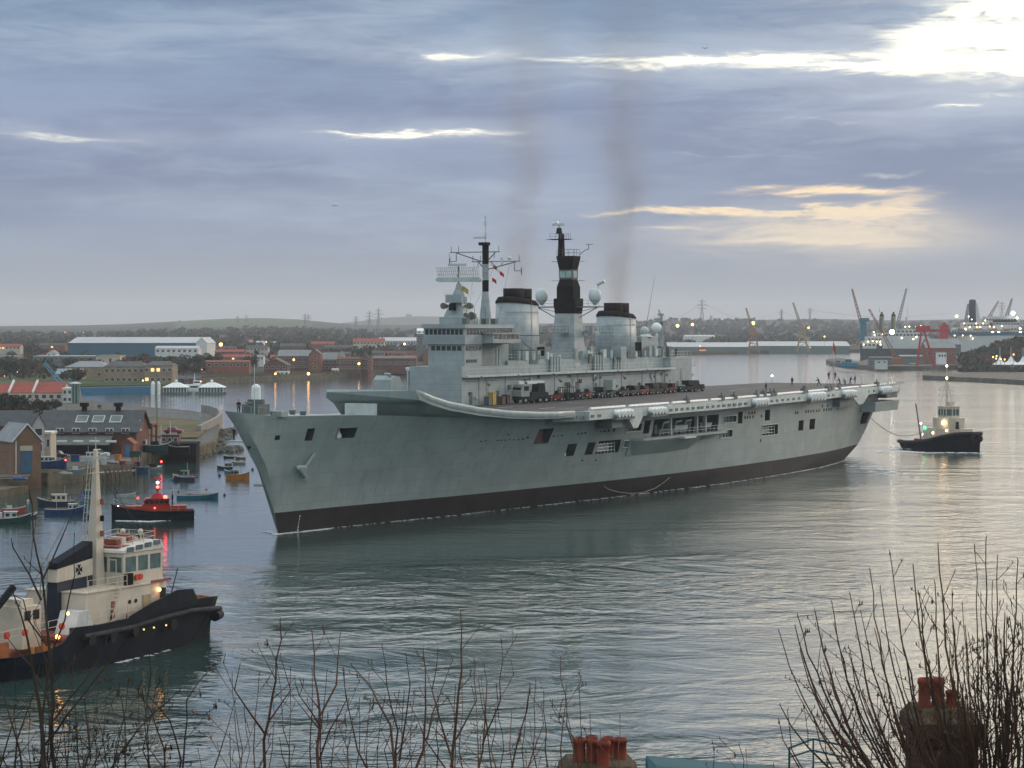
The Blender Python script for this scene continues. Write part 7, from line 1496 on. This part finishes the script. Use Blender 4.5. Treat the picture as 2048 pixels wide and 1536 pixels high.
# ======================= foreground: hillside, chimneys, bare shrubs =======================
random.seed(70)
MB().q([(-260,-60,27),(260,-60,27),(260,8,20.2),(-260,8,20.2),(-260,60,9.5),(260,60,9.5),(-260,118,-2),(260,118,-2)],[(0,1,2,3),(3,2,5,4),(4,5,7,6)]).build('hillside',M('rough_bank',(.05,.045,.025),.95,0,.4,1),kind='structure')
m_pot=M('terracotta_pot',(.15,.032,.02),.75,0,.25,4,streak=.3); m_stk=M('sooty_brick',(.045,.026,.02),.9,0,.3,1,brick=6); m_mort=M('mossy_mortar',(.06,.048,.03),.95,0,.4,3,bump=.5)
def pot(lab_,par,x,y,z,r,h):
    m_=MB(); m_.smooth=True; pr=[(1.12,0),(1.05,.08),(.95,.12),(.93,.55),(.9,.8),(1.08,.84),(1.08,.93),(.98,1),(.8,1),(.8,.6)]
    m_.loft([[(x+r*k*math.cos(2*math.pi*i/18),y+r*k*math.sin(2*math.pi*i/18),z+h*q) for i in range(18)] for k,q in pr],cap=False)
    o=m_.build('chimney_pot',m_pot,par); MB().tube((x,y,z+h*.5),(x,y,z+h*.6),r*.8,n=12).build('flue',m_blk,o)
def stack(lab,px0,px1,py,d,pots,dep=.9):
    x0=(px0-CX)/FP*d; x1=(px1-CX)/FP*d; zt=zat(py,d); t_=thing('chimney_stack',lab,'chimney',((x0+x1)/2,d,zt)); W=(x1-x0)/2
    b=MB(); b.box(-W*.86,W*.86,-dep*.86,dep*.86,-9,-.55); b.box(-W*.93,W*.93,-dep*.93,dep*.93,-.55,-.38); b.box(-W,W,-dep,dep,-.38,-.12); b.build('brickwork',m_stk,t_)
    m_=MB(); m_.loft([[(-W*.97,-dep*.97,-.12),(W*.97,-dep*.97,-.12),(W*.97,dep*.97,-.12),(-W*.97,dep*.97,-.12)],[(-W*.75,-dep*.7,.1),(W*.8,-dep*.7,.06),(W*.75,dep*.7,.1),(-W*.8,dep*.7,.08)]]); m_.build('flaunching',m_mort,t_)
    for (px,pyt,y,r) in pots: x=(px-CX)/FP*(d+y)-t_.location.x; pot('p',t_,x,y,-.02,r,zat(pyt,d+y)-zt+.02)
    return t_
stack('sooty chimney stack with five red clay pots at the bottom middle edge',1118,1276,1528,46,[(1159,1476,-.25,.13),(1207,1482,-.55,.135),(1240,1476,.1,.14),(1183,1471,.5,.115),(1216,1474,.45,.125),(1186,1479,-.3,.12)],.95)
stack('tall sooty chimney stack with three red clay pots behind the right bare shrub',1813,1952,1422,44,[(1849,1356,-.1,.125),(1876,1356,-.05,.128),(1903,1381,.0,.11)],.8)
# second stack: its wide pot is a pair of touching pots
# blue covered boat or roof at the bottom edge
bc=thing('blue_roof','turquoise blue ribbed roof sheet with rounded ridge at the bottom edge','roof',atd(1432,64,zat(1578,64)))
m_bcov=M('turquoise_sheet',(.015,.075,.095),.65,0,.12,1,spec=.12)
MB().loft([[(-1.9,-1.2,-1.5),(2.9,-1.2,-1.5),(2.9,2.2,-1.5),(-1.9,2.2,-1.5)],[(-1.8,-1.2,.3),(2.8,-1.2,-.0),(2.8,2.0,.15),(-1.8,2.0,.55)],[(-1.6,.3,.58),(2.6,.3,.18),(2.6,.5,.18),(-1.6,.5,.58)]]).build('sheet',m_bcov,bc)
for k in range(16): x=-1.75+k*.29; MB().box(x,x+.06,-1.24,-1.18,-1.2,.28-(x+1.8)*.065).build('rib',m_bcov,bc)
MB().tube((-2.2,-.6,-1),(-2.0,-.6,.42),.4,.3,10).build('tank',m_lgrey,bc)
fr=thing('cage_frame','thin turquoise tube frame sticking up beside the blue roof','frame',atd(1605,62,zat(1560,62)))
m_=MB(); m_.path([(-.35,0,-1),(-.35,0,.85),(.35,.5,1.0),(1.3,.1,.85),(1.3,0,-1)],.03,5); m_.path([(-.35,0,.6),(.3,.4,.72),(1.3,.1,.55)],.025,5); m_.tube((.35,.5,1.0),(.35,.5,-1),.025,n=5); m_.build('tubes',m_bcov,fr)
m_twig=[M('twig_brown',(.095,.05,.035),.75,0,.35,3,spec=.2),M('twig_dark',(.045,.032,.026),.8,0,.35,3,spec=.2)]; m_bud=M('withered_leaf',(.12,.07,.04),.8,0,.4,5); m_gleaf=M('green_leaf',(.05,.09,.03),.7,0,.4,5)
def grow(m_,rng,p,d,L,r,lev,tips,up=.25,kink=.10,side=.6,seg=.14):
    n_=max(3,int(L/seg)); pts=[p]; q=p.copy(); dd=d.copy(); rr=r
    for k in range(n_):
        dd=(dd+Vector((rng.gauss(0,kink),rng.gauss(0,kink),rng.gauss(0,kink*.5)+up*seg))).normalized(); q2=q+dd*(L/n_); r2=max(r*(1-.8*(k+1)/n_),.0022)
        m_.tube(q,q2,rr,r2,4 if r<.01 else 5); 
        if lev>0 and k>n_*.18 and rng.random()<side:
            s=rng.choice((-1,1)); ax=Vector((dd.z,rng.gauss(0,.5),-dd.x)).normalized()*s; nd=(dd*.75+ax*.62).normalized()
            grow(m_,rng,q2.copy(),nd,L*rng.uniform(.28,.55)*(1-.45*k/n_),r2*.8,lev-1,tips,up*1.5,kink,side*.8,seg)
        if rng.random()<.3 and rr<.006: tips.append(q2.copy())
        q=q2; rr=r2
    tips.append(q)
def shrub(lab,px,pyb,d,stems,seed,mt=0,leaf=None,nleaf=.1,group='bare shrubs in the foreground'):
    rng=random.Random(seed); base=atd(px,d,zat(pyb,d)); t_=thing('bare_shrub',lab,'shrub',base,0,group); m_=MB(); tips=[]
    for (dx,dy_,az,L,r,lev,side) in stems:       # dx: offset of the foot in picture px, az: lean in degrees
        p=Vector((dx/FP*d,rng.uniform(-.6,.6),dy_/FP*d)); a=R(az); grow(m_,rng,p,Vector((math.sin(a),rng.uniform(-.12,.12),math.cos(a))).normalized(),L,r,lev,tips,.22 if abs(az)<60 else .5,.055,side)
    m_.build('branches',m_twig[mt],t_)
    b=MB()
    for q in tips:
        if rng.random()<.8: b.tube(q,q+Vector((rng.uniform(-.01,.01),0,.022)),.0042,.001,4)
    b.build('buds',m_twig[1-mt],t_,kind='stuff')
    if leaf:
        l=MB()
        for q in tips:
            if rng.random()<nleaf:
                s=rng.uniform(.01,.022); c=q; l.q([c,c+Vector((s*.5,0,-s*.7)),c+Vector((0,s*.3,-s*1.9)),c+Vector((-s*.45,0,-s*.8))],[(0,1,2,3)])
        if l.f: l.build('leaves',leaf,t_,kind='stuff')
    return t_
D_=15.0; m1=D_/FP     # metres per px at the shrubs
S=lambda px:px*m1
# left sapling
shrub('dark sapling with forked trunk rising in front of the black and cream tug',118,1600,D_,[(0,0,-4,S(430),.020,0,0),(-3,0,-3,S(330),.016,2,.5)],3,1,m_gleaf,.12)
rng0=random.Random(12)
def fromto(lab,paths,seed,mt,side=.35,lev=2,leaf=m_bud,nl=.05):
    # stems traced as foot -> tip in picture columns and rows, given real depth and thickness
    rng=random.Random(seed); x0,y0=paths[0][0][:2]; base=atd(x0,D_,zat(y0,D_)); t_=thing('bare_shrub',lab,'shrub',base,0,'bare shrubs in the foreground'); m_=MB(); tips=[]
    for pth in paths:
        dep=rng.uniform(-.5,.5); pp=[]; r0=pth[-1] if isinstance(pth[-1],(int,float)) else 5; P=[q for q in pth if isinstance(q,tuple)]
        for i,(px,py) in enumerate(P): d=D_+dep*(i/max(1,len(P)-1)); pp.append(atd(px,d,zat(py,d))-base)
        # subdivide with small kinks
        fine=[]
        for a,b in zip(pp,pp[1:]):
            n_=max(1,int((b-a).length/.12))
            for k in range(n_): q=a.lerp(b,k/n_); q+=Vector((rng.gauss(0,.006),rng.gauss(0,.01),0)); fine.append(q)
        fine.append(pp[-1]); N=len(fine)-1
        for k in range(N):
            ra=max(r0*m1/2*(1-.75*k/N),.0024); rb=max(r0*m1/2*(1-.75*(k+1)/N),.0022); m_.tube(fine[k],fine[k+1],ra,rb,5)
            if k>N*.15 and k<N*.93 and rng.random()<side:
                dd=(fine[k+1]-fine[k]).normalized(); s=rng.choice((-1,1)); ax=Vector((dd.z,0,-dd.x))*s; grow(m_,rng,fine[k],(dd*.8+ax*.6+Vector((0,rng.gauss(0,.15),0))).normalized(),S(rng.uniform(40,130))*(1-.5*k/N),ra*.7,lev-1,tips,.5,.06,.35,.1)
        tips.append(fine[-1])
    m_.build('branches',m_twig[mt],t_); b=MB()
    for q in tips:
        if rng.random()<.9: b.tube(q-Vector((0,0,.005)),q+Vector((rng.uniform(-.008,.008),0,.02)),.0045,.0012,4)
    b.build('buds',m_twig[mt],t_,kind='stuff')
    l=MB()
    for q in tips:
        if rng.random()<nl: s=rng.uniform(.010,.022); l.q([q,q+Vector((s*.5,0,-s*.7)),q+Vector((0,s*.3,-s*1.9)),q+Vector((-s*.45,0,-s*.8))],[(0,1,2,3)])
    if l.f: l.build('leaves',leaf,t_,kind='stuff')
    return t_
fromto('forked dark sapling in front of the black and cream tug',[[(112,1620),(106,1450),(103,1330),(92,1250),(82,1150),(66,1070),(62,1010),(58,985),10],[(86,1200),(60,1150),(30,1095),(22,1075),5],[(84,1160),(105,1120),(130,1060),(142,1030),5],[(96,1290),(60,1240),(45,1200),(15,1185),4],[(104,1300),(130,1240),(150,1150),(149,1070),4],[(106,1420),(60,1330),(10,1270),5],[(108,1440),(170,1360),(215,1290),(222,1230),5]],5,1,.22,2,m_gleaf,.25)
fromto('tangle of thin dark twigs with a few green leaves in the bottom left corner',[[(60,1620),(40,1500),(10,1400),(-10,1340),7],[(60,1600),(90,1490),(160,1400),(230,1310),(262,1260),7],[(150,1620),(180,1500),(170,1400),(215,1330),6],[(20,1600),(30,1480),(70,1380),(80,1330),6],[(190,1620),(230,1520),(300,1430),(360,1380),5],[(-10,1560),(30,1440),(60,1400),5],[(240,1620),(250,1500),(245,1400),(205,1330),5]],6,1,.55,3,m_gleaf,.10)
fromto('drooping catkin-bearing twigs at the lower left, right of the tug bow reflection',[[(330,1620),(330,1500),(300,1420),(255,1350),5],[(360,1600),(372,1480),(372,1400),(425,1330),(441,1322),5],[(345,1620),(362,1520),(340,1440),(300,1390),(298,1300),5],[(400,1620),(438,1510),(455,1450),(470,1400),5],[(320,1610),(290,1500),(300,1440),(325,1380),4]],7,1,.45,3,m_bud,.3)
BR=[('upright brown sapling, leftmost of the bottom row',[[(528,1620),(530,1480),(545,1400),(552,1320),(560,1240),8],[(533,1470),(500,1420),(470,1380),(480,1330),5],[(540,1440),(580,1380),(560,1310),4]],1),
 ('tall straight brown sapling with narrow forks, second of the bottom row',[[(632,1620),(636,1500),(640,1420),(626,1350),(624,1262),9],[(640,1430),(670,1370),(680,1270),5],[(638,1450),(600,1390),(590,1365),4],[(636,1520),(660,1460),(690,1400),(686,1340),4]],2),
 ('brown sapling with many parallel shoots, centre of the bottom row',[[(790,1620),(790,1520),(780,1450),(740,1370),(702,1330),8],[(790,1540),(792,1460),(775,1370),(764,1290),5],[(795,1520),(815,1430),(820,1370),(812,1310),5],[(800,1600),(850,1500),(852,1380),(846,1300),7],[(850,1480),(880,1380),(905,1320),4],[(770,1600),(715,1500),(690,1370),(688,1340),5]],3),
 ('brown sapling with curved outer shoots right of centre in the bottom row',[[(900,1620),(905,1510),(915,1420),(920,1340),(921,1225),8],[(905,1520),(880,1440),(868,1380),(876,1300),5],[(912,1480),(950,1400),(948,1320),4],[(930,1620),(965,1500),(975,1400),(968,1330),6],[(965,1490),(1000,1400),(1003,1280),4],[(905,1560),(850,1480),(820,1410),4]],4),
 ('thin brown sapling leaning right near the water below the mast reflection',[[(1010,1620),(1030,1500),(1055,1420),(1060,1370),6],[(1040,1600),(1065,1500),(1085,1450),(1083,1410),4],[(1000,1600),(985,1500),(990,1420),4],[(1020,1600),(1050,1540),(1090,1480),4]],5),
 ('three wand-like twigs beside the five-pot chimney, left side',[[(1145,1620),(1145,1500),(1128,1400),(1121,1315),4],[(1165,1620),(1165,1500),(1160,1430),(1158,1360),4],[(1180,1620),(1182,1500),(1180,1430),3],[(1170,1600),(1155,1520),(1135,1430),3]],6),
 ('small brown twiggy shoots in the bottom left-centre gap',[[(470,1620),(480,1520),(468,1420),4],[(490,1620),(520,1540),(540,1490),4],[(580,1620),(575,1540),(560,1480),4],[(440,1620),(462,1540),(460,1470),3]],7),
 ('short wand twigs poking up before the turquoise roof',[[(1425,1620),(1428,1520),(1428,1495),3],[(1490,1620),(1488,1520),(1478,1490),3],[(1500,1600),(1495,1540),(1492,1500),3],[(1242,1600),(1240,1500),(1240,1432),3]],8)]
for lab,ps,sd in BR: fromto(lab,ps,20+sd,0,.30,2,m_bud,.03)
rng=random.Random(88); ps=[]
tg=[(1558,1262),(1560,1410),(1590,1252),(1595,1230),(1630,1222),(1664,1205),(1700,1188),(1668,1248),(1740,1140),(1722,1225),(1780,1105),(1760,1175),(1826,1128),(1836,1180),(1876,1090),(1870,1165),(1905,1185),(1972,1076),(1950,1105),(1995,1110),(1985,1160),(2036,1120),(2045,1230),(2010,1230),(1962,1190),(1640,1330),(1600,1300),(1700,1300),(1750,1260),(1800,1240)]
for i,(tx,ty_) in enumerate(tg):
    fx=1905+(tx-1800)*.45+rng.uniform(-25,25); fy_=1640; cx=fx+(tx-fx)*.55+(tx-fx)*.22; cy=fy_+(ty_-fy_)*.42
    P=[]; 
    for k in range(7):
        u=k/6; P.append((fx*(1-u)**2+2*cx*u*(1-u)+tx*u*u,fy_*(1-u)**2+2*cy*u*(1-u)+ty_*u*u))
    ps.append(P+[rng.uniform(5.5,9)])
fromto('big spreading red-brown bare shrub filling the lower right, front half',ps[::2],41,0,.5,3,m_bud,.10)
fromto('big spreading bare shrub in the lower right, rear half nearer the chimney',ps[1::2],42,1,.5,3,m_bud,.08)
ps=[]
for k in range(26):
    tx=rng.uniform(1590,2040); ty_=1210-(tx-1590)*.12+rng.uniform(20,230)+abs(rng.gauss(0,30)); fx=1925+(tx-1800)*.4+rng.uniform(-30,30); cx=fx+(tx-fx)*.75; cy=1640+(ty_-1640)*.42
    ps.append([(fx*(1-u)**2+2*cx*u*(1-u)+tx*u*u,1640*(1-u)**2+2*cy*u*(1-u)+ty_*u*u) for u in (0,.2,.4,.6,.8,1)]+[rng.uniform(3.5,6)])
fromto('fine wiry twigs between the two big shrubs of the lower right',ps,45,0,.45,2,m_bud,.05)
ps=[]
for (fx,tx,ty_) in ((1980,1930,1250),(2000,1990,1260),(2030,2020,1240),(2050,2048,1150),(2070,2060,1280),(1960,1900,1290),(2040,2000,1300),(2075,2030,1350),(2010,1960,1330)):
    ps.append([(fx,1640),((fx*.6+tx*.4)+12,1500),(tx+8,1380),(tx,ty_),rng.uniform(5,9)])
fromto('dense dark twiggy thicket at the lower right picture edge',ps,43,1,.75,3,m_gleaf,.05)
ps=[]
for k in range(24):
    tx=rng.uniform(1900,2075); ty_=rng.uniform(1230,1470); fx=tx+rng.uniform(-40,60); ps.append([(fx,1640),(fx*.5+tx*.5+rng.uniform(-15,15),1560),(tx+rng.uniform(-12,12),ty_+60),(tx,ty_),rng.uniform(3,5.5)])
fromto('fine upright wands filling the bottom centre between the brown saplings',[[(x+rng.uniform(-20,20),1640),(x+rng.uniform(-12,12),1500),(x+rng.uniform(-18,18),rng.uniform(1330,1430)),rng.uniform(2.5,4.5)] for x in range(470,1130,24)],48,0,.45,3,m_bud,.03)
fromto('low dense tangle of dark twigs round the tall right chimney',ps,46,1,.7,3,m_gleaf,.06)
ps=[]
for k in range(20):
    tx=rng.uniform(-20,300); ty_=rng.uniform(1300,1480); fx=tx+rng.uniform(-60,60); ps.append([(fx,1640),(fx*.5+tx*.5+rng.uniform(-15,15),1560),(tx+rng.uniform(-12,12),ty_+60),(tx,ty_),rng.uniform(2.5,5)])
fromto('low dense mat of thin dark twigs along the bottom left edge',ps,47,1,.7,3,m_gleaf,.10)
ps=[[(1640,1640),(1600,1540),(1565,1480),(1558,1440),5],[(1680,1640),(1620,1560),(1580,1500),(1575,1420),5],[(1720,1640),(1680,1560),(1640,1490),(1625,1430),5],[(1760,1640),(1720,1560),(1700,1480),(1690,1420),5],[(1600,1640),(1560,1580),(1547,1530),4]]
fromto('low bare twigs in front of the turquoise frame, left of the tall chimney',ps,44,0,.4,3,m_bud,.05)
# ======================= funnel smoke and haze =======================
def smoke(lab,axis,rad,dens,col):
    m=bpy.data.materials.new('funnel_smoke'); m.use_nodes=True; nt=m.node_tree; nt.nodes.clear(); t=NT(nt)
    out=t.n('ShaderNodeOutputMaterial'); pv=t.n('ShaderNodeVolumePrincipled'); t.l(pv.outputs[0],out.inputs['Volume'])
    uv=t.n('ShaderNodeTexCoord').outputs['Object']; sp=t.n('ShaderNodeSeparateXYZ'); t.l(uv,sp.inputs[0]); z=sp.outputs[2]
    # distance from the bent axis, in units of the local radius
    H_=axis[-1][2]-axis[0][2]; u=t.m('DIVIDE',z,H_,clamp=True)
    dx=axis[-1][0]-axis[0][0]; dy=axis[-1][1]-axis[0][1]
    cx=t.m('MULTIPLY',t.m('POWER',u,1.3),dx); cy=t.m('MULTIPLY',u,dy); rr=t.m('ADD',rad[0],t.m('MULTIPLY',u,rad[1]-rad[0]))
    wob=t.m('MULTIPLY',t.m('SUBTRACT',t.noise(t.map(uv,(.05,.05,.08)),1,2,.5),.5),t.m('MULTIPLY',rr,1.6))
    ex=t.m('DIVIDE',t.m('ADD',t.m('SUBTRACT',sp.outputs[0],cx),wob),rr); ey=t.m('DIVIDE',t.m('SUBTRACT',sp.outputs[1],cy),rr)
    r2=t.m('ADD',t.m('MULTIPLY',ex,ex),t.m('MULTIPLY',ey,ey)); fall=t.m('EXPONENT',t.m('MULTIPLY',r2,-2.6))
    ns=t.rng(t.noise(t.map(uv,(.22,.22,.13)),1,4,.6),.3,.75,.25,1.5)
    thin=t.m('SUBTRACT',1.0,t.m('POWER',u,1.6)); dn=t.m('MULTIPLY',t.m('MULTIPLY',fall,ns),t.m('MULTIPLY',thin,t.m('DIVIDE',dens*rad[0],rr)))
    t.l(dn,pv.inputs['Density']); pv.inputs['Color'].default_value=(*col,1); pv.inputs['Anisotropy'].default_value=.1
    m_=MB(); rg=[]
    for k in range(9):
        u_=k/8; r_=(rad[0]+(rad[1]-rad[0])*u_)*1.9; c=(dx*u_**1.3,dy*u_,H_*u_); rg.append([(c[0]+r_*math.cos(2*math.pi*i/14),c[1]+r_*math.sin(2*math.pi*i/14),c[2]) for i in range(14)])
    m_.loft(rg); o=m_.build('smoke_plume',m,None,kind='stuff',loc=axis[0]); o['label']=lab; return o
p1=SX2(80.7,-8.3,0); p2=SX2(117.6,-8.3,0)
def SW(p,z): return SHP(-p[0],p[1],z)
a=SW(p1,31.6); b=SW(p2,29.6)
smoke('thin brown smoke rising from the forward funnel',[tuple(a),(a.x+4,a.y,a.z+62)],(2.6,9.5),.15,(.46,.39,.34))
smoke('denser brown smoke rising from the after funnel',[tuple(b),(b.x+3.5,b.y,b.z+62)],(2.6,10),.21,(.42,.36,.31))
hz=bpy.data.materials.new('river_haze'); hz.use_nodes=True; hz.node_tree.nodes.clear(); t=NT(hz.node_tree)
out=t.n('ShaderNodeOutputMaterial'); pv=t.n('ShaderNodeVolumePrincipled'); t.l(pv.outputs[0],out.inputs['Volume']); pv.inputs['Density'].default_value=HAZE; pv.inputs['Color'].default_value=(.86,.92,1,1); pv.inputs['Anisotropy'].default_value=.2
MB().box(-10000,10000,-400,12500,-12,150).build('haze',hz,kind='stuff')
